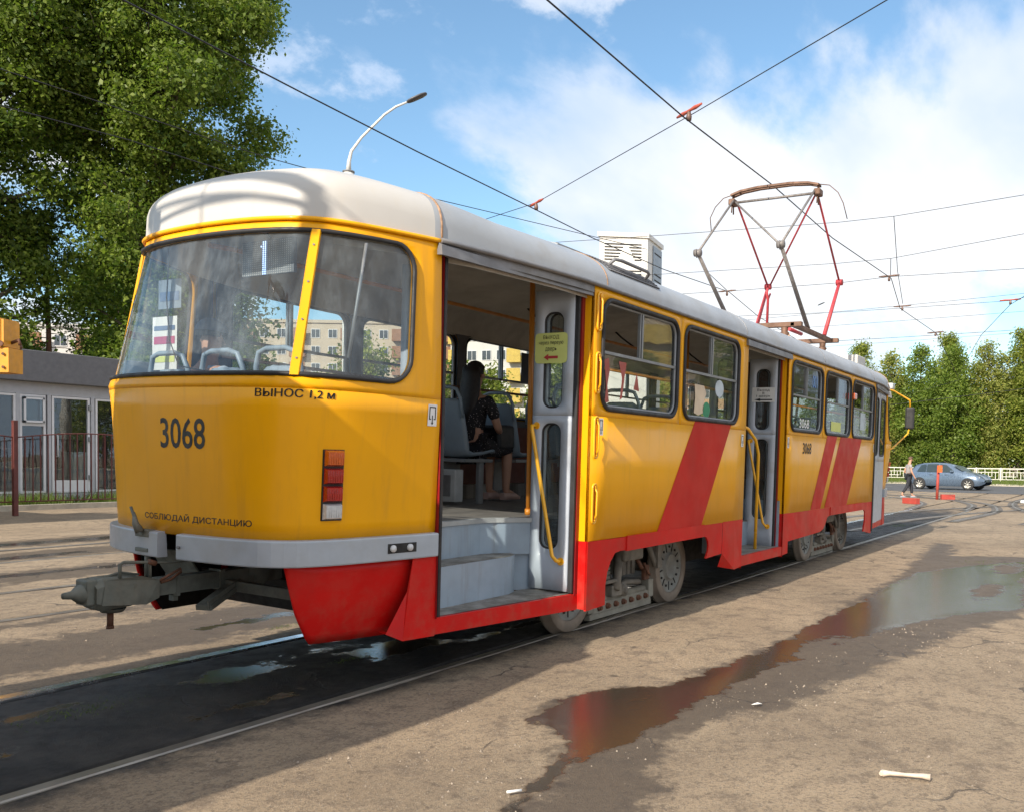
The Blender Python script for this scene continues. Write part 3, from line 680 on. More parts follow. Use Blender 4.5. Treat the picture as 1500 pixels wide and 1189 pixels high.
# -- sides
BAY_N = [(2.565, 3.905), (4.045, 5.38), (7.135, 8.42), (8.575, 9.865), (9.995, 11.325)]
BAY_F = [(1.09, 2.42)] + [(2.57 + 1.4785 * k, 3.905 + 1.4785 * k) for k in range(1 - 1, 8 - 1)]
def ywall(x):        # half width of the car body along its length
    if x < 2.43: return 1.075 + (x - .92) / (2.43 - .92) * .10 if x > .92 else 1.075
    return 1.25
def ysm(x):          # far side: no doors, tapers smoothly at both ends
    x = min(x, LEN - x)
    if x >= 2.4: return 1.25
    t = max(0, (x - .90) / 1.5); return 1.074 + .176 * (1 - (1 - t) ** 1.7)
def ynear(x):
    if x > 11.45: x2 = LEN - x; return 1.25 if x2 > 2.43 else ywall(x2)
    return 1.25
Z0, Z1, ZW0, ZW1 = .81, 2.69, 1.80, 2.62
def side(x0, x1, win, yf, sg, near):
    f = lambda x, z: (x, -yf(x) * sg, z)
    objs = []
    if win:
        a, b = win; loop = rrect(a, b, ZW0, ZW1, .13)
        bd('side_panel', holed(loop, (x0, x1, 1.74, Z1), f, 2), Y, solid=.025)
        inner = lambda x, z: (x, -(yf(x) - .055) * sg, z)
        loop2 = rrect(a - .01, b + .01, ZW0 - .01, ZW1 + .01, .13)
        bd('inner_panel', holed(loop2, (x0, x1, 1.72, 2.72), inner, 1), INWALL)
        bd('window_seal', MB().tube([(x, -(yf(x) + .002) * sg, z) for x, z in loop], .020, 6, closed=True), RUB)
        bd('window_reveal', MB().grid([[(x, -(yf(x) - .002) * sg, z) for x, z in loop], [(x, -(yf(x) - .06) * sg, z) for x, z in loop]], True, True), RUB)
        # frame: perimeter, transom and slider stile
        w = bd('window', MB().tube([(x, -(yf(x) - .018) * sg, z) for x, z in rrect(a + .022, b - .022, ZW0 + .022, ZW1 - .022, .115)], .013, 6, closed=True), ALU)
        zt = 2.225; mid = a + (b - a) * .50
        fr = MB()
        for (p0, p1, q0, q1) in ((a + .02, b - .02, zt - .011, zt + .011), (mid - .012, mid + .012, zt, ZW1 - .02), (mid - .05, mid - .035, zt + .01, ZW1 - .03)):
            n = 4
            xs_ = [p0 + (p1 - p0) * i / n for i in range(n + 1)]
            rows = [[(x, -(yf(x) - d) * sg, z) for d, z in ((.03, q0), (.006, q0), (.006, q1), (.03, q1))] for x in xs_]
            fr.grid(rows, False); fr.add(rows[0], [(0, 1, 2, 3)]); fr.add(rows[-1], [(0, 1, 2, 3)])
        bd('frame', fr, ALU, w)
        lower = rrect(a + .02, b - .02, ZW0 + .02, zt - .01, .06); bd('pane', patch(lower, lambda x, z: (x, -(yf(x) - .022) * sg, z), 2), GLS, w)
        up1 = rrect(mid, b - .02, zt + .01, ZW1 - .02, .06); bd('pane', patch(up1, lambda x, z: (x, -(yf(x) - .020) * sg, z), 2), GLS, w)
        opened = near and a in (BAY_N[0][0], BAY_N[1][0], BAY_N[3][0], BAY_N[4][0])
        if not opened:
            up2 = rrect(a + .02, mid - .01, zt + .01, ZW1 - .02, .06); bd('pane', patch(up2, lambda x, z: (x, -(yf(x) - .026) * sg, z), 2), GLS, w)
        else:
            up2 = rrect(mid + .02, b - .03, zt + .012, ZW1 - .022, .03); bd('pane', patch(up2, lambda x, z: (x, -(yf(x) - .036) * sg, z), 2), GLS, w)
    else:
        n = max(1, int((x1 - x0) / .2)); rows = [[f(x0 + (x1 - x0) * i / n, z) for i in range(n + 1)] for z in (1.74, Z1)]
        bd('side_panel', MB().grid(rows), Y, solid=.025)
        rows = [[(x0 + (x1 - x0) * i / n, -(yf(x0 + (x1 - x0) * i / n) - .055) * sg, z) for i in range(n + 1)] for z in (1.72, 2.72)]
        bd('inner_panel', MB().grid(rows), INWALL)
def low(x0, x1, yf, sg):
    n = max(1, int((x1 - x0) / .25)); xx = [x0 + (x1 - x0) * i / n for i in range(n + 1)]
    bd('side_panel', MB().grid([[(x, -yf(x) * sg, z) for x in xx] for z in (Z0, 1.3, 1.74)]), Y, solid=.025)
    bd('inner_panel', MB().grid([[(x, -(yf(x) - .055) * sg, z) for x in xx] for z in (.95, 1.72)]), INLOW)
side(2.43, 3.975, BAY_N[0], ynear, 1, True); side(3.975, 5.65, (4.045, 5.38), ynear, 1, True)
side(7.0, 8.50, BAY_N[2], ynear, 1, True); side(8.50, 9.93, BAY_N[3], ynear, 1, True); side(9.93, 11.45, BAY_N[4], ynear, 1, True)
low(2.43, 5.65, ynear, 1); low(7.0, 11.45, ynear, 1)
bx = [.92] + [2.495 + 1.4785 * k for k in range(7)] + [LEN - .92]
side(.92, 2.495, BAY_F[0], ysm, -1, False)
for k in range(6): side(bx[k + 1], bx[k + 2], BAY_F[k + 1], ysm, -1, False)
side(bx[7], LEN - .92, (bx[7] + .09, LEN - .92 - .17), ysm, -1, False)
low(.92, LEN - .92, ysm, -1)
# door jambs: yellow above, red below, with the dark red returns behind
def jamb(x, yo, yi, face, zt=2.66):          # face = direction the outer strip looks along x
    bd('door_jamb', MB().add([(x, -yo, .81), (x, -yi, .81), (x, -yi, zt), (x, -yo, zt)], [(0, 1, 2, 3)]), Y)
    bd('door_jamb', MB().add([(x, -yo, .30), (x, -yi, .30), (x, -yi, .81), (x, -yo, .81)], [(0, 1, 2, 3)]), RD)
jamb(2.43, 1.25, 1.17, -1); jamb(7.0, 1.25, 1.17, -1); jamb(5.65, 1.25, 1.17, 1); jamb(11.45, 1.25, 1.17, 1)
for (xa, xb, ya) in ((2.39, 2.43, 1.172), (6.965, 7.0, 1.172)):
    bd('door_jamb', MB().box((xa, -ya, .40), (xb, -ya + .05, 2.64)), RDJ)
bd('door_jamb', MB().add([(.935, -1.07, .43), (.935, -1.0, .43), (.935, -1.0, 2.64), (.935, -1.07, 2.66), (.985, -.99, .43), (.985, -.99, 2.64)], [(0, 1, 2, 3), (1, 4, 5, 2)]), RDJ)
bd('rubber_edge', MB().box((.985, -1.035, .42), (1.015, -.985, 2.63), .008), RUB)
bd('rubber_edge', MB().box((2.36, -1.165, .42), (2.388, -1.12, 2.63), .008), RUB)
bd('rubber_edge', MB().box((6.93, -1.165, .42), (6.962, -1.12, 2.60), .008), RUB)
# oblique yellow post between door and first window, pressed pull handles on it
def pull(x, y, z0, z1, par=None):
    loop = rrect(0, .058, z0, z1, .028)
    b = bd('pull_handle', MB().tube([(x + a, y - .012, z) for a, z in loop], .0095, 6, closed=True), YB)
    m = patch(rrect(.01, .048, z0 + .012, z1 - .012, .018), lambda a, z: (x + a, y - .0035, z), 1); bd('recess', m, RDJ if False else YO, b)
    k = MB()
    for z in (z0 + .02, z1 - .02): k.cyl((x + .029, y - .004, z), (x + .029, y - .026, z), .008, 8)
    k.tube([(x + .029, y - .012, z0 + .02), (x + .029, y - .034, z0 + .06), (x + .029, y - .034, z1 - .06), (x + .029, y - .012, z1 - .02)], .007, 6)
    bd('grip', k, YB, b)
for z0, z1 in ((2.37, 2.645), (1.91, 2.205), (1.43, 1.735), (.945, 1.235)): pull(2.46, -1.25, z0, z1)
# skirts: outline polygons in the side plane, pressed as 2 cm sheet
def sheet(name, poly, mat, y=-1.252, th=.018, par=None): return bd(name, MB().prism([(x, y, z) for x, z in poly], (0, th, 0)), mat, par)
def arc(cx, cz, rx, rz, a0, a1, n=7): return [(cx + rx * math.cos(R(a0 + (a1 - a0) * i / n)), cz + rz * math.sin(R(a0 + (a1 - a0) * i / n))) for i in range(n + 1)]
sheet('skirt', [(2.43, .808), (2.43, .29), (2.72, .30), (2.72, .808)], RD)
sheet('skirt', [(2.722, .806), (2.722, .44)] + [(2.75, .55), (2.80, .63), (2.87, .69), (2.95, .70), (3.05, .70)] + [(3.05, .806)], RD, y=-1.248)
sheet('skirt', [(3.05, .812), (3.05, .692), (4.50, .70), (4.62, .70), (4.62, .815)], RD, y=-1.258)
sheet('skirt', [(4.622, .815), (4.622, .70), (4.70, .69), (4.745, .65), (4.76, .60), (4.75, .55), (4.70, .485), (5.10, .50), (5.10, .815)], RD, y=-1.248)
# bulged corner of the skirt before the middle door
c = MB(); yv = -1.250
c.add([(5.10, yv, .815), (5.10, yv, .50), (5.17, yv + .07, .355), (5.42, yv - .012, .31), (5.40, yv, .815)], [(0, 1, 3, 4), (1, 2, 3)])
c.add([(5.40, yv, .815), (5.42, yv - .012, .31), (5.65, yv, .32), (5.65, yv, .815)], [(0, 1, 2, 3)])
bd('skirt', c, RD)
sheet('skirt', [(7.0, .812), (7.0, .32), (7.20, .33), (7.20, .812)], RD, y=-1.250)
sheet('skirt', [(7.202, .81), (7.202, .47), (8.55, .50), (8.72, .53), (8.82, .60), (8.90, .68), (9.02, .70), (9.02, .81)], RD, y=-1.247)
sheet('skirt', [(9.02, .812), (9.02, .70), (10.95, .70), (10.95, .812)], RD, y=-1.256)
sheet('skirt', [(10.95, .81), (10.95, .70), (11.03, .66), (11.03, .50), (10.96, .36), (11.45, .30), (11.45, .81)], RD, y=-1.249)
sheet('sill', [(5.655, .32), (6.995, .32), (6.995, .425), (5.655, .425)], RD, y=-1.246, th=.03)
for (x0, x1) in ((2.72, 4.7), (9.0, 11.0)):      # far side skirts
    pass
bd('skirt', MB().prism([(x, ysm(x) + .001, z) for x, z in ((.93, .81), (.93, .34), (2.6, .30), (2.8, .68), (4.6, .70), (4.8, .48), (8.9, .48), (9.1, .70), (10.9, .70), (11.1, .34), (LEN - .93, .34), (LEN - .93, .81))], (0, -.02, 0)), RD)
# rear door sill, steps, floor
def yj(x): return 1.045 + (x - .93) / 1.46 * .125
bd('sill', MB().prism([(.935, -yj(.935), .33), (2.425, -yj(2.43), .295), (2.425, -yj(2.43), .415), (.935, -yj(.935), .43)], (0, .03, 0)), RD)
bd('step_tread', MB().add([(.94, -yj(.935) + .03, .432), (2.42, -yj(2.43) + .03, .418), (2.42, -.80, .42), (2.25, -.78, .425), (.94, -.84, .432)], [(0, 1, 2, 3, 4)]), TREAD)
w1 = [(.94, -.86), (2.02, -.84), (2.14, -.80), (2.22, -.70), (2.26, -.60)]
bd('step_riser', MB().grid([[(x, y, .41) for x, y in w1], [(x, y, .70) for x, y in w1]]), STEPM)
bd('step_tread', MB().add([(x, y, .701) for x, y in w1] + [(2.26, -.55, .701), (.94, -.58, .701)], [(0, 1, 2, 3, 4, 5, 6)]), TREAD)
w2 = [(.94, -.62), (1.98, -.60), (2.10, -.64), (2.35, -.80), (2.42, -.86)]
bd('step_riser', MB().grid([[(x, y, .69) for x, y in w2], [(x, y, .945) for x, y in w2]], False), STEPM)
bd('step_riser', MB().grid([[(2.24, -.66, .41), (2.42, -.84, .41)], [(2.24, -.66, .945), (2.42, -.84, .945)]], False), STEPM)
EDGEM = pbr('step_edge', (.36, .38, .38), .45, var=.1, dirt=(.2, .19, .17), dirtamt=.4)
bd('step_edge', MB().grid([[(x, y - .012, .93) for x, y in w2], [(x, y - .012, .963) for x, y in w2], [(x, y + .03, .965) for x, y in w2]], False), EDGEM)
FLOORM = pbr('tram_floor', (.16, .15, .14), .6, var=.12, scale=5, dirt=(.32, .29, .24), dirtamt=.6)
fl = MB()
fl.add([(x, y + .02, .962) for x, y in w2] + [(5.66, -.86, .962), (5.66, -.60, .962), (6.98, -.60, .962), (6.98, -.9, .962), (6.98, -1.2, .962), (11.45, -1.2, .962), (11.45, -.6, .962), (13.9, -.5, .962), (13.9, .8, .962), (12.8, 1.1, .962), (11.5, 1.2, .962), (2.5, 1.2, .962), (1.0, 1.05, .962), (.1, .8, .962), (.0, -.6, .962), (.9, -.62, .962)],
       [tuple(range(len(w2) + 16))])
fl.add([(2.44, -1.2, .962), (5.64, -1.2, .962), (5.64, -.86, .962), (2.44, -.86, .962)], [(0, 1, 2, 3)])
bd('floor', fl, FLOORM)
# middle door well
bd('step_tread', MB().box((5.66, -1.215, .405), (6.99, -.84, .425)), TREAD)
bd('step_riser', MB().box((5.66, -.84, .42), (6.99, -.82, .70)), STEPM); bd('step_tread', MB().box((5.66, -.84, .70), (6.99, -.60, .712)), TREAD)
bd('step_riser', MB().box((5.66, -.61, .71), (6.99, -.59, .962)), STEPM)
for x in (5.652, 6.985): bd('step_riser', MB().box((x, -1.2, .42), (x + .012, -.6, .962)), STEPM)
# front door, closed, its leaves just inside the skin
for x0, x1 in ((11.47, 12.28), (12.30, 13.11)):
    ya = ynear(x0) - .04 if x0 > 11.6 else 1.21; yb = ynear(x1) - .03
    ya = 1.16 if x0 < 12 else 1.13; yb = 1.13 if x0 < 12 else 1.05
    f = lambda x, z: (x, -(ya + (yb - ya) * (x - x0) / (x1 - x0)), z)
    lp_ = rrect(x0 + .10, x1 - .10, 1.55, 2.5, .1)
    d_o = bd('door_leaf', holed(lp_, (x0, x1, 1.45, 2.62), f, 1), GREYP, solid=.02); bd('panel', MB().add([f(x0, .43), f(x1, .43), f(x1, 1.45), f(x0, 1.45)], [(0, 1, 2, 3)]), GREYP, d_o, solid=.02)
    bd('window_pane', patch(lp_, f, 1), GLS, d_o); bd('window_seal', MB().tube([f(a, z) for a, z in lp_], .014, 6, closed=True), RUB, d_o)
bd('rubber_edge', MB().box((11.455, -1.262, .33), (11.52, -1.16, 2.62), .01), RUB)
bd('sill', MB().prism([(11.45, -1.17, .32), (13.1, -1.05, .33), (13.1, -1.05, .43), (11.45, -1.17, .42)], (0, .05, 0)), RD)
# header with rain gutter above the sides
def header(x0, x1, y0, y1, z0=2.615):
    f = lambda t, dy, z: (x0 + (x1 - x0) * t, -(y0 + (y1 - y0) * t) - dy, z)
    rows = [[f(t, -.02, z0 + .005), f(t, .028, z0), f(t, .022, z0 + .058), f(t, .0, z0 + .075)] for t in (0, .25, .5, .75, 1)]
    m = MB().grid(rows, False); m.add(rows[0], [(0, 1, 2, 3)]); m.add(rows[-1], [(0, 1, 2, 3)]); return bd('door_header', m, ALUD)
header(.87, 2.50, 1.075, 1.22); header(5.58, 7.06, 1.25, 1.25); header(11.40, 13.15, 1.25, 1.07)
def ol(x): # gutter / roof edge line near side
    if x < 2.4: return 1.072 + (1.25 - 1.072) * (1 - (1 - max(0, (x - .9) / 1.5)) ** 1.4)
    return 1.25
xx = [.88 + (LEN - 1.76) * i / 90 for i in range(91)]
for sg in (1, -1):
    bd('gutter', MB().tube([(x, -sg * (ol(min(x, LEN - x)) + .012), 2.702) for x in xx], .016, 6), ALUD)
for x0, x1 in ((.9, 2.43), (5.65, 7.0), (11.45, LEN - .9)):
    n = 8; X4 = [x0 + (x1 - x0) * i / n for i in range(n + 1)]
    bd('door_header', MB().grid([[(x, -ol(min(x, LEN - x)) + .004, 2.64) for x in X4], [(x, -ol(min(x, LEN - x)) + .004, 2.70) for x in X4]], False), ALUD)

# -- roof
BH, ZR = .405, 2.695
def roofpt(x, y, c, sink=0.):
    sx = min(max(x, 1.25), LEN - 1.25); ex = min(1, max(0, (1.6 - min(x, LEN - x)) / 1.6))
    n = 2.5 + 1.6 * ex; z = ZR + (BH - sink) * (1 - c ** n) ** (1 / n)
    return (sx + (x - sx) * c, y * c, z)
plan = [PE(HALF - 2 * HALF * i / 60, 2.69)[:2] for i in range(61)]          # near jamb -> far jamb
sideX = [.9 + (LEN - 1.8) * i / 84 for i in range(1, 84)]
planF = [(x, ol(min(x, LEN - x))) for x in sideX]
front = [(LEN - a, b) for a, b in reversed(plan)]
loopP = plan + planF + front + [(x, -ol(min(x, LEN - x))) for x in reversed(sideX)]
CS = [1, .995, .985, .97, .95, .92, .88, .83, .77, .7, .6, .5, .38, .25, .12, 0]
def roofpart(sel, name, mat, dz=0.):
    m = MB(); n = len(loopP); vs = []; idx = {}
    rows = [[Vector(roofpt(x, y, c)) + Vector((0, 0, dz)) for x, y in loopP] for c in CS]
    fs = []
    for i in range(len(CS) - 1):
        for k in range(n):
            k2 = (k + 1) % n
            if sel((loopP[k][0] + loopP[k2][0]) / 2): fs.append((i * n + k, i * n + k2, (i + 1) * n + k2, (i + 1) * n + k))
    m.add([p for r in rows for p in r], fs, True); o = bd(name, m, mat)
    bm = bmesh.new(); bm.from_mesh(o.data); bmesh.ops.delete(bm, geom=[v for v in bm.verts if not v.link_faces], context='VERTS'); bm.to_mesh(o.data); bm.free(); return o
roofpart(lambda x: x < .86, 'roof_end', CAPM); roofpart(lambda x: .86 <= x < LEN - .86, 'roof', ROOFM); roofpart(lambda x: x >= LEN - .86, 'roof_end', CAPM)
seamP = [roofpt(.9, -ol(.9), c) for c in CS] + [roofpt(.9, ol(.9), c) for c in reversed(CS[:-1])]
SEAMR = pbr('rust_streak_seam', (.33, .20, .12), .7, var=.3, scale=30)
for x0 in (.9, LEN - .9):
    sp = [roofpt(x0, -ol(.9), c) for c in CS] + [roofpt(x0, ol(.9), c) for c in reversed(CS[:-1])]; bd('roof_seam', MB().tube(sp, .008, 6), SEAMR)
for x0 in (2.62, 5.6, 8.5, 11.3):
    sp = [roofpt(x0, -1.25, c) for c in CS] + [roofpt(x0, 1.25, c) for c in reversed(CS[:-1])]; bd('roof_seam', MB().tube(sp, .006, 5), ALUD if x0 > 3 else SEAMR)
# ceiling
cr_ = []
for x in [.35, .7, 1.2, 2, 4, 6, 8, 10, 12, 13.2, 13.7]:
    w = min(ysm(x) if x > .9 else .80 + .27 * (x - .35) / .55, ysm(x)) - .05
    cr_.append([(x, w * math.sin(R(a)), 2.60 + .38 * abs(math.cos(R(a))) ** .8) for a in range(-90, 91, 12)])
bd('ceiling', MB().grid(cr_), CEIL)
# ribbed tread pad with grab rail on the roof shoulder
def rs(x, c): return Vector(roofpt(x, -1.25, c))
pad = MB()
cc = [.955, .93, .90, .86, .81, .76]
pad.grid([[rs(x, c) + Vector((0, -.003, .004)) for c in cc] for x in (2.72, 2.95, 3.2, 3.45, 3.62)])
pd = bd('roof_pad', pad, pbr('ribbed_rubber', (.22, .22, .23), .7, bmp=.4))
rb = MB()
for k in range(11):
    c = .955 - .195 * k / 10; rb.tube([rs(x, c) + Vector((0, -.004, .006)) for x in (2.74, 3.2, 3.6)], .006, 4)
bd('rib', rb, pbr('rubber_rib', (.12, .12, .13), .7), pd)
bd('grab_rail', MB().tube([rs(2.83, .90) + Vector((0, 0, 0)), rs(2.86, .90) + Vector((0, -.045, .05)), rs(2.95, .90) + Vector((0, -.055, .055)), rs(3.38, .91) + Vector((0, -.055, .055)), rs(3.43, .91) + Vector((0, -.045, .045)), rs(3.44, .91)], .014, 8), ALUD, pd)
bd('roof_hatch', MB().grid([[rs(x, c) + Vector((0, -.0, .02)) for c in (.72, .6, .4, .2)] for x in (2.45, 2.9, 3.4)], False), ROOFM, solid=.03)

# -- underframe
bd('underframe', MB().box((.5, -.54, .80), (13.5, .85, .94)), DARK)
bd('underframe', MB().box((2.45, -1.2, .82), (5.6, 1.2, .93)), DARK)
bd('underframe', MB().box((7.0, -1.2, .82), (11.4, 1.2, .93)), DARK)
bd('equipment_box', MB().box((5.2, -.8, .36), (6.6, .9, .80), .02), DARK); bd('equipment_box', MB().box((7.3, -1.05, .46), (8.5, 1.0, .80), .02), DARK)
bd('equipment_box', MB().box((.95, -.55, .42), (2.25, .9, .80), .02), DARK)
# -- bogies and wheels (upright: they do not lean with the body)
def wheel(x, yo, sg):
    c = (x, 0, .35); w = MB(); ax = (0, -sg, 0)
    yb = yo
    w.lathe((x, -sg * (yb - .085), .35), ax, [(0, .25), (0, .378), (.022, .378), (.034, .352), (.078, .347), (.085, .341), (.085, .262), (.078, .257), (.05, .255)], 48)
    o = w.build('wheel', TYREM, T)
    d = MB().lathe((x, -sg * (yb - .085), .35), ax, [(.072, .255), (.066, .245), (.058, .235), (.055, .16), (.062, .13), (.085, .125), (.089, .115), (.075, .105), (.072, .05), (.066, .04), (.066, .001)], 40)
    do = d.build('wheel_disc', WHM, T); do.parent = o
    h = MB()
    for k in range(9):
        a = R(40 * k + 10); p = Vector((x + .195 * math.cos(a), -sg * (yb - .028), .35 + .195 * math.sin(a))); h.cyl(p, p + Vector((0, -sg * .012, 0)), .012, 8)
        a2 = a + R(20); q1 = Vector((x + .15 * math.cos(a2), -sg * (yb - .0275), .35 + .15 * math.sin(a2))); q2 = Vector((x + .232 * math.cos(a2), -sg * (yb - .0275), .35 + .232 * math.sin(a2)))
        h.tube([q1, q2], .007, 5)
    ho = h.build('bolt', DARK, T); ho.parent = o; tag(ho, kind='stuff')
    return o
for bxc in (3.8, 10.2):
    bg_ = MB()
    for dx in (-.95, .95):
        for sg in (1, -1): wheel(bxc + dx, .865, sg)
        bg_.cyl((bxc + dx, -.78, .35), (bxc + dx, .78, .35), .07, 14)
    bg_.box((bxc - 1.15, -.62, .33), (bxc + 1.15, -.46, .48), .02); bg_.box((bxc - 1.15, .46, .33), (bxc + 1.15, .62, .48), .02)
    bg_.box((bxc - .18, -.95, .50), (bxc + .18, .95, .66), .02)
    fo = bg_.build('bogie_frame', BOGM, T)
    for sg in (1, -1):
        yb = -sg
        br = MB().box((bxc - .56, yb * .80 - .035, .075), (bxc + .56, yb * .80 + .035, .17), .008).box((bxc - .58, yb * .80 - .028, .028), (bxc + .58, yb * .80 + .028, .078), .004).box((bxc - .62, yb * .80 - .04, .09), (bxc - .52, yb * .80 + .04, .22), .01).box((bxc + .50, yb * .80 - .045, .10), (bxc + .60, yb * .80 + .045, .27), .01)
        br.tube([(bxc - .45, yb * .80, .185), (bxc + .46, yb * .80, .185)], .035, 8)
        bo = br.build('track_brake', BRAKM, T)
        k = MB()
        for i in range(7):
            xx_ = bxc - .44 + .145 * i; k.cyl((xx_, yb * .80, .125), (xx_, yb * .87, .125), .018, 6); k.cyl((xx_, yb * .80, .125), (xx_, yb * .855, .125), .028, 6)
        kb = k.build('bolt', RUSTM, T); kb.parent = bo; tag(kb, kind='stuff')
        s_ = MB()
        for i in range(6):
            s_.lathe((bxc - .40, yb * .78, .36 + .04 * i), (0, 0, 1), [(0, .10), (.012, .125), (.028, .125), (.04, .10)], 18)
        s_.box((bxc - .56, yb * .78 - .13, .33), (bxc - .24, yb * .78 + .13, .362), .008)
        s_.build('spring', BOGM, T)
        a_ = MB().tube([(bxc - .12, yb * .86, .66), (bxc - .20, yb * .88, .36), (bxc - .24, yb * .88, .26)], [.05, .04, .045], 8).box((bxc - .10, yb * .80 - .05, .60), (bxc + .50, yb * .80 + .05, .70), .01)
        a_.tube([(bxc + .42, yb * .84, .67), (bxc + .47, yb * .88, .52), (bxc + .52, yb * .90, .40)], .028, 8)
        a_.box((bxc + .50, yb * .92 - .02, .38), (bxc + .58, yb * .92 + .02, .72), .006)
        a_.box((bxc - .30, yb * .84 - .05, .20), (bxc - .12, yb * .84 + .05, .30), .01).tube([(bxc - .2, yb * .84, .25), (bxc + .02, yb * .85, .30), (bxc + .3, yb * .84, .27)], .025, 8)
        a_.lathe((bxc - .06, yb * .86, .235), (0, yb, 0), [(0, .055), (.03, .055), (.03, .03), (.045, .03), (.045, .001)], 12)
        for q in range(3): a_.box((bxc + .1 + .09 * q, yb * .72 - .06, .34), (bxc + .16 + .09 * q, yb * .72 + .1, .55), .01)
        a_.build('suspension_arm', BOGM, T)
        rm = MB().tube([(bxc + .28, yb * .9, .45), (bxc + .32, yb * .92, .36), (bxc + .40, yb * .9, .33)], .014, 6).tube([(bxc + .2, yb * .86, .5), (bxc + .24, yb * .9, .4)], .02, 6); rm.build('brake_cable', RUSTM, T)
        fd = MB().box((bxc + .34, yb * .86 - .02, .28), (bxc + .44, yb * .86 + .02, .42), .01); fd.build('brake_bracket', RUSTM, T)

# -- coupler drawbar at the rear
cp = MB()
def cbox(m, a, b, w, h):     # bar between two points, square section
    a = Vector(a); b = Vector(b); t = (b - a).normalized(); s = Vector((-t.y, t.x, 0)).normalized(); u = t.cross(s)
    vs = [p + s * w / 2 * i + u * h / 2 * j for p in (a, b) for i, j in ((-1, -1), (1, -1), (1, 1), (-1, 1))]
    m.add(vs, [(3, 2, 1, 0), (4, 5, 6, 7), (0, 1, 5, 4), (1, 2, 6, 5), (2, 3, 7, 6), (3, 0, 4, 7)]); return m
cbox(cp, (-.31, 0, .652), (.62, -.02, .66), .085, .095)
cbox(cp, (-.12, 0, .652), (-.10, 0, .652), .11, .12); cp.box((-.12, -.02, .56), (-.09, .02, .61)); cbox(cp, (.16, -.01, .655), (.19, -.01, .655), .11, .12)
hd = bd('drawbar', cp, COUPM)
cc_ = MB()
prof = [(-.60, .075, .078), (-.56, .085, .105), (-.40, .085, .095), (-.29, .06, .07), (-.22, .05, .055)]
rows = []
for x, w, h in prof: rows.append([(x, a * w, .65 + b * h * .82) for a, b in ((-1, -.6), (-.6, -1), (.6, -1), (1, -.6), (1, .6), (.6, 1), (-.6, 1), (-1, .6))])
cc_.grid(rows, False, True); cc_.add(rows[0], [tuple(range(8))]); cc_.add(rows[-1], [tuple(range(8))])
cc_.lathe((-.60, .0, .66), (-1, 0, 0), [(0, .055), (.03, .055), (.06, .045), (.09, .022), (.135, .016), (.14, .001)], 16)
cc_.box((-.64, -.055, .60), (-.58, .055, .735), .01)
for sg in (1, -1): cc_.add([(-.58, sg * .088, .60), (-.33, sg * .088, .575), (-.24, sg * .07, .60), (-.24, sg * .07, .70), (-.36, sg * .088, .735), (-.56, sg * .088, .73)], [(0, 1, 2, 3, 4, 5)])
cc_.lathe((-.47, 0, .545), (0, 0, 1), [(0, .001), (0, .055), (.02, .07)], 16)
bd('coupler_head', cc_, COUPM, hd)
bd('coupling_pin', MB().cyl((-.48, 0, .46), (-.48, 0, .56), .017, 10).cyl((-.48, 0, .455), (-.48, 0, .47), .02, 10), RUSTM, hd)
bd('release_handle', MB().tube([(-.46, -.05, .72), (-.46, -.05, .80), (-.44, -.05, .812), (-.30, -.05, .80), (-.285, -.05, .79), (-.285, -.05, .70)], .009, 6).tube([(-.5, .03, .73), (-.4, .04, .745), (-.3, .03, .725)], .008, 6).tube([(-.33, -.05, .80), (-.25, -.06, .795), (-.15, -.05, .785), (.1, 0, .78)], .006, 6), COUPM, hd)
bd('pin_chain', MB().tube([(-.30, -.06, .805), (-.26, -.06, .79)], .016, 6).tube([(-.24, -.06, .69), (-.19, -.08, .72), (-.12, -.08, .75), (-.10, -.06, .73), (-.16, -.05, .69), (-.22, -.05, .68)], .008, 6), RUSTM, hd)
bd('drawbar_pivot', MB().lathe((.46, -.02, .68), (-1, -.3, .15), [(0, .10), (.05, .10), (.06, .04), (.1, .03), (.1, .001)], 14), COUPM, hd)
sb_ = MB(); cbox(sb_, (-.10, -.26, .545), (.24, -.10, .625), .09, .03); cbox(sb_, (-.10, -.30, .56), (.24, -.14, .64), .008, .05); cbox(sb_, (.20, -.08, .625), (.30, -.70, .60), .05, .06); cbox(sb_, (.22, -.66, .64), (.34, -.74, .62), .08, .08)
bd('drawbar_support', sb_, COUPM)
ap = MB().add([(.03, .44, .815), (.05, .12, .815), (.16, .05, .60), (.13, .30, .56)], [(0, 1, 2, 3)]); bd('cable_apron', ap, COUPM, solid=.01)
bd('socket_bracket', MB().box((-.235, .05, .925), (-.185, .17, .965), .004).box((-.235, .055, .84), (-.18, .17, .862), .004).box((-.22, .085, .85), (-.19, .115, .95), .004).cyl((-.20, .10, .70), (-.20, .10, .85), .018, 10).tube([(-.25, .10, .955), (-.27, .11, 1.0), (-.255, .15, 1.06)], [.026, .018, .007], 8).tube([(-.25, .13, .97), (-.265, .12, 1.02), (-.26, .17, 1.09)], .008, 6), COUPM)
for sg in (1, -1):
    pass
# dark wheel guard seen under the bumper
bd('lifeguard', MB().add([(.62, -.72, .62), (.62, .72, .62), (.75, .70, .40), (.75, -.70, .40)], [(0, 1, 2, 3)]), DARK, solid=.02)
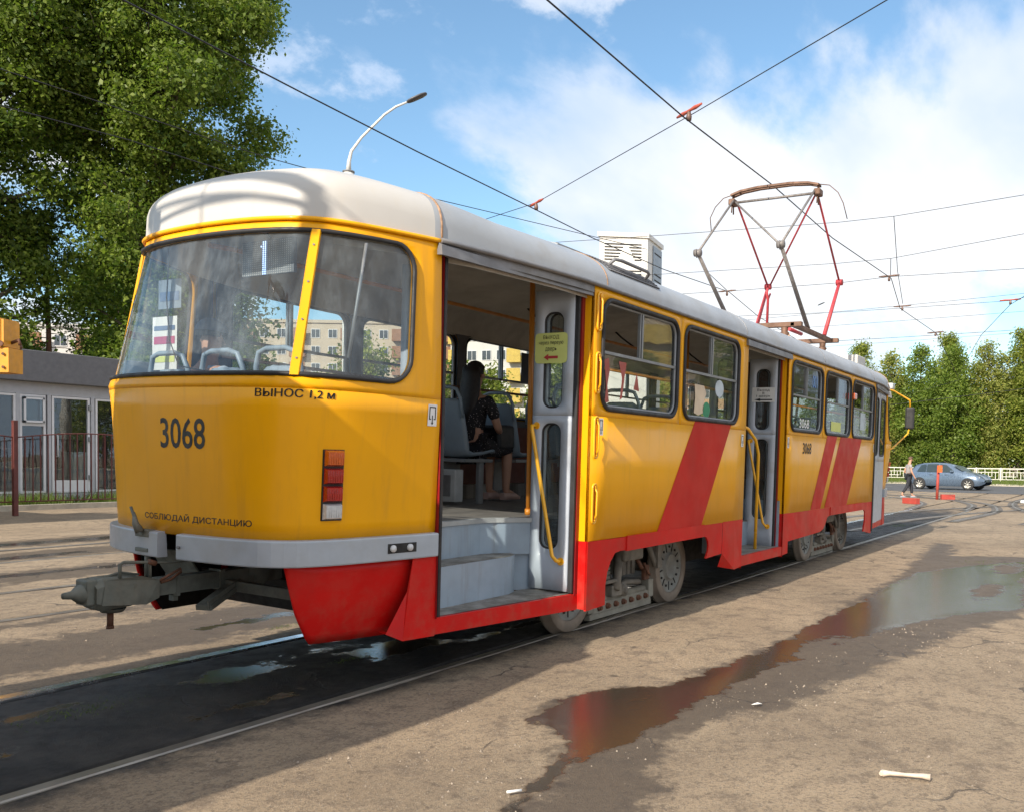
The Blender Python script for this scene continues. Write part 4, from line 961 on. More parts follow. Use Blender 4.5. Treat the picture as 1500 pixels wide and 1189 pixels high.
# -- folded door leaves
def leaf(x, y0, y1, z0, z1, rail, sign=None):
    """door leaf standing across the doorway, its outer face looking to the rear"""
    w = abs(y1 - y0)
    f = lambda a, z: (x, y0 + (y1 - y0) * a / w, z)          # a = 0 at the car side edge
    up = rrect(.085, w - .085, 1.79, 2.50, .07); lo = rrect(.085, w - .085, .74, 1.68, .07)
    d = bd('door_leaf', holed(up, (0, w, 1.735, z1), f, 2), GREYP, solid=.028, soff=0)
    bd('panel', holed(lo, (0, w, z0, 1.735), f, 2), GREYP, d, solid=.028, soff=0)
    for lp_ in (up, lo):
        bd('window_seal', MB().tube([f(a, z) for a, z in lp_], .013, 6, closed=True), RUB, d)
        bd('window_pane', patch(lp_, lambda a, z: (x + .012, f(a, z)[1], z), 1), GLS, d)
    if rail:
        p = [(x - .02, f(w - .04, 0)[1], 1.66), (x - .075, f(w - .035, 0)[1], 1.655), (x - .08, f(w - .05, 0)[1], 1.60), (x - .08, f(.09, 0)[1], .70), (x - .07, f(.06, 0)[1], .665), (x - .015, f(.055, 0)[1], .655)]
        bd('handrail', MB().tube(p, .015, 8), YB, d); bd('rail_foot', MB().cyl(p[0], (x - .002, p[0][1], p[0][2]), .028, 12).cyl((x - .02, p[-1][1], p[-1][2]), (x - .002, p[-1][1], p[-1][2]), .03, 12), YB, d)
    return d
dl1 = leaf(2.355, -1.13, -.79, .435, 2.66, True); leaf(2.41, -1.10, -.80, .435, 2.66, False)
dl2 = leaf(6.935, -1.14, -.80, .425, 2.62, True); leaf(6.99, -1.10, -.80, .425, 2.62, False)
leaf(1.03, -1.0, -.66, .44, 2.62, False); leaf(5.73, -1.14, -.80, .425, 2.62, False)
# paper notices taped to the leaves
def notice(x, y0, y1, z0, z1, mat, lines, tm, arrow_mat, az, leafo, rc=.02, bend=0.):
    f = lambda a, b, o=0.: (x - .020 - o - bend * (a * a) * 4, (y0 + y1) / 2 - a, (z0 + z1) / 2 + b)
    W = abs(y1 - y0); H = z1 - z0
    lp_ = rrect(-W / 2, W / 2, -H / 2, H / 2, rc, 3)
    o = bd('paper_notice', patch(lp_, lambda a, b: f(a, b), 3), mat, leafo)
    for tx, w, h, a, b in lines: put_text(tx, w, h, lambda p, q, a=a, b=b: f(p + a, q + b, .003), tm, o, xf=body)
    aw, ah, aa, ab = az
    m = MB().add([f(aa - aw / 2, ab, .003), f(aa - aw / 2 + aw * .33, ab + ah / 2, .003), f(aa - aw / 2 + aw * .33, ab + ah * .2, .003), f(aa + aw / 2, ab + ah * .2, .003), f(aa + aw / 2, ab - ah * .2, .003), f(aa - aw / 2 + aw * .33, ab - ah * .2, .003), f(aa - aw / 2 + aw * .33, ab - ah / 2, .003)], [(0, 1, 2, 3, 4, 5, 6)])
    bd('arrow', m, arrow_mat, o); return o
notice(2.355, -.80, -1.085, 2.12, 2.345, PAPY, [('ВЫХОД', .14, .033, .0, .078), ('через первую', .215, .03, .0, .034), ('дверь', .10, .034, .0, -.012)], BLK, PAPR, (.125, .05, .0, -.068), dl1, .03)
notice(6.935, -.84, -1.12, 2.115, 2.285, PAPER, [('Выход', .15, .034, 0, .052), ('в', .024, .024, 0, .018), ('1 дверь', .17, .032, 0, -.018)], BLK, BLK, (.22, .035, 0, -.058), dl2, .004)

# -- lettering, stickers and lamps on the skin
def PT(s0, z0, P=PE, off=.0035): return lambda a, b: P(s0 + a, z0 + b, off)
def zt_(fn): return fn
put_text('3068', .338, .168, PT(.188, 1.512, PE, .0015), BLK, T, 'fleet_number', bold=.012, xf=body)
for d_ in (-.0015, .0015): put_text('ВЫНОС 1,2 м', .41, .050, PT(.868 + d_, 1.732, PE, .0015 + d_ * .2), BLK, T, 'lettering', xf=body)
for d_ in (-.0015, .0015): put_text('ВЫНОС 1,2 м', .41, .050, PT(-.868 + d_, 1.732, PE, .0015 + d_ * .2), BLK, T, 'lettering', xf=body)
put_text('СОБЛЮДАЙ ДИСТАНЦИЮ', .84, .050, PT(.265, 1.045, PE, .0015), BLK, T, 'lettering', bold=.012, xf=body)
SY = -1.2535
def sidef(x0, z0, y=SY): return lambda a, b: (x0 + a, y, z0 + b)
put_text('3068', .36, .14, sidef(7.83, 1.595), BLK, T, 'fleet_number', bold=.012, xf=body)
put_text('3068', .40, .115, sidef(7.74, 1.90, -1.232), WHT, T, 'fleet_number', bold=.01, xf=body)
put_text('001', .22, .16, sidef(8.12, 2.44, -1.236), pbr('sticker_blue', (.10, .25, .55), .5), T, 'sticker', bold=.01, xf=body)
def door_sticker(fn, mat=WHT):
    w, h = .066, .128; q = lambda pts, o=0: [fn(a, b, o) for a, b in pts]
    o = bd('door_sticker', MB().add(q(((-w / 2, -h / 2), (w / 2, -h / 2), (w / 2, h / 2), (-w / 2, h / 2))), [(0, 1, 2, 3)]), mat)
    m = MB()
    for r in ((-.024, -.018, -.026, .05), (.018, .024, -.026, .05), (-.024, .024, .044, .05), (-.024, -.010, -.026, -.020), (.010, .024, -.026, -.020), (-.003, .003, -.05, .0)):
        a0, a1, b0, b1 = r; m.add(q(((a0, b0), (a1, b0), (a1, b1), (a0, b1)), .0015), [(0, 1, 2, 3)])
    m.add(q(((0, -.058), (.009, -.042), (-.009, -.042)), .0015), [(0, 1, 2)])
    bd('pictogram', m, BLK, o)
door_sticker(lambda a, b, o: PE(1.70 + a, 1.665 + b, .004 + o))
for x, z in ((2.575, 1.665), (5.55, 1.635), (7.07, 1.65)): door_sticker(lambda a, b, o, x=x, z=z: (x + a, -1.2535 - o, z + b))
door_sticker(lambda a, b, o: (11.40 + a * .6, -1.2535 - o, 1.66 + b))
def poly_stripe(pts): bd('stripe', MB().add([(x, -1.2525, z) for x, z in pts], [(0, 1, 2, 3)]), RIB)
poly_stripe([(3.60, .812), (4.55, .812), (5.22, 1.782), (4.32, 1.782)])
poly_stripe([(8.07, .812), (8.52, .812), (9.22, 1.782), (8.73, 1.782)]); poly_stripe([(8.71, .812), (9.86, .812), (10.62, 1.782), (9.40, 1.782)])
# tail lamp clusters
for P in (PE, PF):
    for sg in (1, -1):
        sc_ = lambda z: 1.104 + (1.44 - z) * .085
        hs = bd('tail_lamp', MB().grid([[P(sg * (sc_(zz_) + a), zz_, o_) for a, o_ in ((-.063, -.002), (-.060, .008), (.060, .008), (.063, -.002))] for zz_ in (1.062, 1.448)], False), RUB)
        for k, mt in enumerate((LAMPO, LAMPR, LAMPR, LAMPC)):
            zc_ = 1.401 - .0965 * k; w, h = .055, .044
            pr = [(-w, -h, .006), (w, -h, .006), (w, h, .006), (-w, h, .006), (-w * .82, -h * .78, .036), (w * .82, -h * .78, .036), (w * .82, h * .78, .036), (-w * .82, h * .78, .036)]
            bd('lens', MB().add([P(sg * (sc_(zc_ + b) + a), zc_ + b, o) for a, b, o in pr], [(0, 1, 5, 4), (1, 2, 6, 5), (2, 3, 7, 6), (3, 0, 4, 7), (4, 5, 6, 7)]), mt, hs)
            fl_ = MB()
            for q in range(7): a = -w * .75 + 1.5 * w * q / 6; fl_.tube([P(sg * (sc_(zc_ + b) + a), zc_ + b, .0362) for b in (-h * .7, h * .7)], .0016, 4)
            tag(bd('lens_rib', fl_, mt, hs), kind='stuff')
# route display behind the rear glass
mb = MB(); lit = MB()
for i in range(24):
    for j in range(16):
        y0 = .09 + .0178 * i; zq = 2.452 + .0122 * j; on = (i in (10, 11) and j < 16) or (i == 9 and j == 13)
        tgt = lit if on else mb; s = .0042 if on else .0024
        tgt.add([(.262, -y0 - s, zq - s), (.262, -y0 + s, zq - s), (.262, -y0 + s, zq + s), (.262, -y0 - s, zq + s)], [(0, 1, 2, 3)])
mp_ = bd('route_display', MB().box((.268, -.52, 2.447), (.29, -.08, 2.648)), pbr('display_grey', (.16, .17, .19), .5))
tag(bd('display_dots', mb, pbr('display_dot', (.55, .55, .5), .5), mp_), kind='stuff'); bd('display_digit', lit, emis('display_lit', (.45, .62, 1.0), 2.6), mp_)
bd('display_cable', MB().tube([(.29, -.3, 2.66), (.28, -.28, 2.69), (.30, -.22, 2.70)], .005, 5).tube([(.05, .30, 2.60), (-.02, .22, 2.3), (-.04, .16, 2.05), (-.02, .1, 1.9), (0, -.1, 1.87), (.1, -.3, 1.86)], .004, 5), RUB, mp_)
# papers stuck on the inside of the glass
def sheet_in(y0, y1, z0, z1, mat, x=.42, bands=()):
    o = bd('paper_notice', MB().add([(x, y0, z0), (x, y1, z0), (x, y1, z1), (x, y0, z1)], [(0, 1, 2, 3)]), mat)
    for (b0, b1, m2) in bands: bd('print_block', MB().add([(x - .003, y0 + .02, b0), (x - .003, y1 - .02, b0), (x - .003, y1 - .02, b1), (x - .003, y0 + .02, b1)], [(0, 1, 2, 3)]), m2, o)
PINK = pbr('print_pink', (.45, .06, .16), .5); PBLU = pbr('print_blue', (.10, .16, .28), .5)
sheet_in(.72, .98, 1.93, 2.28, PAPER, .40, ((2.10, 2.15, PINK), (1.98, 2.02, PAPY), (2.19, 2.22, PBLU)))
sheet_in(.68, .92, 2.33, 2.52, pbr('poster_blue_grey', (.22, .27, .33), .5), .40, ((2.38, 2.44, PBLU),))
bd('sticker_remains', MB().add([(2.60 + a, -1.233, z) for a, z in ((.03, 2.17), (.10, 2.19), (.12, 2.10), (.09, 1.98), (.12, 1.86), (.05, 1.84), (.07, 1.97), (.05, 2.08))], [(0, 1, 2, 3, 4, 5, 6, 7)]).add([(2.86 + a, -1.233, z) for a, z in ((.0, 2.18), (.13, 2.18), (.10, 2.05), (.07, 1.90), (.03, 1.88), (.06, 2.05))], [(0, 1, 2, 3, 4, 5)]).add([(3.12 + a, -1.233, z) for a, z in ((0, 1.98), (.05, 2.12), (.10, 1.97))], [(0, 1, 2)]), pbr('torn_red', (.35, .08, .06), .6))
bd('sticker_remains', MB().add([(4.33 + a, -1.233, z) for a, z in ((0, 1.86), (.02, 2.0), (.0, 2.12), (.22, 2.12), (.28, 2.05), (.24, 2.0), (.22, 1.87), (.1, 1.84))], [(0, 1, 2, 3, 4, 5, 6, 7)]), pbr('torn_cream', (.62, .50, .36), .6))
bd('sticker_remains', MB().add([(4.62 + .09 * math.cos(R(a)), -1.233, 1.90 + .075 * math.sin(R(a))) for a in range(0, 360, 30)], [tuple(range(12))]), pbr('sticker_green', (.03, .25, .12), .6))
bd('sticker_remains', MB().add([(4.93 + .11 * math.cos(R(a)), -1.233, 2.12 + .085 * math.sin(R(a))) for a in range(0, 360, 30)], [tuple(range(12))]), pbr('sticker_pale', (.45, .52, .56), .6))
bd('sticker_remains', MB().add([(7.22 + .06 * math.cos(R(a)), -1.233, 1.90 + .08 * math.sin(R(a))) for a in range(0, 360, 30)], [tuple(range(12))]), MATS['sticker_green'])
bd('paper_notice', MB().add([(x, -1.233, z) for x, z in ((8.95, 1.85), (9.45, 1.85), (9.45, 1.98), (8.95, 1.98))], [(0, 1, 2, 3)]), PAPY)
bd('paper_notice', MB().add([(x, -1.233, z) for x, z in ((10.55, 1.92), (10.85, 1.92), (10.85, 2.18), (10.55, 2.18))], [(0, 1, 2, 3)]), MATS['sticker_pale'])
bd('indicator_lamp', MB().box((9.90, -1.30, 2.335), (10.05, -1.25, 2.43), .015), LAMPO); bd('indicator_lamp', MB().box((9.80, -1.235, 2.33), (9.88, -1.225, 2.42)), LAMPR)
bd('poster', MB().add([(5.0, 1.17, 2.22), (5.32, 1.17, 2.22), (5.32, 1.17, 2.55), (5.0, 1.17, 2.55)], [(0, 1, 2, 3)]), pbr('poster_dark', (.03, .04, .07), .4))

# -- seats
def seat_mesh(px, py, right=1):
    """plastic bucket seat facing +x with a loop handle"""
    rows = []
    prof = [(.40, .445, .20), (.36, .455, .21), (.20, .43, .215), (.05, .42, .215), (-.02, .44, .215), (-.06, .52, .215), (-.09, .66, .21), (-.115, .80, .20), (-.13, .92, .17), (-.132, .95, .12)]
    for x, z, w in prof:
        rows.append([(x - .03 * (abs(t) ** 2) * -1 * (1 if z > .5 else 0), t * w, z + .035 * abs(t) ** 3 * (1 if z < .5 else 0)) for t in (-1, -.8, -.4, 0, .4, .8, 1)])
    sh = MB().grid(rows); return sh
def make_seat(x, y):
    zf = .962
    f = lambda p: body((p[0] + x, p[1] + y, p[2] + zf))
    s = seat_mesh(0, 0).build('seat', SEATM, T, f, solid=.022)
    hb = MB().tube([(-.10, -.195, .78), (-.125, -.185, .95), (-.135, -.15, 1.03), (-.14, -.08, 1.05), (-.14, .08, 1.05), (-.135, .15, 1.03), (-.125, .185, .95), (-.10, .195, .78)], .016, 8).build('grab_loop', SEATM, T, f); hb.parent = s
    lg = MB().box((.20, -.17, 0), (.27, -.13, .42), .005).box((.20, .13, 0), (.27, .17, .42), .005).box((-.04, -.19, .385), (.38, .19, .415), .004).box((-.0, .1, .10), (.26, .13, .40))
    l = lg.build('seat_frame', SEATF, T, f); l.parent = s; return s
proto_seat = make_seat(0, 0)
# proto is moved by baking: place real seats as copies with an offset in the leaning body frame
SEATS = [(3.13, .62), (3.93, .62), (4.72, .62), (5.5, .62), (6.28, .62), (7.1, .62), (7.9, .62), (8.7, .62), (9.5, .62), (10.3, .62),
         (1.25, .55), (2.3, .62), (2.95, -.85), (3.72, -.85), (4.5, -.85), (7.5, -.85), (8.3, -.85), (9.1, -.85), (9.9, -.85)]
SEATS += [(.36, .56), (.36, .05), (.36, -.44)]
base = body((0, 0, .962)) - Vector((0, 0, .962))
for i, (x, y) in enumerate(SEATS):
    if i == 0: s = proto_seat
    else: s = copy_tree(proto_seat, T)
    off = body((x, y, .962)) - body((0, 0, .962)); s.location = off
# heater box under the first seat seen through the door
bd('heater', MB().box((2.98, .45, .99), (3.10, .80, 1.28), .01), pbr('heater_white', (.45, .47, .48), .5)); bd('grille', MB().box((2.965, .50, 1.04), (2.979, .75, 1.23)), ALUD)
bd('floor_strip', MB().box((.95, 1.05, .962), (13, 1.19, 1.10)), TREAD)
# poles and rails
pl = MB().tube([(2.60, -.60, .965), (2.57, -.60, 2.95)], .021, 10); p_o = bd('pole', pl, YO); bd('pole_foot', MB().cyl((2.60, -.60, .963), (2.60, -.60, 1.01), .03, 12), YO, p_o)
for x, y in ((5.6, -.58), (7.02, -.58), (8.6, .3), (10.9, -.5)): bd('pole', MB().tube([(x, y, .965), (x, y, 2.9)], .017, 8), YO)
for y, z in ((.42, 2.72),):
    bd('ceiling_rail', MB().tube([(.35, y * .8, z - .03), (.6, y, z), (13.2, y, z)], .0165, 8), YO)
for x in (2.6, 4.4, 6.3, 8.4): bd('hanger', MB().tube([(x, .42, 2.72), (x, .62, 2.86), (x, .70, 2.93)], .011, 6), RUB)
bd('window_rail', MB().tube([(.95, 1.0, 2.08), (2.4, 1.15, 2.08), (13, 1.15, 2.08)], .014, 6), pbr('brown_rail', (.14, .06, .03), .5))
for xa, xb in ((2.5, 5.6), (7.05, 11.4)): bd('window_rail', MB().tube([(xa, -1.15, 2.12), (xb, -1.15, 2.12)], .014, 6), YO)
# middle doorway hoop
bd('handrail', MB().tube([(6.02, -1.02, 1.82), (6.22, -1.06, 1.78), (6.40, -1.09, 1.66), (6.48, -1.10, 1.50), (6.48, -1.10, .425)], .0185, 10), YB)
bd('screen', MB().box((7.05, -1.15, 1.2), (7.07, -.65, 2.6)), pbr('partition_brown', (.12, .05, .03), .5))
# hinge-pipe inside the side glass of the rear end
bd('curtain_rod', MB().tube([(.42, -.93, 2.60), (.30, -.93, 1.95)], .010, 6), ALU)
# driver's partition at the front (closes the view down the car)
bd('cab_partition', MB().box((12.0, -.95, .96), (12.04, 1.12, 1.75)), INWALL); bd('partition_glass', MB().box((12.0, -.9, 1.76), (12.012, 1.1, 2.6)), GLS)
# front mirror on yellow brackets
mr = bd('mirror', MB().box((14.22, -1.32, 2.06), (14.31, -1.16, 2.47), .03), RUB)
bd('mirror_arm', MB().tube([(13.62, -.90, 2.78), (13.9, -1.0, 2.75), (14.25, -1.23, 2.60), (14.26, -1.24, 2.46)], .016, 8).tube([(13.55, -.98, 1.62), (13.85, -1.04, 1.7), (14.25, -1.22, 1.98), (14.26, -1.24, 2.1)], .014, 8), YB, mr)
bd('marker_lamp', MB().box((13.25, -1.12, 2.74), (13.45, -1.0, 2.84), .015), LAMPC)

# -- pantograph (stands on the roof near the front bogie)
PX = 10.0; PZ = 5.52
pan = MB()
RZ = 3.24
for x in (PX - .95, PX + .95): pan.box((x - .04, -.75, RZ + .05), (x + .04, .75, RZ + .12), .01)
for y in (-.62, .62): pan.box((PX - .99, y - .035, RZ + .052), (PX + .99, y + .035, RZ + .118), .01)
for x in (PX - .95, PX + .95):
    for y in (-.5, .5): pan.lathe((x, y, RZ - .13), (0, 0, 1), [(0, .05), (.04, .07), (.06, .045), (.10, .07), (.12, .045), (.18, .05)], 12)
po = bd('pantograph', pan, PBRN)
def pp(x, y, z): return (PX + x - (.14 if z > PZ - .5 else 0), y, z)
KN = [(-1.55, .60, 4.30), (-1.55, -.60, 4.31), (1.42, .60, 4.33), (1.42, -.60, 4.32)]
TOP = [(-.08, .52), (-.08, -.52), (.08, .52), (.08, -.52)]
for i, (kx, ky, kz) in enumerate(KN):
    sg = 1 if kx > 0 else -1; red = kx > 0
    sy = 1 if ky > 0 else -1
    lo = bd('lower_arm', MB().tube([pp(-.12 if sg < 0 else .74, sy * .58, RZ + .14), pp(kx, ky, kz)], [.034, .026], 10), PRED if red else PGRY, po)
    bd('arm_joint', MB().lathe(pp(kx, ky - .05, kz), (0, 1, 0), [(0, .001), (0, .05), (.10, .05), (.10, .001)], 12).tube([pp(kx - .05, ky, kz + .04), pp(kx - .08, ky, kz - .03), pp(kx - .02, ky, kz - .07)], .010, 5), PRED if red else PGRY, lo)
    tx, ty = (TOP[i][0], TOP[i][1] * 1.2)
    ua = MB().tube([pp(kx, ky, kz), pp(tx, ty, PZ - .16)], .017, 8)
    uo = bd('upper_arm', ua, PRED if red else PGRY, po)
for sx in (-1, 1):      # diagonal braces meeting mid-span on each side
    kx = -1.55 if sx < 0 else 1.42
    bd('upper_brace', MB().tube([pp(kx, .58, 4.32), pp(.06, -.60, PZ - .18)], .015, 8) if sx > 0 else MB().tube([pp(kx, -.58, 4.32), pp(-.06, .60, PZ - .18)], .015, 8), PRED if sx > 0 else PGRY, po)
bd('head_tube', MB().tube([pp(0, -.66, PZ - .17), pp(0, .66, PZ - .17)], .020, 8), PGRY, po)
for y in (-.66, .66):
    bd('head_joint', MB().box(pp(-.09, y - .05, PZ - .22), pp(.09, y + .05, PZ - .12), .02).tube([pp(0, y, PZ - .15), pp(0, y, PZ - .04)], .018, 6).tube([pp(.02, y, PZ - .2), pp(.03, y, PZ - .34)], .012, 5).tube([pp(-.04, y, PZ - .2), pp(-.05, y, PZ - .33)], .010, 5), PBRN, po)
sh = MB()
sy_ = [(-.68, -.05), (-.52, -.005), (-.25, .02), (.25, .02), (.52, -.005), (.68, -.05)]
for dx in (-.05, .05):
    sh.grid([[pp(dx + a, y, PZ + z + b) for a, b in ((-.028, -.03), (-.028, 0), (.028, 0), (.028, -.03))] for y, z in sy_], False, True)
for y in (-.55, .55): sh.tube([pp(-.05, y, PZ - .03), pp(.05, y, PZ - .03)], .015, 6)
bd('contact_shoe', sh, PBRN, po)
for dx in (0,):
    for sg in (-1, 1):
        bd('horn', MB().tube([pp(dx, sg * .68, PZ - .05), pp(dx, sg * .82, PZ - .08), pp(dx, sg * .95, PZ - .20), pp(dx, sg * 1.03, PZ - .36), pp(dx, sg * 1.06, PZ - .56)], .007, 6), PBRN, po)
for y in (-.35, .35): bd('pantograph_spring', MB().tube([pp(-.3, y, RZ + .12), pp(.3, y, RZ + .12)], .03, 8), PRED, po)
bd('pantograph_hook', MB().tube([pp(-.55, -.1, RZ + .1), pp(-.55, -.1, RZ + .52), pp(-.62, -.1, RZ + .62), pp(-.58, -.1, RZ + .68)], .02, 6).tube([pp(-.55, -.1, RZ + .52), pp(-.46, -.1, RZ + .62)], .016, 6), PRED, po)
bd('roof_box', MB().box((12.2, -.75, 3.02), (12.75, -.1, 3.24), .02), CAPM)

# -- a second tram waits right behind (outside the frame, it shades the lower rear of the first)
tram2 = copy_tree(tram); tram2.location = (-LEN - 1.76, .485, 0); tram2.rotation_euler = (0, 0, R(-3.0))
tram2['label'] = 'second yellow tram waiting right behind the first, outside the picture'; tram2['category'] = 'tram'
for ch in kids(tram2):
    if ch.name.startswith('pantograph'):
        ch.location = (1.85, .12, 0)
    if ch.name.startswith('mirror'):
        for q in kids(ch): bpy.data.objects.remove(q)
        bpy.data.objects.remove(ch)
# ------------------------------------------------------------------ surroundings
def leafcloud(name, clumps, n, size, mat, seed, parent=None, droop=0., squash=.8, kind=None):
    g = np.random.default_rng(seed); C_ = np.array([c[:3] for c in clumps]); Rr = np.array([c[3] for c in clumps])
    w = Rr ** 2; w /= w.sum(); ns = n // 14
    k = g.choice(len(clumps), ns, p=w)
    d = g.normal(size=(ns, 3)); d /= np.linalg.norm(d, axis=1)[:, None]
    rad = Rr[k] * (.50 + .55 * g.random(ns) ** .6); sub = C_[k] + d * rad[:, None] * np.array([1, 1, squash]) + g.normal(size=(ns, 3)) * .12
    kk = g.integers(0, ns, n); P = sub[kk] + g.normal(size=(n, 3)) * np.array([1, 1, .8]) * size * 1.55
    if droop: P[:, 2] -= np.abs(g.normal(size=n)) * droop
    nrm = d[kk] * .6 + g.normal(size=(n, 3)) * .75 + np.array([0, 0, .35]); nrm /= np.linalg.norm(nrm, axis=1)[:, None]
    t = np.cross(nrm, g.normal(size=(n, 3))); t /= np.linalg.norm(t, axis=1)[:, None]; b = np.cross(nrm, t)
    L_ = (size * (.45 + 1.0 * g.random(n) ** 1.4) * (.75 + .5 * g.random(ns)[kk]))[:, None]; W_ = L_ * .62
    v = np.stack([P - t * L_ * .5, P + b * W_ * .5 + nrm * W_ * .12, P + t * L_ * .5, P - b * W_ * .5 + nrm * W_ * .12], 1).reshape(-1, 3)
    f = np.arange(n * 4).reshape(n, 4)
    hue = np.clip(g.normal(.5, .22, ns)[kk] + g.normal(0, .15, n), 0, 1)
    o = npmesh(name, v, f, mat, dict(v=np.repeat(hue, 4)), parent=parent)
    if parent is not None and parent.location.length: o.matrix_parent_inverse = Matrix.Translation(-parent.location)
    return o
def tree(name, label, x, y, h, prof, nl, size, mat, seed, cat='tree', group=None, trunk=.22, nc=26, bark=None, base=0., limbs=True, droop=0., cs=.27):
    """prof: list of (height fraction, crown radius)"""
    rnd = random.Random(seed); root = empty(name, label, cat, (x, y, base), group)
    hs = [p[0] for p in prof]; rs_ = [p[1] for p in prof]
    cl = []
    lean = (rnd.uniform(-.3, .3), rnd.uniform(-.3, .3))
    for i in range(nc):
        t = hs[0] + (hs[-1] - hs[0]) * ((i + rnd.random()) / nc)
        rr = float(np.interp(t, hs, rs_)); a = rnd.uniform(0, 2 * PI) if i % 2 else i * 2.4
        q = rr * math.sqrt(rnd.random()) * .80; cr = max(.32, rr * rnd.uniform(cs, cs + .22))
        cl.append((x + q * math.cos(a) + lean[0] * t, y + q * math.sin(a) + lean[1] * t, base + t * h, cr))
    cl.append((x + lean[0], y + lean[1], base + h * .97, .5))
    tk = MB(); pts = [(x + lean[0] * k / 8 + rnd.uniform(-.08, .08) * (k > 0), y + lean[1] * k / 8 + rnd.uniform(-.08, .08) * (k > 0), base - .1 + h * .93 * k / 8) for k in range(9)]
    tk.tube(pts, [trunk * (1.25 if k == 0 else 1) * (1 - .9 * k / 8) + .02 for k in range(9)], 9)
    tk.build('trunk', bark or WOODP, root)
    lm = MB()
    for c in cl[:-1]:
        z0 = max(base + h * .12, c[2] - rnd.uniform(.8, 1.8) * max(.6, c[3])); k = min(7, max(0, (z0 - base + .1) / (h * .93) * 8)); i0 = int(k); p0 = Vector(pts[i0]) + (Vector(pts[min(8, i0 + 1)]) - Vector(pts[i0])) * (k - i0)
        p2 = Vector(c[:3]); m_ = (p0 + p2) / 2 + Vector((rnd.uniform(-.2, .2), rnd.uniform(-.2, .2), -.15)); r0 = trunk * .32
        lm.tube(bez(p0, m_, p2, 4), [r0, r0 * .75, r0 * .5, r0 * .35, .012], 5)
        for q in range(3):
            e = p2 + Vector((rnd.uniform(-1, 1), rnd.uniform(-1, 1), rnd.uniform(-.6, .9))) * c[3] * .8; lm.tube([m_.lerp(p2, .6), e], [r0 * .3, .008], 4)
    lm.build('branch', bark or WOODP, root)
    leafcloud('crown', cl, nl, size, mat, seed, root, droop)
    return root
POP = [(.10, 2.6), (.22, 3.3), (.42, 4.1), (.62, 4.9), (.76, 4.6), (.90, 3.2), (1.0, 1.2)]
tree('poplar_tree', 'big dark green poplar whose crown ends right above the rear roof of the tram', 16.6, 24.6, 22, [(.13, 1.9), (.20, 2.4), (.30, 2.9), (.44, 3.0), (.54, 3.5), (.62, 4.7), (.70, 5.0), (.80, 4.4), (.90, 3.4), (1.0, 1.5)], 200000, .15, LEAFD, 11, group=None, trunk=.36, nc=112, cs=.12)
tree('poplar_tree', 'poplar at the left edge of the picture behind the glass pavilion', 12.0, 27.2, 23, [(.13, 2.0), (.3, 2.7), (.5, 3.5), (.7, 4.0), (.85, 3.6), (1, 1.3)], 145000, .15, LEAFD, 12, trunk=.38, nc=84, cs=.12)
tree('poplar_tree', 'poplar farther back between the two big poplars', 22.5, 35.5, 15, [(.14, 1.8), (.3, 2.6), (.6, 2.8), (.85, 2.0), (1, .8)], 30000, .26, LEAFD, 13, trunk=.32, nc=40)
tree('poplar_tree', 'poplar mostly outside the left edge of the picture', 6.5, 31.0, 21, POP, 30000, .32, LEAFD, 14, trunk=.34, nc=32)
tree('maple_tree', 'dense tree low behind the rear window of the tram', 27.0, 35.5, 11.5, [(.08, 2.3), (.3, 3.4), (.6, 3.6), (.85, 2.4), (1, .8)], 26000, .26, LEAFD, 15, trunk=.22)
tree('maple_tree', 'bushy tree seen through the open rear door above the seats', 47.7, 33.0, 7.4, [(.05, 2.2), (.3, 3.0), (.6, 2.7), (.85, 1.6), (1, .5)], 20000, .26, LEAFB, 17, trunk=.18)
for i, (x, y, h, r0) in enumerate(((34.5, 42.0, 8.2, 2.4), (39.5, 37.2, 9.0, 2.7), (45.5, 33.8, 7.6, 2.5), (52.5, 30.5, 8.4, 2.7), (60.5, 28.0, 7.8, 2.5), (70, 29.5, 9.0, 2.8))):
    tree('garden_tree', ['round garden tree behind the man in the cap', 'green garden tree right of the rear window post', 'low garden tree behind the rear side glass', 'garden tree behind the seated woman', 'garden tree behind the door leaf of the tram', 'garden tree behind the middle of the tram'][i], x, y, h, [(.06, r0 * .7), (.3, r0), (.65, r0 * .95), (.88, r0 * .6), (1, .3)], 14000, .27, LEAFB if i % 2 else MATS['leaf_poplar'], 210 + i, group='garden trees beyond the tracks', trunk=.16, nc=34, cs=.2)
# nearly bare spruce between the poplars
sp = empty('bare_spruce', 'thin nearly bare spruce trunk between the two poplars', 'tree', (13.9, 27.0, 0))
k = MB().tube([(13.9, 27, -.1), (13.95, 27, 5), (13.88, 27.05, 10.2)], [.13, .09, .02], 7); k.build('trunk', RUSTM, sp)
k = MB(); rr = random.Random(5); cl = []
for i in range(46):
    z = 2.5 + 7.4 * i / 46; a = rr.uniform(0, 2 * PI); l = (10.6 - z) * .14 + rr.uniform(.2, .6); e = (13.9 + l * math.cos(a), 27 + l * math.sin(a), z - .12 * l + .1)
    k.tube([(13.9, 27, z), ((13.9 + e[0]) / 2, (27 + e[1]) / 2, z + .05), e], [.018, .012, .005], 4)
    if rr.random() < .45: cl.append((*e, .22))
k.build('branch', RUSTM, sp); leafcloud('crown', cl, 4200, .10, LEAFN, 3, sp)
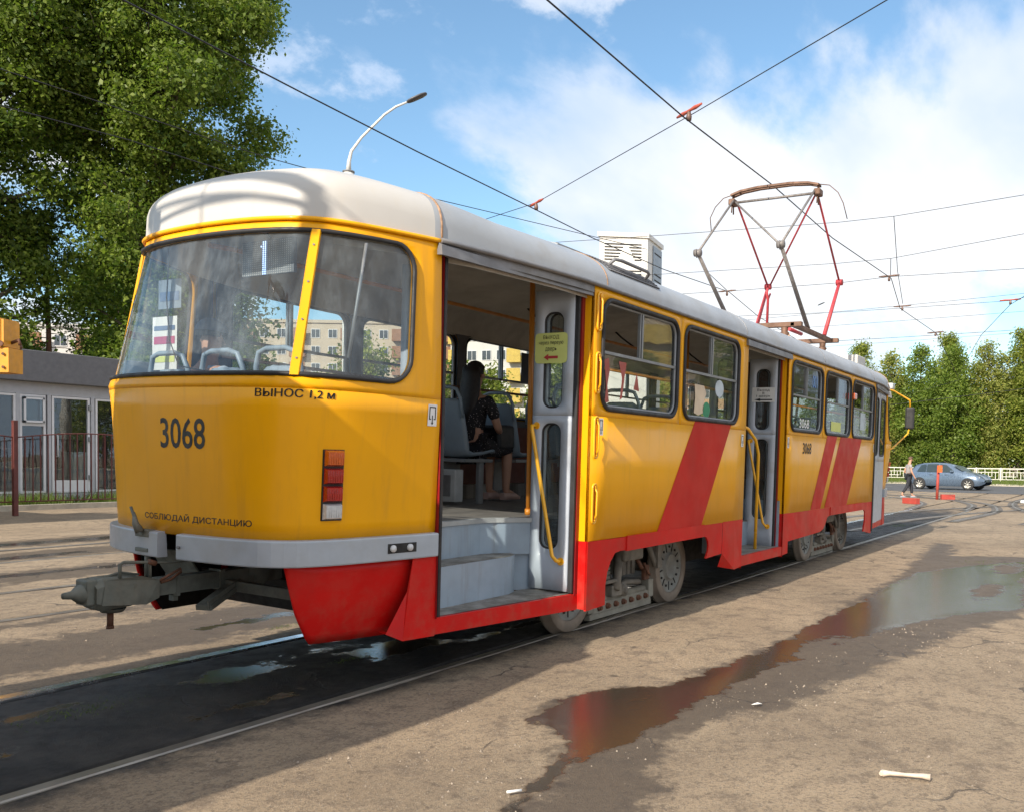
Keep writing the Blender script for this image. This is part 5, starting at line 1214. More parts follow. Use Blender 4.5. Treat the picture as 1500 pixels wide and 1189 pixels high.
# row of birches and larches along the street
RT = [(81.7, 20.3, 11.0, 1), (79.4, 16.6, 13.0, 0), (82.0, 14.6, 8.0, 2), (82.4, 10.4, 11.3, 1), (82.3, 8.2, 12.6, 1), (87.5, 8.0, 13.6, 0), (83.4, 5.3, 12.3, 2), (83.5, 3.2, 13.4, 0), (87.2, 1.3, 13.8, 1), (84.8, -1.0, 13.6, 2), (84.0, -4.6, 13.2, 0), (82.0, -7.7, 13.0, 1), (80.4, -11.5, 12, 2), (81, -16, 13, 0), (80, -22, 13, 1)]
RT = [(96.9, 24.7, 11.5, 1), (87.0, 17.4, 13.0, 0), (88.0, 14.6, 12.0, 2), (86.7, 11.4, 12.4, 1), (84.6, 8.2, 12.0, 1), (90.5, 9.4, 13.9, 0), (86.6, 5.4, 12.5, 2), (86.9, 3.0, 13.4, 0), (91.0, 2.0, 14.2, 1), (87.6, -.2, 13.9, 2), (90.1, -3.0, 14.2, 0), (87.7, -6.0, 13.8, 1), (85, -10.5, 13, 2), (84, -17, 13.5, 0), (82, -25, 13.5, 1)]
RL = ['slim birch standing free behind the front end of the tram', 'tall birch right of the free standing one, above the shop', 'small birch in front of the shop', 'low birch behind the walking man', 'bright green tree behind the rear of the blue car', 'tall tree rising behind the blue car', 'tree above the blue car with drooping twigs', 'tall birch above the nose of the blue car', 'tallest tree in the back of the street row', 'birch with drooping twigs right of the blue car', 'tree at the right edge of the picture, back row', 'tree at the right edge of the picture, front row', 'birch just outside the right edge of the picture', 'second birch outside the right edge of the picture', 'farthest birch outside the right edge of the picture']
for i, (x, y, h, kd) in enumerate(RT):
    pr = [[(.14, 1.2), (.3, 2.2), (.55, 2.6), (.8, 1.8), (1, .4)], [(.10, 1.7), (.3, 2.7), (.6, 2.7), (.85, 1.5), (1, .4)], [(.10, 2.0), (.35, 3.0), (.65, 2.9), (.88, 1.7), (1, .5)]][kd]
    if i == 0: pr = [(.2, .9), (.5, 1.6), (.8, 1.0), (1, .3)]
    tree('birch_tree', RL[i], x, y, h, pr, 30000 if i < 12 else 12000, .21, (LEAFB if kd == 0 else LEAFP) if kd != 1 else leafmat('leaf_larch', (.09, .155, .022), (.24, .30, .05), .45) if 'leaf_larch' not in MATS else MATS['leaf_larch'], 30 + i, group='trees along the street', trunk=.17, nc=70, droop=.35 if kd == 2 else .1, cs=.12)
# wood closing the view behind
def hedge(name, label, pts, r0, n, size, mat, seed, kind='stuff', z=1.5):
    cl = []; g = random.Random(seed)
    for (a, b) in zip(pts, pts[1:]):
        L_ = math.hypot(b[0] - a[0], b[1] - a[1]); m = max(2, int(L_ / (r0 * .9)))
        for i in range(m):
            t = i / m
            for q in range(2): cl.append((a[0] + (b[0] - a[0]) * t + g.uniform(-1, 1), a[1] + (b[1] - a[1]) * t + g.uniform(-1, 1), z * g.uniform(.35, 1.15), r0 * g.uniform(.6, 1.05)))
    o = leafcloud(name, cl, n, size, mat, seed); return tag(o, label, 'hedge' if kind == 'stuff' else 'bush', kind=kind)
hedge('far_wood', 'far wood closing the view behind the street trees', [(104, 46), (108, 20), (106, 0), (102, -22)], 4.2, 60000, .42, LEAFD, 71, z=5.0)
hedge('bushes', 'line of green bushes seen through the tram windows', [(36, 47), (45, 38), (56, 31), (66, 26), (80, 28)], 2.3, 46000, .24, LEAFB, 72, z=1.9)
hedge('shrubs', 'dark shrubs under the trees behind the white street fence', [(84, 18), (83.5, 6), (82, -4), (80, -16)], .8, 9000, .2, LEAFD, 73, z=.7)
# grass
def grass(name, label, x0, x1, y0, y1, n, h, seed, z=0.):
    g = np.random.default_rng(seed); P = np.stack([g.uniform(x0, x1, n), g.uniform(y0, y1, n), np.full(n, z)], 1); m = (np.sin(P[:, 0] * 2.1) + np.sin(P[:, 0] * .7 + P[:, 1] * 3) + g.normal(0, .6, n)) > -.2; P = P[m]; n = len(P)
    a = g.uniform(0, 2 * PI, n); w = .006 + .008 * g.random(n); hh = h * (.4 + g.random(n)); t = np.stack([np.cos(a), np.sin(a), 0 * a], 1); ln = g.normal(size=(n, 3)) * .35 * hh[:, None]; ln[:, 2] = 0
    v = np.stack([P - t * w[:, None], P + t * w[:, None], P + ln + np.array([0, 0, 1]) * hh[:, None]], 1).reshape(-1, 3)
    o = npmesh(name, v, np.arange(3 * n).reshape(n, 3), LEAFG, dict(v=np.repeat(g.random(n), 3))); return tag(o, label, 'grass', kind='stuff')
grass('grass', 'weeds growing at the foot of the glass pavilion', -4, 18, 19.6, 20.9, 26000, .30, 1, .05)
grass('grass', 'thin weeds along the pavilion kerb', -4, 16, 19.0, 19.3, 3000, .10, 2)
grass('grass', 'verge grass under the white street fence', 60, 80, -12, 20, 30000, .22, 4, .1)
for i, (gx, gy, gr, gn) in enumerate(((1.75, 1.22, .10, 260), (.35, .02, .12, 240), (1.2, -.1, .10, 160), (-.5, .2, .2, 220), (17.9, -.45, .35, 500), (10.9, -2.95, .5, 260), (27.5, -2.9, .5, 260))):
    g_ = np.random.default_rng(90 + i); n = gn; P = np.stack([gx + g_.normal(0, gr, n), gy + g_.normal(0, gr * .35, n), np.full(n, -.012)], 1); a = g_.uniform(0, 6.28, n); t = np.stack([np.cos(a), np.sin(a), 0 * a], 1) * .003; hh = .005 + .012 * g_.random(n); ln = g_.normal(size=(n, 3)) * .012; ln[:, 2] = hh
    v = np.stack([P - t, P + t, P + ln], 1).reshape(-1, 3); tag(npmesh('grass', v, np.arange(3 * n).reshape(n, 3), LEAFG, dict(v=np.repeat(g_.random(n), 3))), ['tuft of moss by the drawbar shadow', 'moss between the rails under the rear end', 'moss spot beside the rails near the rear door', 'flat moss between the rails in the left foreground', 'grass by the rail ahead of the tram', 'grass patch in the far puddle', 'grass beside the turnout rails'][i], 'grass', kind='stuff')

# glass pavilion
PAVW = pbr('pavilion_white_grey', (.42, .43, .46), .5, var=.05); PAVF = pbr('pavilion_fascia_grey', (.13, .13, .14), .6, var=.08)
PVC = pbr('window_frame_white', (.66, .66, .68), .35, var=.03); PAVI = pbr('pavilion_inside', (.05, .045, .04), .8, var=.4, scale=2)
PGL = glassmat('pavilion_glass', (.75, .80, .80), dirt=.02, refl=2.4, rough=.015)
pav = empty('pavilion', 'low glass fronted pavilion with a grey roof band behind the fence', 'pavilion', (5, 21, 0))
x0, x1, yf = -8.0, 15.2, 21.0
MB().box((x0 - .3, yf - .35, 3.38), (x1 + .3, yf + 4.2, 4.22), .02).build('roof_fascia', PAVF, pav)
MB().box((x0, yf - .02, 3.05), (x1, yf + .12, 3.38)).build('wall', PAVW, pav)
MB().box((x0, yf + 3.8, .1), (x1, yf + 4.0, 3.38)).build('wall', PAVI, pav); MB().box((x1 - .12, yf + .1, .1), (x1, yf + 3.8, 3.38)).build('wall', PAVW, pav); MB().box((x0, yf + .1, .1), (x0 + .12, yf + 3.8, 3.38)).build('wall', PAVW, pav)
MB().box((x0, yf + .1, .0), (x1, yf + 4, .18)).build('floor', PAVI, pav); MB().box((x0, yf - .05, -.02), (x1, yf + .1, .32)).build('plinth', PAVW, pav)
def pane_unit(a, b, z0, z1, kind):
    fw = .06; o = MB()
    for q in ((a, z0, a + fw, z1), (b - fw, z0, b, z1), (a + fw, z0, b - fw, z0 + fw), (a + fw, z1 - fw, b - fw, z1)): o.box((q[0], yf - .045, q[1]), (q[2], yf + .03, q[3]))
    w = o.build('window' if kind != 'door' else 'door', PVC, pav)
    MB().box((a + fw, yf, z0 + fw), (b - fw, yf + .012, z1 - fw)).build('pane', PGL, w)
    if kind == 'sash':
        s_ = MB(); zt = z0 + (z1 - z0) * .70
        for q in ((a + fw, zt - .04, b - fw, zt + .04),): s_.box((q[0], yf - .05, q[1]), (q[2], yf + .03, q[3]))
        # top sash tilted open
        for q in ((a + .07, zt + .05, a + .12, z1 - .08), (b - .12, zt + .05, b - .07, z1 - .08), (a + .07, zt + .05, b - .07, zt + .10), (a + .07, z1 - .13, b - .07, z1 - .08)):
            s_.box((q[0], yf - .14, q[1]), (q[2], yf - .10, q[3]))
        s_.build('frame', PVC, w); MB().box((a + .12, yf - .125, zt + .1), (b - .12, yf - .118, z1 - .13)).build('pane', PGL, w)
    if kind == 'door':
        h = MB().tube([(a + .13, yf - .05, 1.35), (a + .13, yf - .10, 1.37), (a + .13, yf - .10, 1.95), (a + .13, yf - .05, 1.97)], .016, 6); h.build('handle', PVC, w)
        hh = MB()
        for z in (z0 + .35, (z0 + z1) / 2 + .1, z1 - .35): hh.box((b - .05, yf - .09, z), (b + .02, yf - .04, z + .14))
        hh.build('hinge', ALU, w); MB().box((a + fw, yf - .03, z0 + fw), (b - fw, yf + .02, z0 + .35)).build('panel', PVC, w)
segs = [(10.72, 11.80, 'door'), (11.97, 12.95, 'win'), (13.1, 14.1, 'win'), (9.86, 10.55, 'sash'), (8.62, 9.76, 'win'), (7.4, 8.48, 'win'), (6.2, 7.3, 'win'), (5.1, 6.1, 'sash'), (3.9, 5.0, 'win'), (2.7, 3.8, 'win')]
segs += [(-8 + .1 + 1.3 * k, -8 + 1.3 + 1.3 * k, 'win') for k in range(8)]
for a, b, kd in segs: pane_unit(a, b, .34, 3.04, kd)
pst = [14.18, 13.02, 11.88, 10.64, 9.81, 8.55, 7.35, 6.15, 5.05, 3.85, 2.6]
for xq in pst: MB().box((xq - .05, yf - .06, .32), (xq + .05, yf + .1, 3.06)).build('post', PAVW, pav)
MB().box((14.23, yf - .03, .32), (15.2, yf + .1, 3.05)).build('wall', PAVW, pav)
tag(MB().box((-6, 23.6, .18), (14, 23.9, 1.0)).box((9.0, 22.4, .18), (9.6, 22.9, 1.1)).box((12.2, 22.6, .18), (12.9, 23.0, 1.5)).build('counter', PAPER), 'long counter inside the glass pavilion', 'counter')

# maroon yard fence
MAR = pbr('fence_maroon', (.12, .03, .025), .5, var=.15)
fen = empty('fence', 'maroon iron fence with arched top rails in front of the pavilion', 'fence', (7.66, 16.9, 0))
post0 = MB().box((7.61, 16.85, 0), (7.71, 16.95, 2.17), .008).build('post', MAR, fen)
FS = 3.55
for k in (-3, -2, -1, 1, 2):
    c = post0.copy(); COL.objects.link(c); c.location = (FS * k, 0, 0)
bar0 = None
for k in range(-3, 2):
    xa = 7.66 + FS * k + .05; xb = xa + FS - .10
    arch = lambda t: 1.79 + .13 * math.sin(PI * t)
    MB().tube([(xa + (xb - xa) * i / 12, 16.9, arch(i / 12)) for i in range(13)], .016, 6).build('top_rail', MAR, fen)
    MB().tube([(xa, 16.9, .32), (xb, 16.9, .32)], .016, 6).build('bottom_rail', MAR, fen)
    for i in range(1, 20):
        t = i / 20; xq = xa + (xb - xa) * t; h = arch(t) - .32
        if bar0 is None:
            bar0 = MB().box((-.011, -.011, 0), (.011, .011, 1)).build('bar', MAR, fen); bar0.matrix_parent_inverse = Matrix.Translation(-fen.location); b = bar0
        else: b = bar0.copy(); COL.objects.link(b)
        b.location = (xq, 16.9, .32); b.scale = (1, 1, h)

# yellow crane jib reaching in from the left
crm = pbr('crane_yellow', (.62, .27, .01), .4, var=.1, dirt=(.2, .1, .04), dirtamt=.5)
cr = empty('crane_truck', 'yellow crane jib with rusty hinge reaching in at the left edge', 'crane truck', (4.2, 14.5, 0))
dv = Vector((1.2, -2.1, 0)).normalized()
P0 = Vector((5.33, 12.28, 3.35)); nv = Vector((-dv.y, dv.x, 0)) * .22
def jib(a, z0a, z1a, b, z0b, z1b, w=.22):
    n = Vector((-dv.y, dv.x, 0)) * w
    A = P0 - dv * a; B = P0 - dv * b; q = []
    for P_, lo, hi in ((A, z0a, z1a), (B, z0b, z1b)):
        for s, z in ((-1, lo), (1, lo), (1, hi), (-1, hi)): v = P_ + n * s; q.append((v.x, v.y, z))
    return MB().add(q, [(3, 2, 1, 0), (4, 5, 6, 7), (0, 1, 5, 4), (1, 2, 6, 5), (2, 3, 7, 6), (3, 0, 4, 7)])
jib(.07, 3.28, 3.76, 5.5, 2.7, 3.9).build('jib', crm, cr); [jib(q_, 3.26, 3.78, q_ + .04, 3.26, 3.78, .235).build('jib_band', crm, cr) for q_ in (.12, .5)]; [MB().cyl(P0 - dv * q_ + Vector((0, 0, z_ - 3.35)) - nv * 1.08, P0 - dv * q_ + Vector((0, 0, z_ - 3.35)) - nv * 1.0, .025, 8).build('bolt', RUSTM, cr) for q_, z_ in ((.08, 2.92), (.08, 3.15), (.3, 2.95), (.3, 3.15))]; jib(.0, 2.83, 3.26, .55, 2.83, 3.26, .2).build('jib_foot', crm, cr)
A = P0 - dv * .12; MB().cyl(A + Vector((0, 0, -.02)) - nv * 1.1, A + Vector((0, 0, -.02)) + nv * 1.4, .05, 12).tube([A + Vector((0, 0, .0)), P0 + dv * .06 + Vector((0, 0, .07)), P0 + dv * .08 + Vector((0, 0, -.02))], .03, 6).build('hinge', RUSTM, cr)
Q = P0 - dv * 5.2; MB().box((Q.x - 1.2, Q.y - 2.2, 1.0), (Q.x + .9, Q.y + 2.6, 3.0), .05).build('cab', crm, cr)
MB().box((Q.x - 1.1, Q.y - 2.6, .5), (Q.x + .8, Q.y + 3, 1.0)).build('chassis', DARK, cr)
for yy in (-1.8, 2.2):
    for xx_ in (-1.15, .75): MB().cyl((Q.x + xx_, Q.y + yy, .5), (Q.x + xx_ + .3, Q.y + yy, .5), .5, 20).build('wheel', RUB, cr)

# apartment buildings far behind
WG = pbr('far_window_glass', (.06, .075, .09), .15, var=.3, scale=.5)
def building(name, label, a, b, depth, floors, per, wall, win=WG, z0=0., balc=None, seed=1, fh=2.85, ww=1.5):
    """slab block whose street front runs from a to b"""
    a = Vector((*a, 0)); b = Vector((*b, 0)); t = (b - a).normalized(); n = Vector((t.y, -t.x, 0)); L_ = (b - a).length; H = floors * fh + 1.2
    if n.dot(Vector((-3.3, -4.6, 0)) - a) < 0: n = -n
    root = empty(name, label, 'building', tuple(a)); q = [a, b, b - n * depth, a - n * depth]
    MB().prism(q, (0, 0, H)).build('wall', wall, root)
    MB().prism([a + n * .25 - t * .25 + Vector((0, 0, H)), b + n * .25 + t * .25 + Vector((0, 0, H)), b - n * depth + Vector((0, 0, H)), a - n * depth + Vector((0, 0, H))], (0, 0, .5)).build('roof', wall, root)
    step = L_ / per; w0 = None; b0 = None; rg = random.Random(seed); ang = math.atan2(t.y, t.x)
    for f_ in range(floors):
        MB() 
        for k in range(per):
            c = a + t * (step * (k + .5)) + n * .03 + Vector((0, 0, 1.6 + f_ * fh))
            if w0 is None:
                w0 = MB().box((-ww / 2, -.05, -.05), (ww / 2, .05, 1.45)).build('window', PVC, root); g0 = MB().box((-ww / 2 + .09, -.07, .04), (-.04, -.052, 1.36)).box((.04, -.07, .04), (ww / 2 - .09, -.052, 1.36)).build('pane', win, w0); w = w0
                s = 1
            else: w = copy_tree(w0, root)
            w.matrix_parent_inverse = Matrix.Translation(-root.location)
            w.location = c; w.rotation_euler = (0, 0, ang if n.dot(Vector((t.y, -t.x, 0))) > 0 else ang + PI)
            if balc and k % balc[1] == 0:
                if b0 is None: b0 = MB().box((-step * .46, -1.1, -.5), (step * .46, -.06, .45)).box((-step * .46, -1.08, .47), (step * .46, -1.02, 1.5)).build('balcony', balc[0], root); bb = b0
                else: bb = b0.copy(); COL.objects.link(bb)
                bb.matrix_parent_inverse = Matrix.Translation(-root.location); bb.location = c; bb.rotation_euler = w.rotation_euler
    return root
BB = pbr('building_beige', (.48, .40, .31), .8, var=.06, scale=.3); BW = pbr('building_white', (.56, .55, .53), .8, var=.05, scale=.3); BO = pbr('building_peach', (.50, .30, .19), .8, var=.06, scale=.3); BRK = pbr('balcony_brick', (.27, .14, .08), .8, var=.1); BYL = pbr('balcony_yellow', (.5, .36, .08), .7)
building('apartment_building', 'beige apartment block with brown balconies seen through the rear side glass', (97, 122), (117, 91), 12, 8, 13, BB, balc=(BRK, 3))
building('apartment_building', 'white apartment block seen through the open rear door', (101, 80), (106, 60), 12, 7, 9, BW, balc=(BYL, 4))
building('apartment_building', 'peach coloured apartment block seen left of the door leaf', (107, 57), (116, 34), 12, 6, 10, BO)
building('apartment_building', 'white block glimpsed between the poplar trunks', (48, 128), (74, 108), 12, 6, 9, BW, balc=(BRK, 2))
# louvred ventilation tower
VT = pbr('tower_white', (.70, .69, .66), .6, var=.06, scale=2, dirt=(.45, .40, .33), dirtamt=.5); VG = pbr('tower_side_grey', (.30, .36, .42), .5, var=.06)
vt = empty('ventilation_tower', 'white louvred ventilation tower rising above the tram roof', 'tower', (31.3, 14.3, 0))
f1 = Vector((.80, -.60, 0)); f2 = Vector((.60, .80, 0))        # left face runs along f1, right face along f2
f1 = Vector((.62, -.785, 0)); f2 = Vector((.985, .17, 0))
O = Vector((32.45, 13.35, 0))    # the corner nearest to the camera
LW, RW = 2.15, 2.2
TH = 11.2
q = [O - f1 * LW, O, O + f2 * RW, O - f1 * LW + f2 * RW]
MB().prism(q, (0, 0, TH)).build('wall', VT, vt)
MB().prism([q[0] - f1 * .08 - f2 * .08 + Vector((0, 0, TH)), q[1] + f1 * .08 - f2 * .08 + Vector((0, 0, TH)), q[2] + f1 * .08 + f2 * .08 + Vector((0, 0, TH)), q[3] - f1 * .08 + f2 * .08 + Vector((0, 0, TH))], (0, 0, .20)).build('roof', VT, vt)
nl_ = Vector((f1.y, -f1.x, 0)); nl_ = nl_ if nl_.dot(Vector((-3.3, -4.6, 0)) - O) > 0 else -nl_
lvs = []
star = [(math.sin(R(36 * i)) * (.62 if i % 2 == 0 else .27), math.cos(R(36 * i)) * (.62 if i % 2 == 0 else .27)) for i in range(10)]
for blk in (0, 1, 2):
    ztop = TH - .28 - blk * 1.16
    for i in range(6 if blk == 0 else 4):
        z = ztop - .135 * i; a_, b_ = .22, LW - .28
        gaps = []
        if blk == 0 and i > 0: hw = .07 + .062 * i; gaps = [(1.18 - hw, 1.18 + hw)]
        cur = a_; runs = []
        for g0_, g1_ in gaps: runs.append((cur, g0_)); cur = g1_
        runs.append((cur, b_))
        for ra, rb in runs:
            A = O - f1 * (LW - ra) + nl_ * .012; B = O - f1 * (LW - rb) + nl_ * .012
            lvs.append([A + Vector((0, 0, z)), B + Vector((0, 0, z)), B + Vector((0, 0, z - .055)), A + Vector((0, 0, z - .055))])
for q_ in lvs: MB().add(q_, [(0, 1, 2, 3)]).build('louvre', DARK, vt)
# darker framed door panel on the right face
nr = Vector((f2.y, -f2.x, 0)); nr = nr if nr.dot(Vector((-3.3, -4.6, 0)) - O) > 0 else -nr
A = O + f2 * .75 + nr * .02; B = O + f2 * 2.1 + nr * .02
MB().prism([A + Vector((0, 0, TH - 4)), B + Vector((0, 0, TH - 4)), B + Vector((0, 0, TH - .15)), A + Vector((0, 0, TH - .15))], nr * .03).build('side_panel', VG, vt)
sl = MB()
for z in (TH - .42, TH - 1.36, TH - 1.62): A2 = A + nr * .035 + f2 * .15; B2 = B + nr * .035 - f2 * .15; sl.add([A2 + Vector((0, 0, z)), B2 + Vector((0, 0, z)), B2 + Vector((0, 0, z - .07)), A2 + Vector((0, 0, z - .07))], [(0, 1, 2, 3)])
sl.build('slot', DARK, vt)

# shop behind the street
NAV = pbr('shop_navy', (.02, .025, .10), .4); MRN = pbr('shop_maroon', (.16, .03, .03), .6, var=.15)
shp = empty('shop', 'small maroon shop with a navy sign board behind the street trees', 'shop', (99, 17, 0))
a = Vector((97.0, 21.0, 0)); b = Vector((99.5, 14.0, 0)); t = (b - a).normalized(); n = Vector((t.y, -t.x, 0)); n = n if n.dot(-a) > 0 else -n
MB().prism([a, b, b - n * 6, a - n * 6], (0, 0, 3.1)).build('wall', MRN, shp)
MB().prism([a + n * .3 + Vector((0, 0, 2.6)), b + n * .3 + Vector((0, 0, 2.6)), b + Vector((0, 0, 2.6)), a + Vector((0, 0, 2.6))], (0, 0, .75)).build('sign_board', NAV, shp)
sf = lambda u, v: (a + b) / 2 + n * .33 + t * u + Vector((0, 0, 2.98 + v))
vs_, fs_ = text_fit('АХАЛМАРКЕТ', 4.6, .42, .01); MB().add([sf(u, v) for u, v in vs_], fs_).build('lettering', WHT, shp)
cN = (a + b) / 2 - t * .4; dq = MB().prism([cN + n * .06 + Vector((0, 0, .1)), cN + t * 1.3 + n * .06 + Vector((0, 0, .1)), cN + t * 1.3 + Vector((0, 0, .1)), cN + Vector((0, 0, .1))], (0, 0, 2.2)).build('door', PVC, shp)
MB().prism([cN + t * .2 + n * .08 + Vector((0, 0, .9)), cN + t * 1.1 + n * .08 + Vector((0, 0, .9)), cN + t * 1.1 + n * .065 + Vector((0, 0, .9)), cN + t * .2 + n * .065 + Vector((0, 0, .9))], (0, 0, 1.2)).build('pane', WG, dq)

# white street fence
WF = pbr('fence_white', (.68, .66, .58), .55, var=.08)
fa = Vector((81.0, 18.6, .1)); fb = Vector((73.4, -8, .1)); ft = (fb - fa).normalized(); FN = 14; FL = (fb - fa).length / FN
wf = empty('street_fence', 'white railing with rectangular pattern along the far side of the street', 'fence', tuple(fa)); pw = None; pn = None
for k in range(FN + 1):
    P_ = fa + ft * FL * k
    if pw is None: pw = MB().box((-.05, -.05, 0), (.05, .05, 1.1)).build('post', WF, wf); o = pw
    else: o = pw.copy(); COL.objects.link(o)
    o.matrix_parent_inverse = Matrix.Translation(-fa); o.location = P_
    if k < FN:
        if pn is None:
            m = MB().box((0, -.03, .98), (FL, .03, 1.06)).box((0, -.025, .12), (FL, .025, .18)).box((.15, -.02, .70), (FL - .15, .02, .75)).box((.15, -.02, .36), (FL * .6, .02, .41))
            for i in range(7): xq = FL * (i + .5) / 7; z0, z1 = ((.18, .98), (.18, .70), (.41, .98), (.18, .70), (.36, .98), (.18, .70), (.18, .98))[i]; m.box((xq - .02, -.02, z0), (xq + .02, .02, z1))
            pn = m.build('fence_panel', WF, wf); o = pn
        else: o = pn.copy(); COL.objects.link(o)
        o.matrix_parent_inverse = Matrix.Translation(-fa); o.location = P_; o.rotation_euler = (0, 0, math.atan2(ft.y, ft.x))
# red barrier blocks and post
REDC = pbr('block_red', (.38, .05, .035), .6, var=.1, dirt=(.35, .2, .14), dirtamt=.4)
for i, (bx0, by0, bx1, by1, lab) in enumerate(((30.1, 1.85, 29.72, 1.32, 'red concrete block nearest to the tram, in front of the walking man'), (34.95, 1.38, 35.2, .92, 'red concrete block right of the red post'))):
    A = Vector((bx0, by0, 0)); B = Vector((bx1, by1, 0)); tt = (B - A).normalized(); nn_ = Vector((-tt.y, tt.x, 0)) * .09
    m = MB().prism([A - nn_, B - nn_, B + nn_, A + nn_], (0, 0, .20)); bm_ = m.build('concrete_block', REDC); tag(bm_, lab, 'concrete block', 'red concrete blocks in the yard')
ps = empty('barrier_post', 'red post with a small plate standing in front of the blue car', 'post', (34.75, 1.5, 0))
MB().tube([(34.75, 1.5, 0), (34.77, 1.47, 1.32)], .055, 8).build('post', REDC, ps); MB().box((34.60, 1.30, 1.08), (34.66, 1.48, 1.36)).build('plate', LAMPO, ps)

# street lamps
LMP = pbr('lamp_pole_white', (.62, .62, .60), .5, var=.05)
def lamp(x, y, zt, label, s=1., rot=(.513, -.858), r=.15, kinds=True):
    o = empty('street_lamp', label, 'street lamp', (x, y, 0)); rv = Vector((*rot, 0)); c = Vector((x, y, zt))
    MB().tube([(x, y, 0), (x, y, zt)], [r * 1.15, r], 16).build('pole', LMP, o)
    MB().cyl((x, y, zt), (x, y, zt + .04), r * 1.12, 16).build('pole_cap', ALUD, o)
    ar = [c + rv * 0 + Vector((0, 0, .04)), c + Vector((0, 0, .30)) + rv * .01, c + rv * .08 * s + Vector((0, 0, .6 * s)), c + rv * .36 * s + Vector((0, 0, .98 * s)), c + rv * 1.0 * s + Vector((0, 0, 1.62 * s)), c + rv * 1.32 * s + Vector((0, 0, 1.84 * s)), c + rv * 1.7 * s + Vector((0, 0, 2.0 * s))]
    MB().tube(ar, [.075, .055, .042, .036, .034, .032, .03], 10).build('arm', LMP, o)
    h0 = c + rv * 1.62 * s + Vector((0, 0, 1.97 * s)); h1 = c + rv * 2.18 * s + Vector((0, 0, 2.22 * s)); tt = (h1 - h0).normalized(); sd_ = Vector((-rv.y, rv.x, 0)); up = tt.cross(sd_); up = up if up.z > 0 else -up
    rows = []
    for q, w, h in ((0, .03, .03), (.08, .09, .045), (.3, .12, .055), (.75, .13, .05), (.95, .09, .035), (1, .03, .015)):
        cc2 = h0.lerp(h1, q); rows.append([cc2 + sd_ * w * math.cos(R(a_)) + up * h * math.sin(R(a_)) for a_ in range(0, 360, 30)])
    MB().grid(rows, True, True).build('lamp_head', pbr('lamp_head_dark', (.07, .07, .08), .4), o)
lamp(15.1, 14.0, 9.35, 'street lamp with curved white arm rising behind the tram roof', 1.0)
lamp(69.8, 18.2, 12.4, 'far street lamp seen through the pantograph', 1.0, r=.10)

# overhead line
WIRE = pbr('wire_dark', (.03, .03, .032), .5, metal=.5); INS = pbr('insulator_red', (.40, .08, .05), .5); FIT = pbr('fitting_brown', (.16, .10, .08), .5, metal=.3)
def sag(a, b, s, n=8): a = Vector(a); b = Vector(b); return [a.lerp(b, i / n) - Vector((0, 0, 4 * s * (i / n) * (1 - i / n))) for i in range(n + 1)]
def wire(label, pts, r=.007, cat='wire', group='overhead tram wires', name='overhead_wire', fit=()):
    o = MB().tube(pts, r, 5).build(name, WIRE); tag(o, label, cat, group)
    return o
wire('contact wire touched by the pantograph of the tram', [(-60, -.12, 5.62), (3.7, -.02, 5.61), (6.84, .03, 5.59), (10, -.03, 5.59), (13.7, .06, 5.60), (18.0, -.11, 5.60), (22.2, .53, 5.60), (27.65, .47, 5.6), (45, 2.2, 5.6), (70, 14, 5.6)], .0095)
wire('second contact wire passing above the lamp and the tram roof', [(-60, -1.2, 5.6), (1.75, 3.39, 5.6), (4.03, 3.58, 5.6), (6.22, 3.74, 5.6), (9.43, 3.90, 5.6), (11.54, 4.02, 5.6), (14.7, 4.04, 5.6), (18.34, 3.94, 5.7), (22.1, 4.5, 5.65), (60, 8, 5.6)], .0095)
sp1 = wire('cross span wire with two red insulators above the middle of the tram', [(11.5, 8.5, 6.0), (9.43, 3.90, 5.72), (7.16, .01, 5.74), (5.23, -2.73, 5.6), (-1, -14, 6.3)], .006)
def insul(c, d, l=.24, r=.022): c = Vector(c); d = Vector(d).normalized(); return MB().tube([c - d * l, c - d * l * .5, c - d * .04, c + d * .04, c + d * l * .5, c + d * l], [r * .5, r, r * .7, r * .7, r, r * .5], 8)
def hanger(c, dr, lab, s=1., im=None):
    o = empty('wire_hanger', lab, 'wire fitting', tuple(c), 'hangers of the overhead wires'); c = Vector(c)
    insul(c + Vector((0, 0, .10)), dr, .26 * s, .026 * s).build('insulator', im or (INS if 'red' in lab else FIT), o); MB().lathe(c + Vector((0, 0, -.02)), (0, 0, 1), [(0, .001), (.0, .03 * s), (.05, .035 * s), (.11, .02), (.13, .001)], 10).build('clamp', FIT, o); return o
hanger((7.0, .02, 5.61), (-1.9, -3.2, .0), 'hanger with red insulators where the cross wire meets the first contact wire')
hanger((9.43, 3.90, 5.62), (-1.9, -3.2, .0), 'hanger with red insulators above the second contact wire')
wire('upper span wire passing behind the pantograph head', sag((13.0, 14, 6.9), (15.4, -14, 7.1), .62, 14) if False else [(14.2, 13, 6.75), (14.88, 4.17, 6.4), (15.66, .46, 6.4), (15.73, -.64, 6.4), (15.38, -3.02, 6.4), (14.6, -14, 6.6)], .006)
wire('second span wire behind the pantograph', [(17.2, 14, 6.5), (17.77, 5.55, 6.2), (18.62, 1.23, 6.2), (18.68, .05, 6.2), (17.64, -2.85, 6.2), (16, -14, 6.5)], .006)
wire('third span wire holding the contact wires', [(17.6, 14, 5.9), (18.34, 3.94, 5.72), (18.58, 1.21, 5.72), (18.41, -.02, 5.72), (18.86, -2.76, 5.72), (19, -14, 5.9)], .006)
wire('fourth span wire low behind the pantograph', [(21.5, 14, 5.8), (22.13, 4.53, 5.7), (22.7, 2.3, 5.7), (22.8, .66, 5.7), (22.92, -2.12, 5.7), (22.55, -2.47, 5.7), (22, -14, 5.9)], .006)
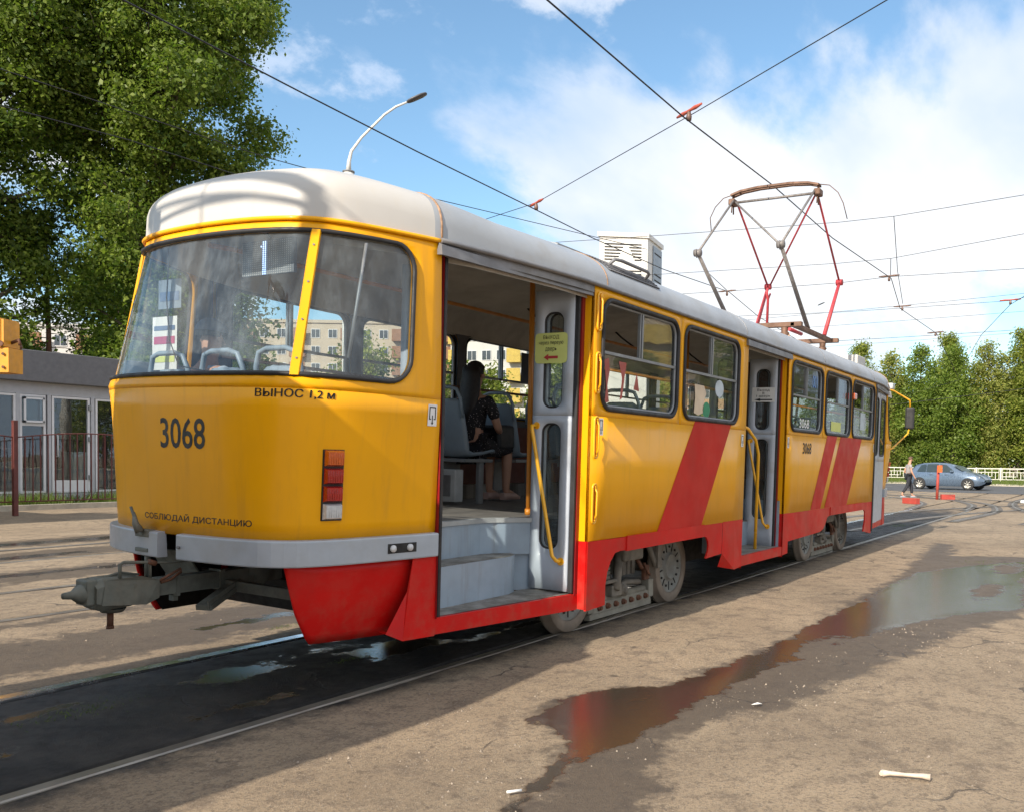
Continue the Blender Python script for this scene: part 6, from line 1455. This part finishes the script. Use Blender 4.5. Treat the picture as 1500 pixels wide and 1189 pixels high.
hanger((18.3, 0.0, 5.62), (0, 1, 0), 'hanger under the third span wire right of the pantograph', .9); hanger((18.2, 3.94, 5.6), (0, 1, 0), 'hanger beside the pantograph knee', .9); hanger((22.6, .55, 5.62), (0, 1, 0), 'hanger where the contact wire bends', .9); hanger((22.9, -2.12, 5.62), (.0, 1, 0), 'hanger with red insulators near the right edge', 1.0); hanger((28.2, .6, 5.62), (.3, 1, 0), 'hanger in front of the tree tops', 1.1)
wire('dropper hanging from the upper span wire', [(15.72, -.62, 6.4), (19.2, .0, 6.0), (22.4, .5, 5.75)], .008)
wire('short dropper between second and third span wire', [(18.68, .05, 6.2), (18.45, 0, 5.74)], .009); wire('short dropper left of the pantograph knee', [(17.9, 4.4, 6.2), (18.2, 3.95, 5.72)], .009)
wire('side contact wire curving to the right edge', [(28.2, .6, 5.6), (28.7, -.72, 5.6), (22.9, -2.12, 5.6), (19.5, -3.8, 5.6), (10, -12, 5.6)] if False else [(45, 2.4, 5.6), (28.7, -.72, 5.6), (22.9, -2.12, 5.6), (19.5, -3.4, 5.6), (8, -12, 5.6)], .009)
for i, (p0, p1, lab) in enumerate((((40, 17, 8.5), (34, -14, 8.2), 'thin feeder wire low across the sky, upper one'), ((44, 18, 8.6), (38, -16, 8.0), 'thin feeder wire low across the sky, middle one'), ((30, 15, 6.0), (29, -12, 5.9), 'span wire touching the tree tops at the right'), ((50, 20, 8.2), (46, -18, 8.4), 'thin feeder wire low across the sky, lowest one'), ((30, 4.5, 3.3), (27, -12, 4.9), 'pale cable crossing in front of the street trees'))):
    wire(lab, sag(p0, p1, .15 if i < 4 else .1), .008 if i < 4 else .010)
wire('wire passing in front of the left poplar', [(-6, 9.3, 6.1), (3.06, 8.2, 6.0), (4.7, 7.91, 6.0), (6.2, 7.88, 6.0), (30, 7.7, 5.9)], .008); wire('second wire in front of the left poplars, ending at the roof', [(-6, 10.5, 6.9), (1.5, 8.6, 6.6), (6.27, 6.88, 6.05), (6.96, 6.59, 6.0), (14, 4.1, 5.9)], .007)

# blue hatchback on the street
CARB = pbr('car_blue_grey', (.13, .18, .25), .25, metal=.45, var=.05, coat=.8); CG = pbr('car_glass', (.03, .045, .05), .08, var=.1, coat=.3); TYR = pbr('car_tyre', (.03, .03, .03), .8); RIM = pbr('car_rim', (.52, .50, .45), .4, metal=.4)
CW = Vector((50.35, 4.0, 0)); hv = Vector((-.2145, -.9767, 0)).normalized(); lv_ = Vector((hv.y, -hv.x, 0))      # heading and its right hand side
car = empty('car', 'blue grey hatchback car driving along the street', 'car', (50.3, 3.6, 0))
RW0 = Vector((50.62, 4.98, 0))      # rear axle, near side wheel contact
axc = RW0 - lv_ * .0
def cf(x, y, z): v = RW0 + hv * (x - .78) + lv_ * (-y if False else y) ; return (v.x, v.y, z)
side_s = 1 if lv_.dot(Vector((-3.3, -4.6, 0)) - RW0) > 0 else -1      # which side faces the camera
cen = -side_s * .80
st = [(0, .52, .80, .62), (.06, .36, .93, .76), (.22, .30, 1.06, .83), (.50, .25, 1.40, .86), (.85, .22, 1.475, .88), (1.4, .20, 1.505, .89), (2.0, .20, 1.49, .89), (2.45, .20, 1.38, .89), (2.95, .20, 1.10, .89), (3.25, .20, .99, .88), (3.75, .22, .90, .86), (4.08, .26, .76, .78), (4.25, .36, .58, .60), (4.28, .46, .50, .45)]
rows = []
for x, zb, zt, w in st:
    belt = min(.94 + .0 * x, zt - .02); wt = w * (.72 if zt > 1.15 else .90)
    half = [(w * .9, zb), (w, zb + .12), (w, (zb + belt) / 2), (w * .985, belt), (wt + (w - wt) * .25, belt + (zt - belt) * .55), (wt, zt - .03), (wt * .6, zt), (0, zt + .012)]
    rows.append([cf(x, cen + y, z) for y, z in half] + [cf(x, cen - y, z) for y, z in reversed(half[:-1])])
cb = MB().grid(rows, True); cb.add(rows[0], [tuple(range(15))]); cb.add(rows[-1], [tuple(range(15))]); cbo = cb.build('body', CARB, car)
for sg in (1, -1):
    yo = cen + sg * .0
    def wy(x, z):     # side surface at window heights
        w = float(np.interp(x, [s_[0] for s_ in st], [s_[3] for s_ in st])); zt = float(np.interp(x, [s_[0] for s_ in st], [s_[2] for s_ in st])); wt = w * .72
        t_ = min(1, max(0, (z - .94) / max(.05, zt - .03 - .94))); return sg * ((w * .985) * (1 - t_) + wt * t_ + .02 + .03 * math.sin(PI * t_))
    for nm, pts in (('side_window', [(.62, 1.0), (1.12, .98), (1.10, 1.40), (.80, 1.36)]), ('side_window', [(1.17, .98), (1.85, .97), (1.80, 1.43), (1.16, 1.41)]), ('side_window', [(1.92, .97), (2.72, .98), (2.62, 1.10), (2.22, 1.38), (1.88, 1.42)])):
        MB().add([cf(x, cen + wy(x, z), z) for x, z in pts], [tuple(range(len(pts)))]).build(nm, CG, car)
    MB().box((0, 0, 0), (.16, .08, .10), .02).xf(lambda v: cf(2.52 + v.x, cen + sg * (.93 + v.y), .98 + v.z)).build('mirror', CARB, car)
    for xw in (.78, 3.46):
        yw = cen + sg * .80
        P0w = Vector(cf(xw, yw - sg * .10, .32)); P1w = Vector(cf(xw, yw + sg * .10, .32)); aw = (P1w - P0w)
        w = MB().lathe(P0w, aw, [(0, .2), (0, .30), (.02, .32), (.18, .32), (.2, .30), (.2, .21)], 24).build('wheel', TYR, car)
        rm = MB().lathe(P0w, aw, [(.198, .21), (.18, .20), (.17, .06), (.2, .05), (.2, .001)], 20)
        for k in range(7):
            a_ = R(360 / 7 * k); ux = hv * math.cos(a_) + Vector((0, 0, 1)) * math.sin(a_); rm.tube([P1w + ux * .05, P1w + ux * .20], .02, 5)
        ro = rm.build('rim', RIM, car); ro.parent = w
        MB().add([cf(xw + .36 * math.cos(R(a_)), cen + sg * .893, .32 + .36 * math.sin(R(a_))) for a_ in range(-10, 191, 20)], [tuple(range(11))]).build('wheel_arch', RUB, car)
    MB().box((0, -.02, 0), (.34, .02, .12), .01).xf(lambda v: cf(3.72 + v.x, cen + sg * (.80 + v.y) - sg * v.x * .12, .68 + v.z - v.x * .12)).build('headlight', LAMPC, car)
    MB().box((0, -.03, 0), (.30, .03, .16), .01).xf(lambda v: cf(.02 + v.x, cen + sg * (.76 + v.y + v.x * .25), .86 + v.z)).build('tail_light', LAMPR, car)
    for xh in (1.35, 2.2): MB().box((0, -.01, 0), (.18, .015, .03)).xf(lambda v: cf(xh + v.x, cen + sg * (.895 + v.y), .83 + v.z)).build('door_handle', CARB, car)
MB().add([cf(2.62, cen - .66, 1.34), cf(2.62, cen + .66, 1.34), cf(3.12, cen + .72, 1.05), cf(3.12, cen - .72, 1.05)], [(0, 1, 2, 3)]).build('windscreen', CG, car)
MB().add([cf(.44, cen - .60, 1.36), cf(.44, cen + .60, 1.36), cf(.16, cen + .66, 1.04), cf(.16, cen - .66, 1.04)], [(0, 1, 2, 3)]).build('rear_window', CG, car)

# litter on the asphalt
BN = pbr('bone_white', (.62, .52, .42), .6, var=.15, scale=30, dirt=(.35, .2, .14), dirtamt=.5)
tag(MB().tube([(.765, -3.755, .012), (.775, -3.78, .014), (.80, -3.85, .012), (.822, -3.91, .013), (.825, -3.945, .012)], [.016, .011, .008, .011, .015], 7).tube([(.76, -3.75, .01), (.785, -3.752, .012)], [.010, .013], 6).build('bone', BN), 'white gnawed bone lying on the asphalt at the lower right', 'bone')
tag(MB().add([(1.56, -2.86, .004), (1.60, -2.88, .010), (1.61, -2.905, .004), (1.57, -2.90, .012)], [(0, 1, 2, 3)]).build('paper_scrap', PAPER, solid=.002), 'small white paper scrap beside the puddle', 'litter')
tag(MB().cyl((-.30, -2.48, .008), (-.25, -2.52, .008), .006, 8).build('cigarette_end', PAPER), 'cigarette end by the narrow tip of the puddle', 'litter')
tag(MB().box((33.5, -1.9, 0), (33.75, -1.6, .1), .02).build('plastic_bag', PAPER), 'small white bag lying by the far turnout', 'litter')

# street side to the south, beyond the right edge of the picture (mirrored in the paintwork and the windows)
building('apartment_building', 'five storey block standing right of the picture beyond the street', (92, -30), (74, -72), 12, 5, 12, BB, balc=(BYL, 3))
for i, (x, y, h) in enumerate(((78, -31, 12), (75, -39, 11), (70, -46, 13), (66, -54, 12), (60, -60, 12))):
    tree('birch_tree', ['first', 'second', 'third', 'fourth', 'fifth'][i] + ' street tree south of the picture, in front of the five storey block', x, y, h, [(.12, 1.6), (.35, 3.0), (.65, 2.9), (.88, 1.7), (1, .5)], 7000, .42, LEAFB, 130 + i, group='trees along the street', trunk=.17, nc=30)
# ------------------------------------------------------------------ people
def skin(name, J, E_, mat, parent, root=0, sub=1):
    """J: list of (x,y,z,r[,r2]); grown with the Skin modifier, then frozen"""
    me = bpy.data.meshes.new(name); me.from_pydata([j[:3] for j in J], E_, []); o = bpy.data.objects.new(name, me); COL.objects.link(o)
    md = o.modifiers.new('skin', 'SKIN'); md.use_smooth_shade = True; md.branch_smoothing = .5
    if not me.skin_vertices: me.skin_vertices.new()
    for i, j in enumerate(J): sv_ = me.skin_vertices[0].data[i]; sv_.radius = (j[3], j[4] if len(j) > 4 else j[3]); sv_.use_root = (i == root)
    sb = o.modifiers.new('sub', 'SUBSURF'); sb.levels = sub; sb.render_levels = sub
    dg = bpy.context.evaluated_depsgraph_get(); m2 = bpy.data.meshes.new_from_object(o.evaluated_get(dg)); m2.name = name
    o.modifiers.clear(); o.data = m2; bpy.data.meshes.remove(me); m2.materials.clear(); m2.materials.append(mat)
    for p_ in m2.polygons: p_.use_smooth = True
    if parent:
        o.parent = parent
        if parent.type == 'EMPTY': o.matrix_parent_inverse = Matrix.Translation(-parent.location)
    return o
HAIRD = pbr('hair_dark', (.018, .012, .010), .5, var=.3, scale=30); HAIRB = pbr('hair_brown', (.10, .055, .03), .6)
def person(label, loc, face, pose, cloth, hair, scale=1., long_hair=False, cap=None, shorts=True, extra=None, xf=None):
    """pose: joints in metres, (forward, left, up) relative to loc; cloth: dict top / legs / shoe materials"""
    root = empty('person', label, 'person', loc); fv = Vector((math.cos(face), math.sin(face), 0)); lv2 = Vector((-fv.y, fv.x, 0)); L0 = Vector(loc)
    w = lambda f, l, u: tuple(L0 + (fv * f + lv2 * l + Vector((0, 0, u))) * scale)
    J = []; E_ = []; idx = {}
    def add(n, p, r, par=None, r2=None):
        idx[n] = len(J); J.append((*w(*p), r * scale, (r2 or r) * scale))
        if par is not None: E_.append((idx[par], idx[n]))
    P = pose
    add('pelvis', P['pelvis'], .115, None, .145); add('waist', P['waist'], .10, 'pelvis', .125); add('chest', P['chest'], .115, 'waist', .155); add('neckb', P['neck'], .055, 'chest'); add('headb', P['headb'], .058, 'neckb'); add('head', P['head'], .088, 'headb', .075); add('crown', P['crown'], .062, 'head')
    for s in ('L', 'R'):
        add('sh' + s, P['sh' + s], .056, 'chest'); add('el' + s, P['el' + s], .040, 'sh' + s); add('wr' + s, P['wr' + s], .026, 'el' + s); add('pm' + s, P['pm' + s], .033, 'wr' + s, .02)
        a = Vector(P['wr' + s]); b = Vector(P['pm' + s]); dd = (b - a).normalized(); sdv = dd.cross(Vector((0, 0, 1))); sdv = sdv.normalized() if sdv.length > .1 else Vector((1, 0, 0)); cu = dd.cross(sdv) * (-.02)
        for q in range(4):
            b1 = b + sdv * (.026 * (q - 1.5) / 1.5) + dd * .02; l_ = (.030, .036, .034, .026)[q]
            add(f'f{s}{q}a', tuple(b1), .009, 'pm' + s); add(f'f{s}{q}b', tuple(b1 + dd * l_ + cu * .5), .008, f'f{s}{q}a'); add(f'f{s}{q}c', tuple(b1 + dd * l_ * 1.6 + cu * 1.8), .006, f'f{s}{q}b')
        add(f't{s}a', tuple(a.lerp(b, .5) + sdv * .035), .010, 'pm' + s); add(f't{s}b', tuple(a.lerp(b, 1.2) + sdv * .048 + cu), .008, f't{s}a')
        add('hip' + s, P['hip' + s], .085, 'pelvis'); add('kn' + s, P['kn' + s], .058, 'hip' + s); add('cf' + s, tuple(Vector(P['kn' + s]).lerp(Vector(P['an' + s]), .3)), .054, 'kn' + s); add('an' + s, P['an' + s], .036, 'cf' + s); add('to' + s, P['to' + s], .030, 'an' + s)
    body_ = skin('body', J, E_, SKINM, root)
    hd = Vector(P['head']); up = (Vector(P['crown']) - Vector(P['headb'])).normalized(); ff = Vector(P.get('look', (1, 0, 0))).normalized(); sl = up.cross(ff)
    # face: nose, ears, eyes, mouth
    fm = MB(); g = lambda a, b, c: w(*(hd + ff * a + sl * b + up * c))
    fm.add([g(.085, 0, .02), g(.112, 0, -.022), g(.085, .016, -.03), g(.085, -.016, -.03)], [(0, 1, 2), (0, 3, 1), (1, 3, 2)])
    for s in (1, -1): fm.lathe(g(-.005, s * .076, -.01), Vector(g(-.005, s * .09, -.01)) - Vector(g(-.005, s * .076, -.01)), [(0, .02), (.012, .026), (.016, .012), (.016, .001)], 10)
    fm.build('ear_nose', SKINM, root)
    ey = MB()
    for s in (1, -1): ey.add([g(.086, s * .018, .012), g(.080, s * .040, .012), g(.080, s * .040, .022), g(.087, s * .018, .022)], [(0, 1, 2, 3)])
    ey.add([g(.090, -.022, -.052), g(.090, .022, -.052), g(.091, .018, -.045), g(.091, -.018, -.045)], [(0, 1, 2, 3)]); ey.build('eye_mouth', HAIRD, root)
    # hair shell
    hr = MB(); rows = []
    for i in range(9):
        th = R(10 + 95 * i / 8); row = []
        for k in range(20):
            a = 2 * PI * k / 20; front = math.cos(a) > .25; t2 = min(th, R(62)) if front else th
            row.append(g(-.008 + math.cos(a) * math.sin(t2) * .112, math.sin(a) * math.sin(t2) * .094, .028 + math.cos(t2) * .108))
        rows.append(row)
    hr.grid(rows, True, True); hr.add(rows[0], [tuple(range(20))])
    if long_hair:
        rows = []
        for i in range(8):
            t_ = i / 7; rows.append([g(-.075 - .05 * t_ + math.cos(a) * .055 * (1 - .2 * t_), math.sin(a) * (.092 + .028 * math.sin(t_ * 3)) * (1 - .25 * t_ * t_), .06 - t_ * .50) for a in [2 * PI * k / 16 for k in range(16)]])
        hr.grid(rows, True, True); hr.add(rows[-1], [tuple(range(16))]); hr.add(rows[0], [tuple(range(16))])
    hr.build('hair', hair, root)
    if cap:
        rows = [[g(-.006 + math.cos(a) * math.sin(R(t_)) * .120, math.sin(a) * math.sin(R(t_)) * .100, .030 + math.cos(R(t_)) * .112) for a in [2 * PI * k / 20 for k in range(20)]] for t_ in (2, 20, 40, 58, 74, 86)]
        c = MB().grid(rows, True, True); c.add([g(.10, -.07, .045), g(.10, .07, .045), g(.19, .05, .03), g(.20, 0, .032), g(.19, -.05, .03)], [(0, 1, 2, 3, 4)]); c.build('cap', cap, root)
    if cloth.get('top'):
        T_ = []; ET = []
        def a2(p, r, par=None, r2=None):
            T_.append((*w(*p), r * scale, (r2 or r) * scale))
            if par is not None: ET.append((par, len(T_) - 1))
            return len(T_) - 1
        p0 = a2(P['pelvis'], .13, None, .165); p1 = a2(P['waist'], .122, p0, .148); p2 = a2(P['chest'], .135, p1, .172); p3 = a2(tuple(Vector(P['chest']).lerp(Vector(P['neck']), .75)), .07, p2)
        for s in ('L', 'R'):
            s1 = a2(P['sh' + s], .074, p2); a2(tuple(Vector(P['sh' + s]).lerp(Vector(P['el' + s]), cloth.get('sleeve', .6))), .060, s1)
        skin('shirt' if not cloth.get('dress') else 'dress', T_, ET, cloth['top'], root)
    if cloth.get('legs'):
        T_ = []; ET = []
        p0 = len(T_); T_.append((*w(*P['pelvis']), .125 * scale, .155 * scale))
        for s in ('L', 'R'):
            k = len(T_); T_.append((*w(*P['hip' + s]), .102 * scale, .102 * scale)); ET.append((p0, k))
            fr_ = cloth.get('leglen', 1.8)
            T_.append((*w(*P['kn' + s]), .078 * scale, .078 * scale)) if fr_ > 1 else T_.append((*w(*Vector(P['hip' + s]).lerp(Vector(P['kn' + s]), fr_)), .088 * scale, .088 * scale)); ET.append((k, k + 1))
            if fr_ > 1: T_.append((*w(*Vector(P['kn' + s]).lerp(Vector(P['an' + s]), fr_ - 1)), .062 * scale, .062 * scale)); ET.append((k + 1, k + 2))
        skin('trousers' if not cloth.get('dress') else 'skirt', T_, ET, cloth['legs'], root)
    for s in ('L', 'R'):
        an = Vector(P['an' + s]); to = Vector(P['to' + s]); d2 = (to - an); d2.z = 0; d2.normalize(); sd2 = Vector((-d2.y, d2.x, 0)); zf = min(an.z, to.z)
        sole = []
        for f_, ww in ((-.06, .030), (0, .038), (.09, .045), (.17, .042), (.21, .02)): sole.append((f_, ww))
        rows = [[w(*(Vector((an.x, an.y, 0)) + d2 * f_ + sd2 * sgn * ww + Vector((0, 0, P['foot'] + z)))) for sgn, z in ((-1, 0), (1, 0), (1, .03 if f_ > .1 else .065), (-1, .03 if f_ > .1 else .065))] for f_, ww in sole] if 'foot' in P else []
        if rows: m = MB().grid(rows, True, True); m.add(rows[0], [(0, 1, 2, 3)]); m.add(rows[-1], [(0, 1, 2, 3)]); m.build('shoe', cloth['shoe'], root)
    return root, w
def sit(feet=-.42, lean=0., armf=.28):
    P = dict(pelvis=(0, 0, .09), waist=(-.03 + lean * .3, 0, .26), chest=(-.02 + lean, 0, .44), neck=(.0 + lean, 0, .575), headb=(.015 + lean, 0, .64), head=(.03 + lean, 0, .735), crown=(.02 + lean, 0, .80), foot=feet, look=(1, 0, -.1))
    for s, q in (('L', 1), ('R', -1)):
        P['sh' + s] = (-.02 + lean, q * .185, .50); P['el' + s] = (.06 + lean, q * .235, .24); P['wr' + s] = (armf, q * .14, .20); P['pm' + s] = (armf + .07, q * .09, .19)
        P['hip' + s] = (.03, q * .095, .06); P['kn' + s] = (.44, q * .10, .045); P['an' + s] = (.42, q * .10, feet + .08); P['to' + s] = (.56, q * .11, feet + .035)
    return P
DRS = None
m, nt, o_ = newmat('floral_dress'); p_ = nt.nodes.new('ShaderNodeBsdfPrincipled'); lnk(nt, p_.outputs[0], o_.inputs[0])
v_ = objvec(nt); vo = nt.nodes.new('ShaderNodeTexVoronoi'); vo.inputs['Scale'].default_value = 48; lnk(nt, v_, vo.inputs['Vector'])
lnk(nt, mixc(nt, ramp(nt, nmath(nt, 'MULTIPLY', vo.outputs['Distance'], 1.), .16, .26, .85, 0), (.014, .012, .014), (.42, .36, .36)), p_.inputs['Base Color']); p_.inputs['Roughness'].default_value = .8
DRS = MATS['floral_dress']
fl_w = body((3.36, .60, .962)); fz = fl_w.z
P = sit(-.44, .03, .26)
r_w, w_ = person('woman in a black floral dress with long dark hair seen through the open rear door', (fl_w.x + .06, fl_w.y, fz + .46), 0.02, P, dict(top=DRS, legs=DRS, leglen=1.12, sleeve=.75, shoe=pbr('sandal_pink', (.5, .33, .28), .5), dress=True), HAIRD, 1.0, long_hair=True)
BAGK = pbr('bag_black', (.015, .015, .017), .4)
tag(MB().box((3.60, .40, fz + .50), (3.86, .62, fz + .74), .03).build('handbag', BAGK), 'black handbag on the lap of the seated woman', 'handbag')
q = body((.62, .80, .962))
person('man in a dark cap sitting behind the rear window with his back to us', (q.x + .1, q.y, q.z + .48), 0.0, sit(-.44, .0, .25), dict(top=pbr('shirt_pale_blue', (.45, .52, .62), .8), legs=pbr('trousers_navy', (.02, .025, .04), .8), leglen=1.85, sleeve=.7, shoe=RUB), HAIRD, 1.0, cap=pbr('cap_dark_blue', (.07, .09, .14), .7))
# pedestrian, mid stride towards the right
W = dict(pelvis=(0, 0, .93), waist=(.01, 0, 1.07), chest=(.02, 0, 1.27), neck=(.04, 0, 1.43), headb=(.06, 0, 1.50), head=(.09, 0, 1.60), crown=(.085, 0, 1.67), look=(1, 0, -.15), foot=0.0,
         shL=(.02, .19, 1.37), shR=(.02, -.19, 1.37), elL=(-.08, .24, 1.10), elR=(.04, -.24, 1.10), wrL=(.06, .23, .88), wrR=(.16, -.23, .90), pmL=(.09, .23, .81), pmR=(.19, -.23, .83),
         hipL=(0, .09, .90), hipR=(0, -.09, .90), knL=(.16, .09, .50), knR=(-.06, -.09, .49), anL=(.20, .09, .10), anR=(-.30, -.09, .14), toL=(.34, .09, .05), toR=(-.20, -.09, .05))
pw_, w2 = person('man in a grey t-shirt and dark trousers walking with a white bag', (36.1, 2.86, 0), math.atan2(-.858, .513), W, dict(top=pbr('tshirt_grey', (.30, .28, .28), .9), legs=pbr('trousers_dark', (.02, .022, .03), .8), leglen=1.86, sleeve=.55, shoe=pbr('shoe_grey', (.3, .32, .36), .6)), HAIRB, .99)
bgp = MB(); rows = []
for z, a, b in ((.78, .03, .02), (.70, .09, .04), (.55, .13, .06), (.38, .14, .07), (.30, .11, .05)):
    rows.append([w2(.12 + a * math.cos(t_), .23 + b * math.sin(t_), z) for t_ in [2 * PI * k / 12 for k in range(12)]])
bgp.grid(rows, True, True); bgp.add(rows[-1], [tuple(range(12))]); tag(bgp.build('carrier_bag', pbr('bag_white', (.6, .62, .68), .5)), 'white carrier bag held by the walking man', 'bag')
for i, (x, h) in enumerate(((9.95, 1.0), (10.33, .97))):
    S_ = dict(W); S_ = {k: ((v[0] * .2, v[1], v[2]) if isinstance(v, tuple) and k != 'look' else v) for k, v in W.items()}
    person(['visitor in a dark shirt standing left behind the pavilion window', 'visitor in a dark shirt standing right behind the pavilion window'][i], (x, 22.0 + .2 * i, .18), -PI / 2, S_, dict(top=pbr('shirt_black', (.03, .03, .035), .8), legs=pbr('jeans_pale', (.25, .30, .36), .8), leglen=1.85, sleeve=.5, shoe=RUB), HAIRB, h)
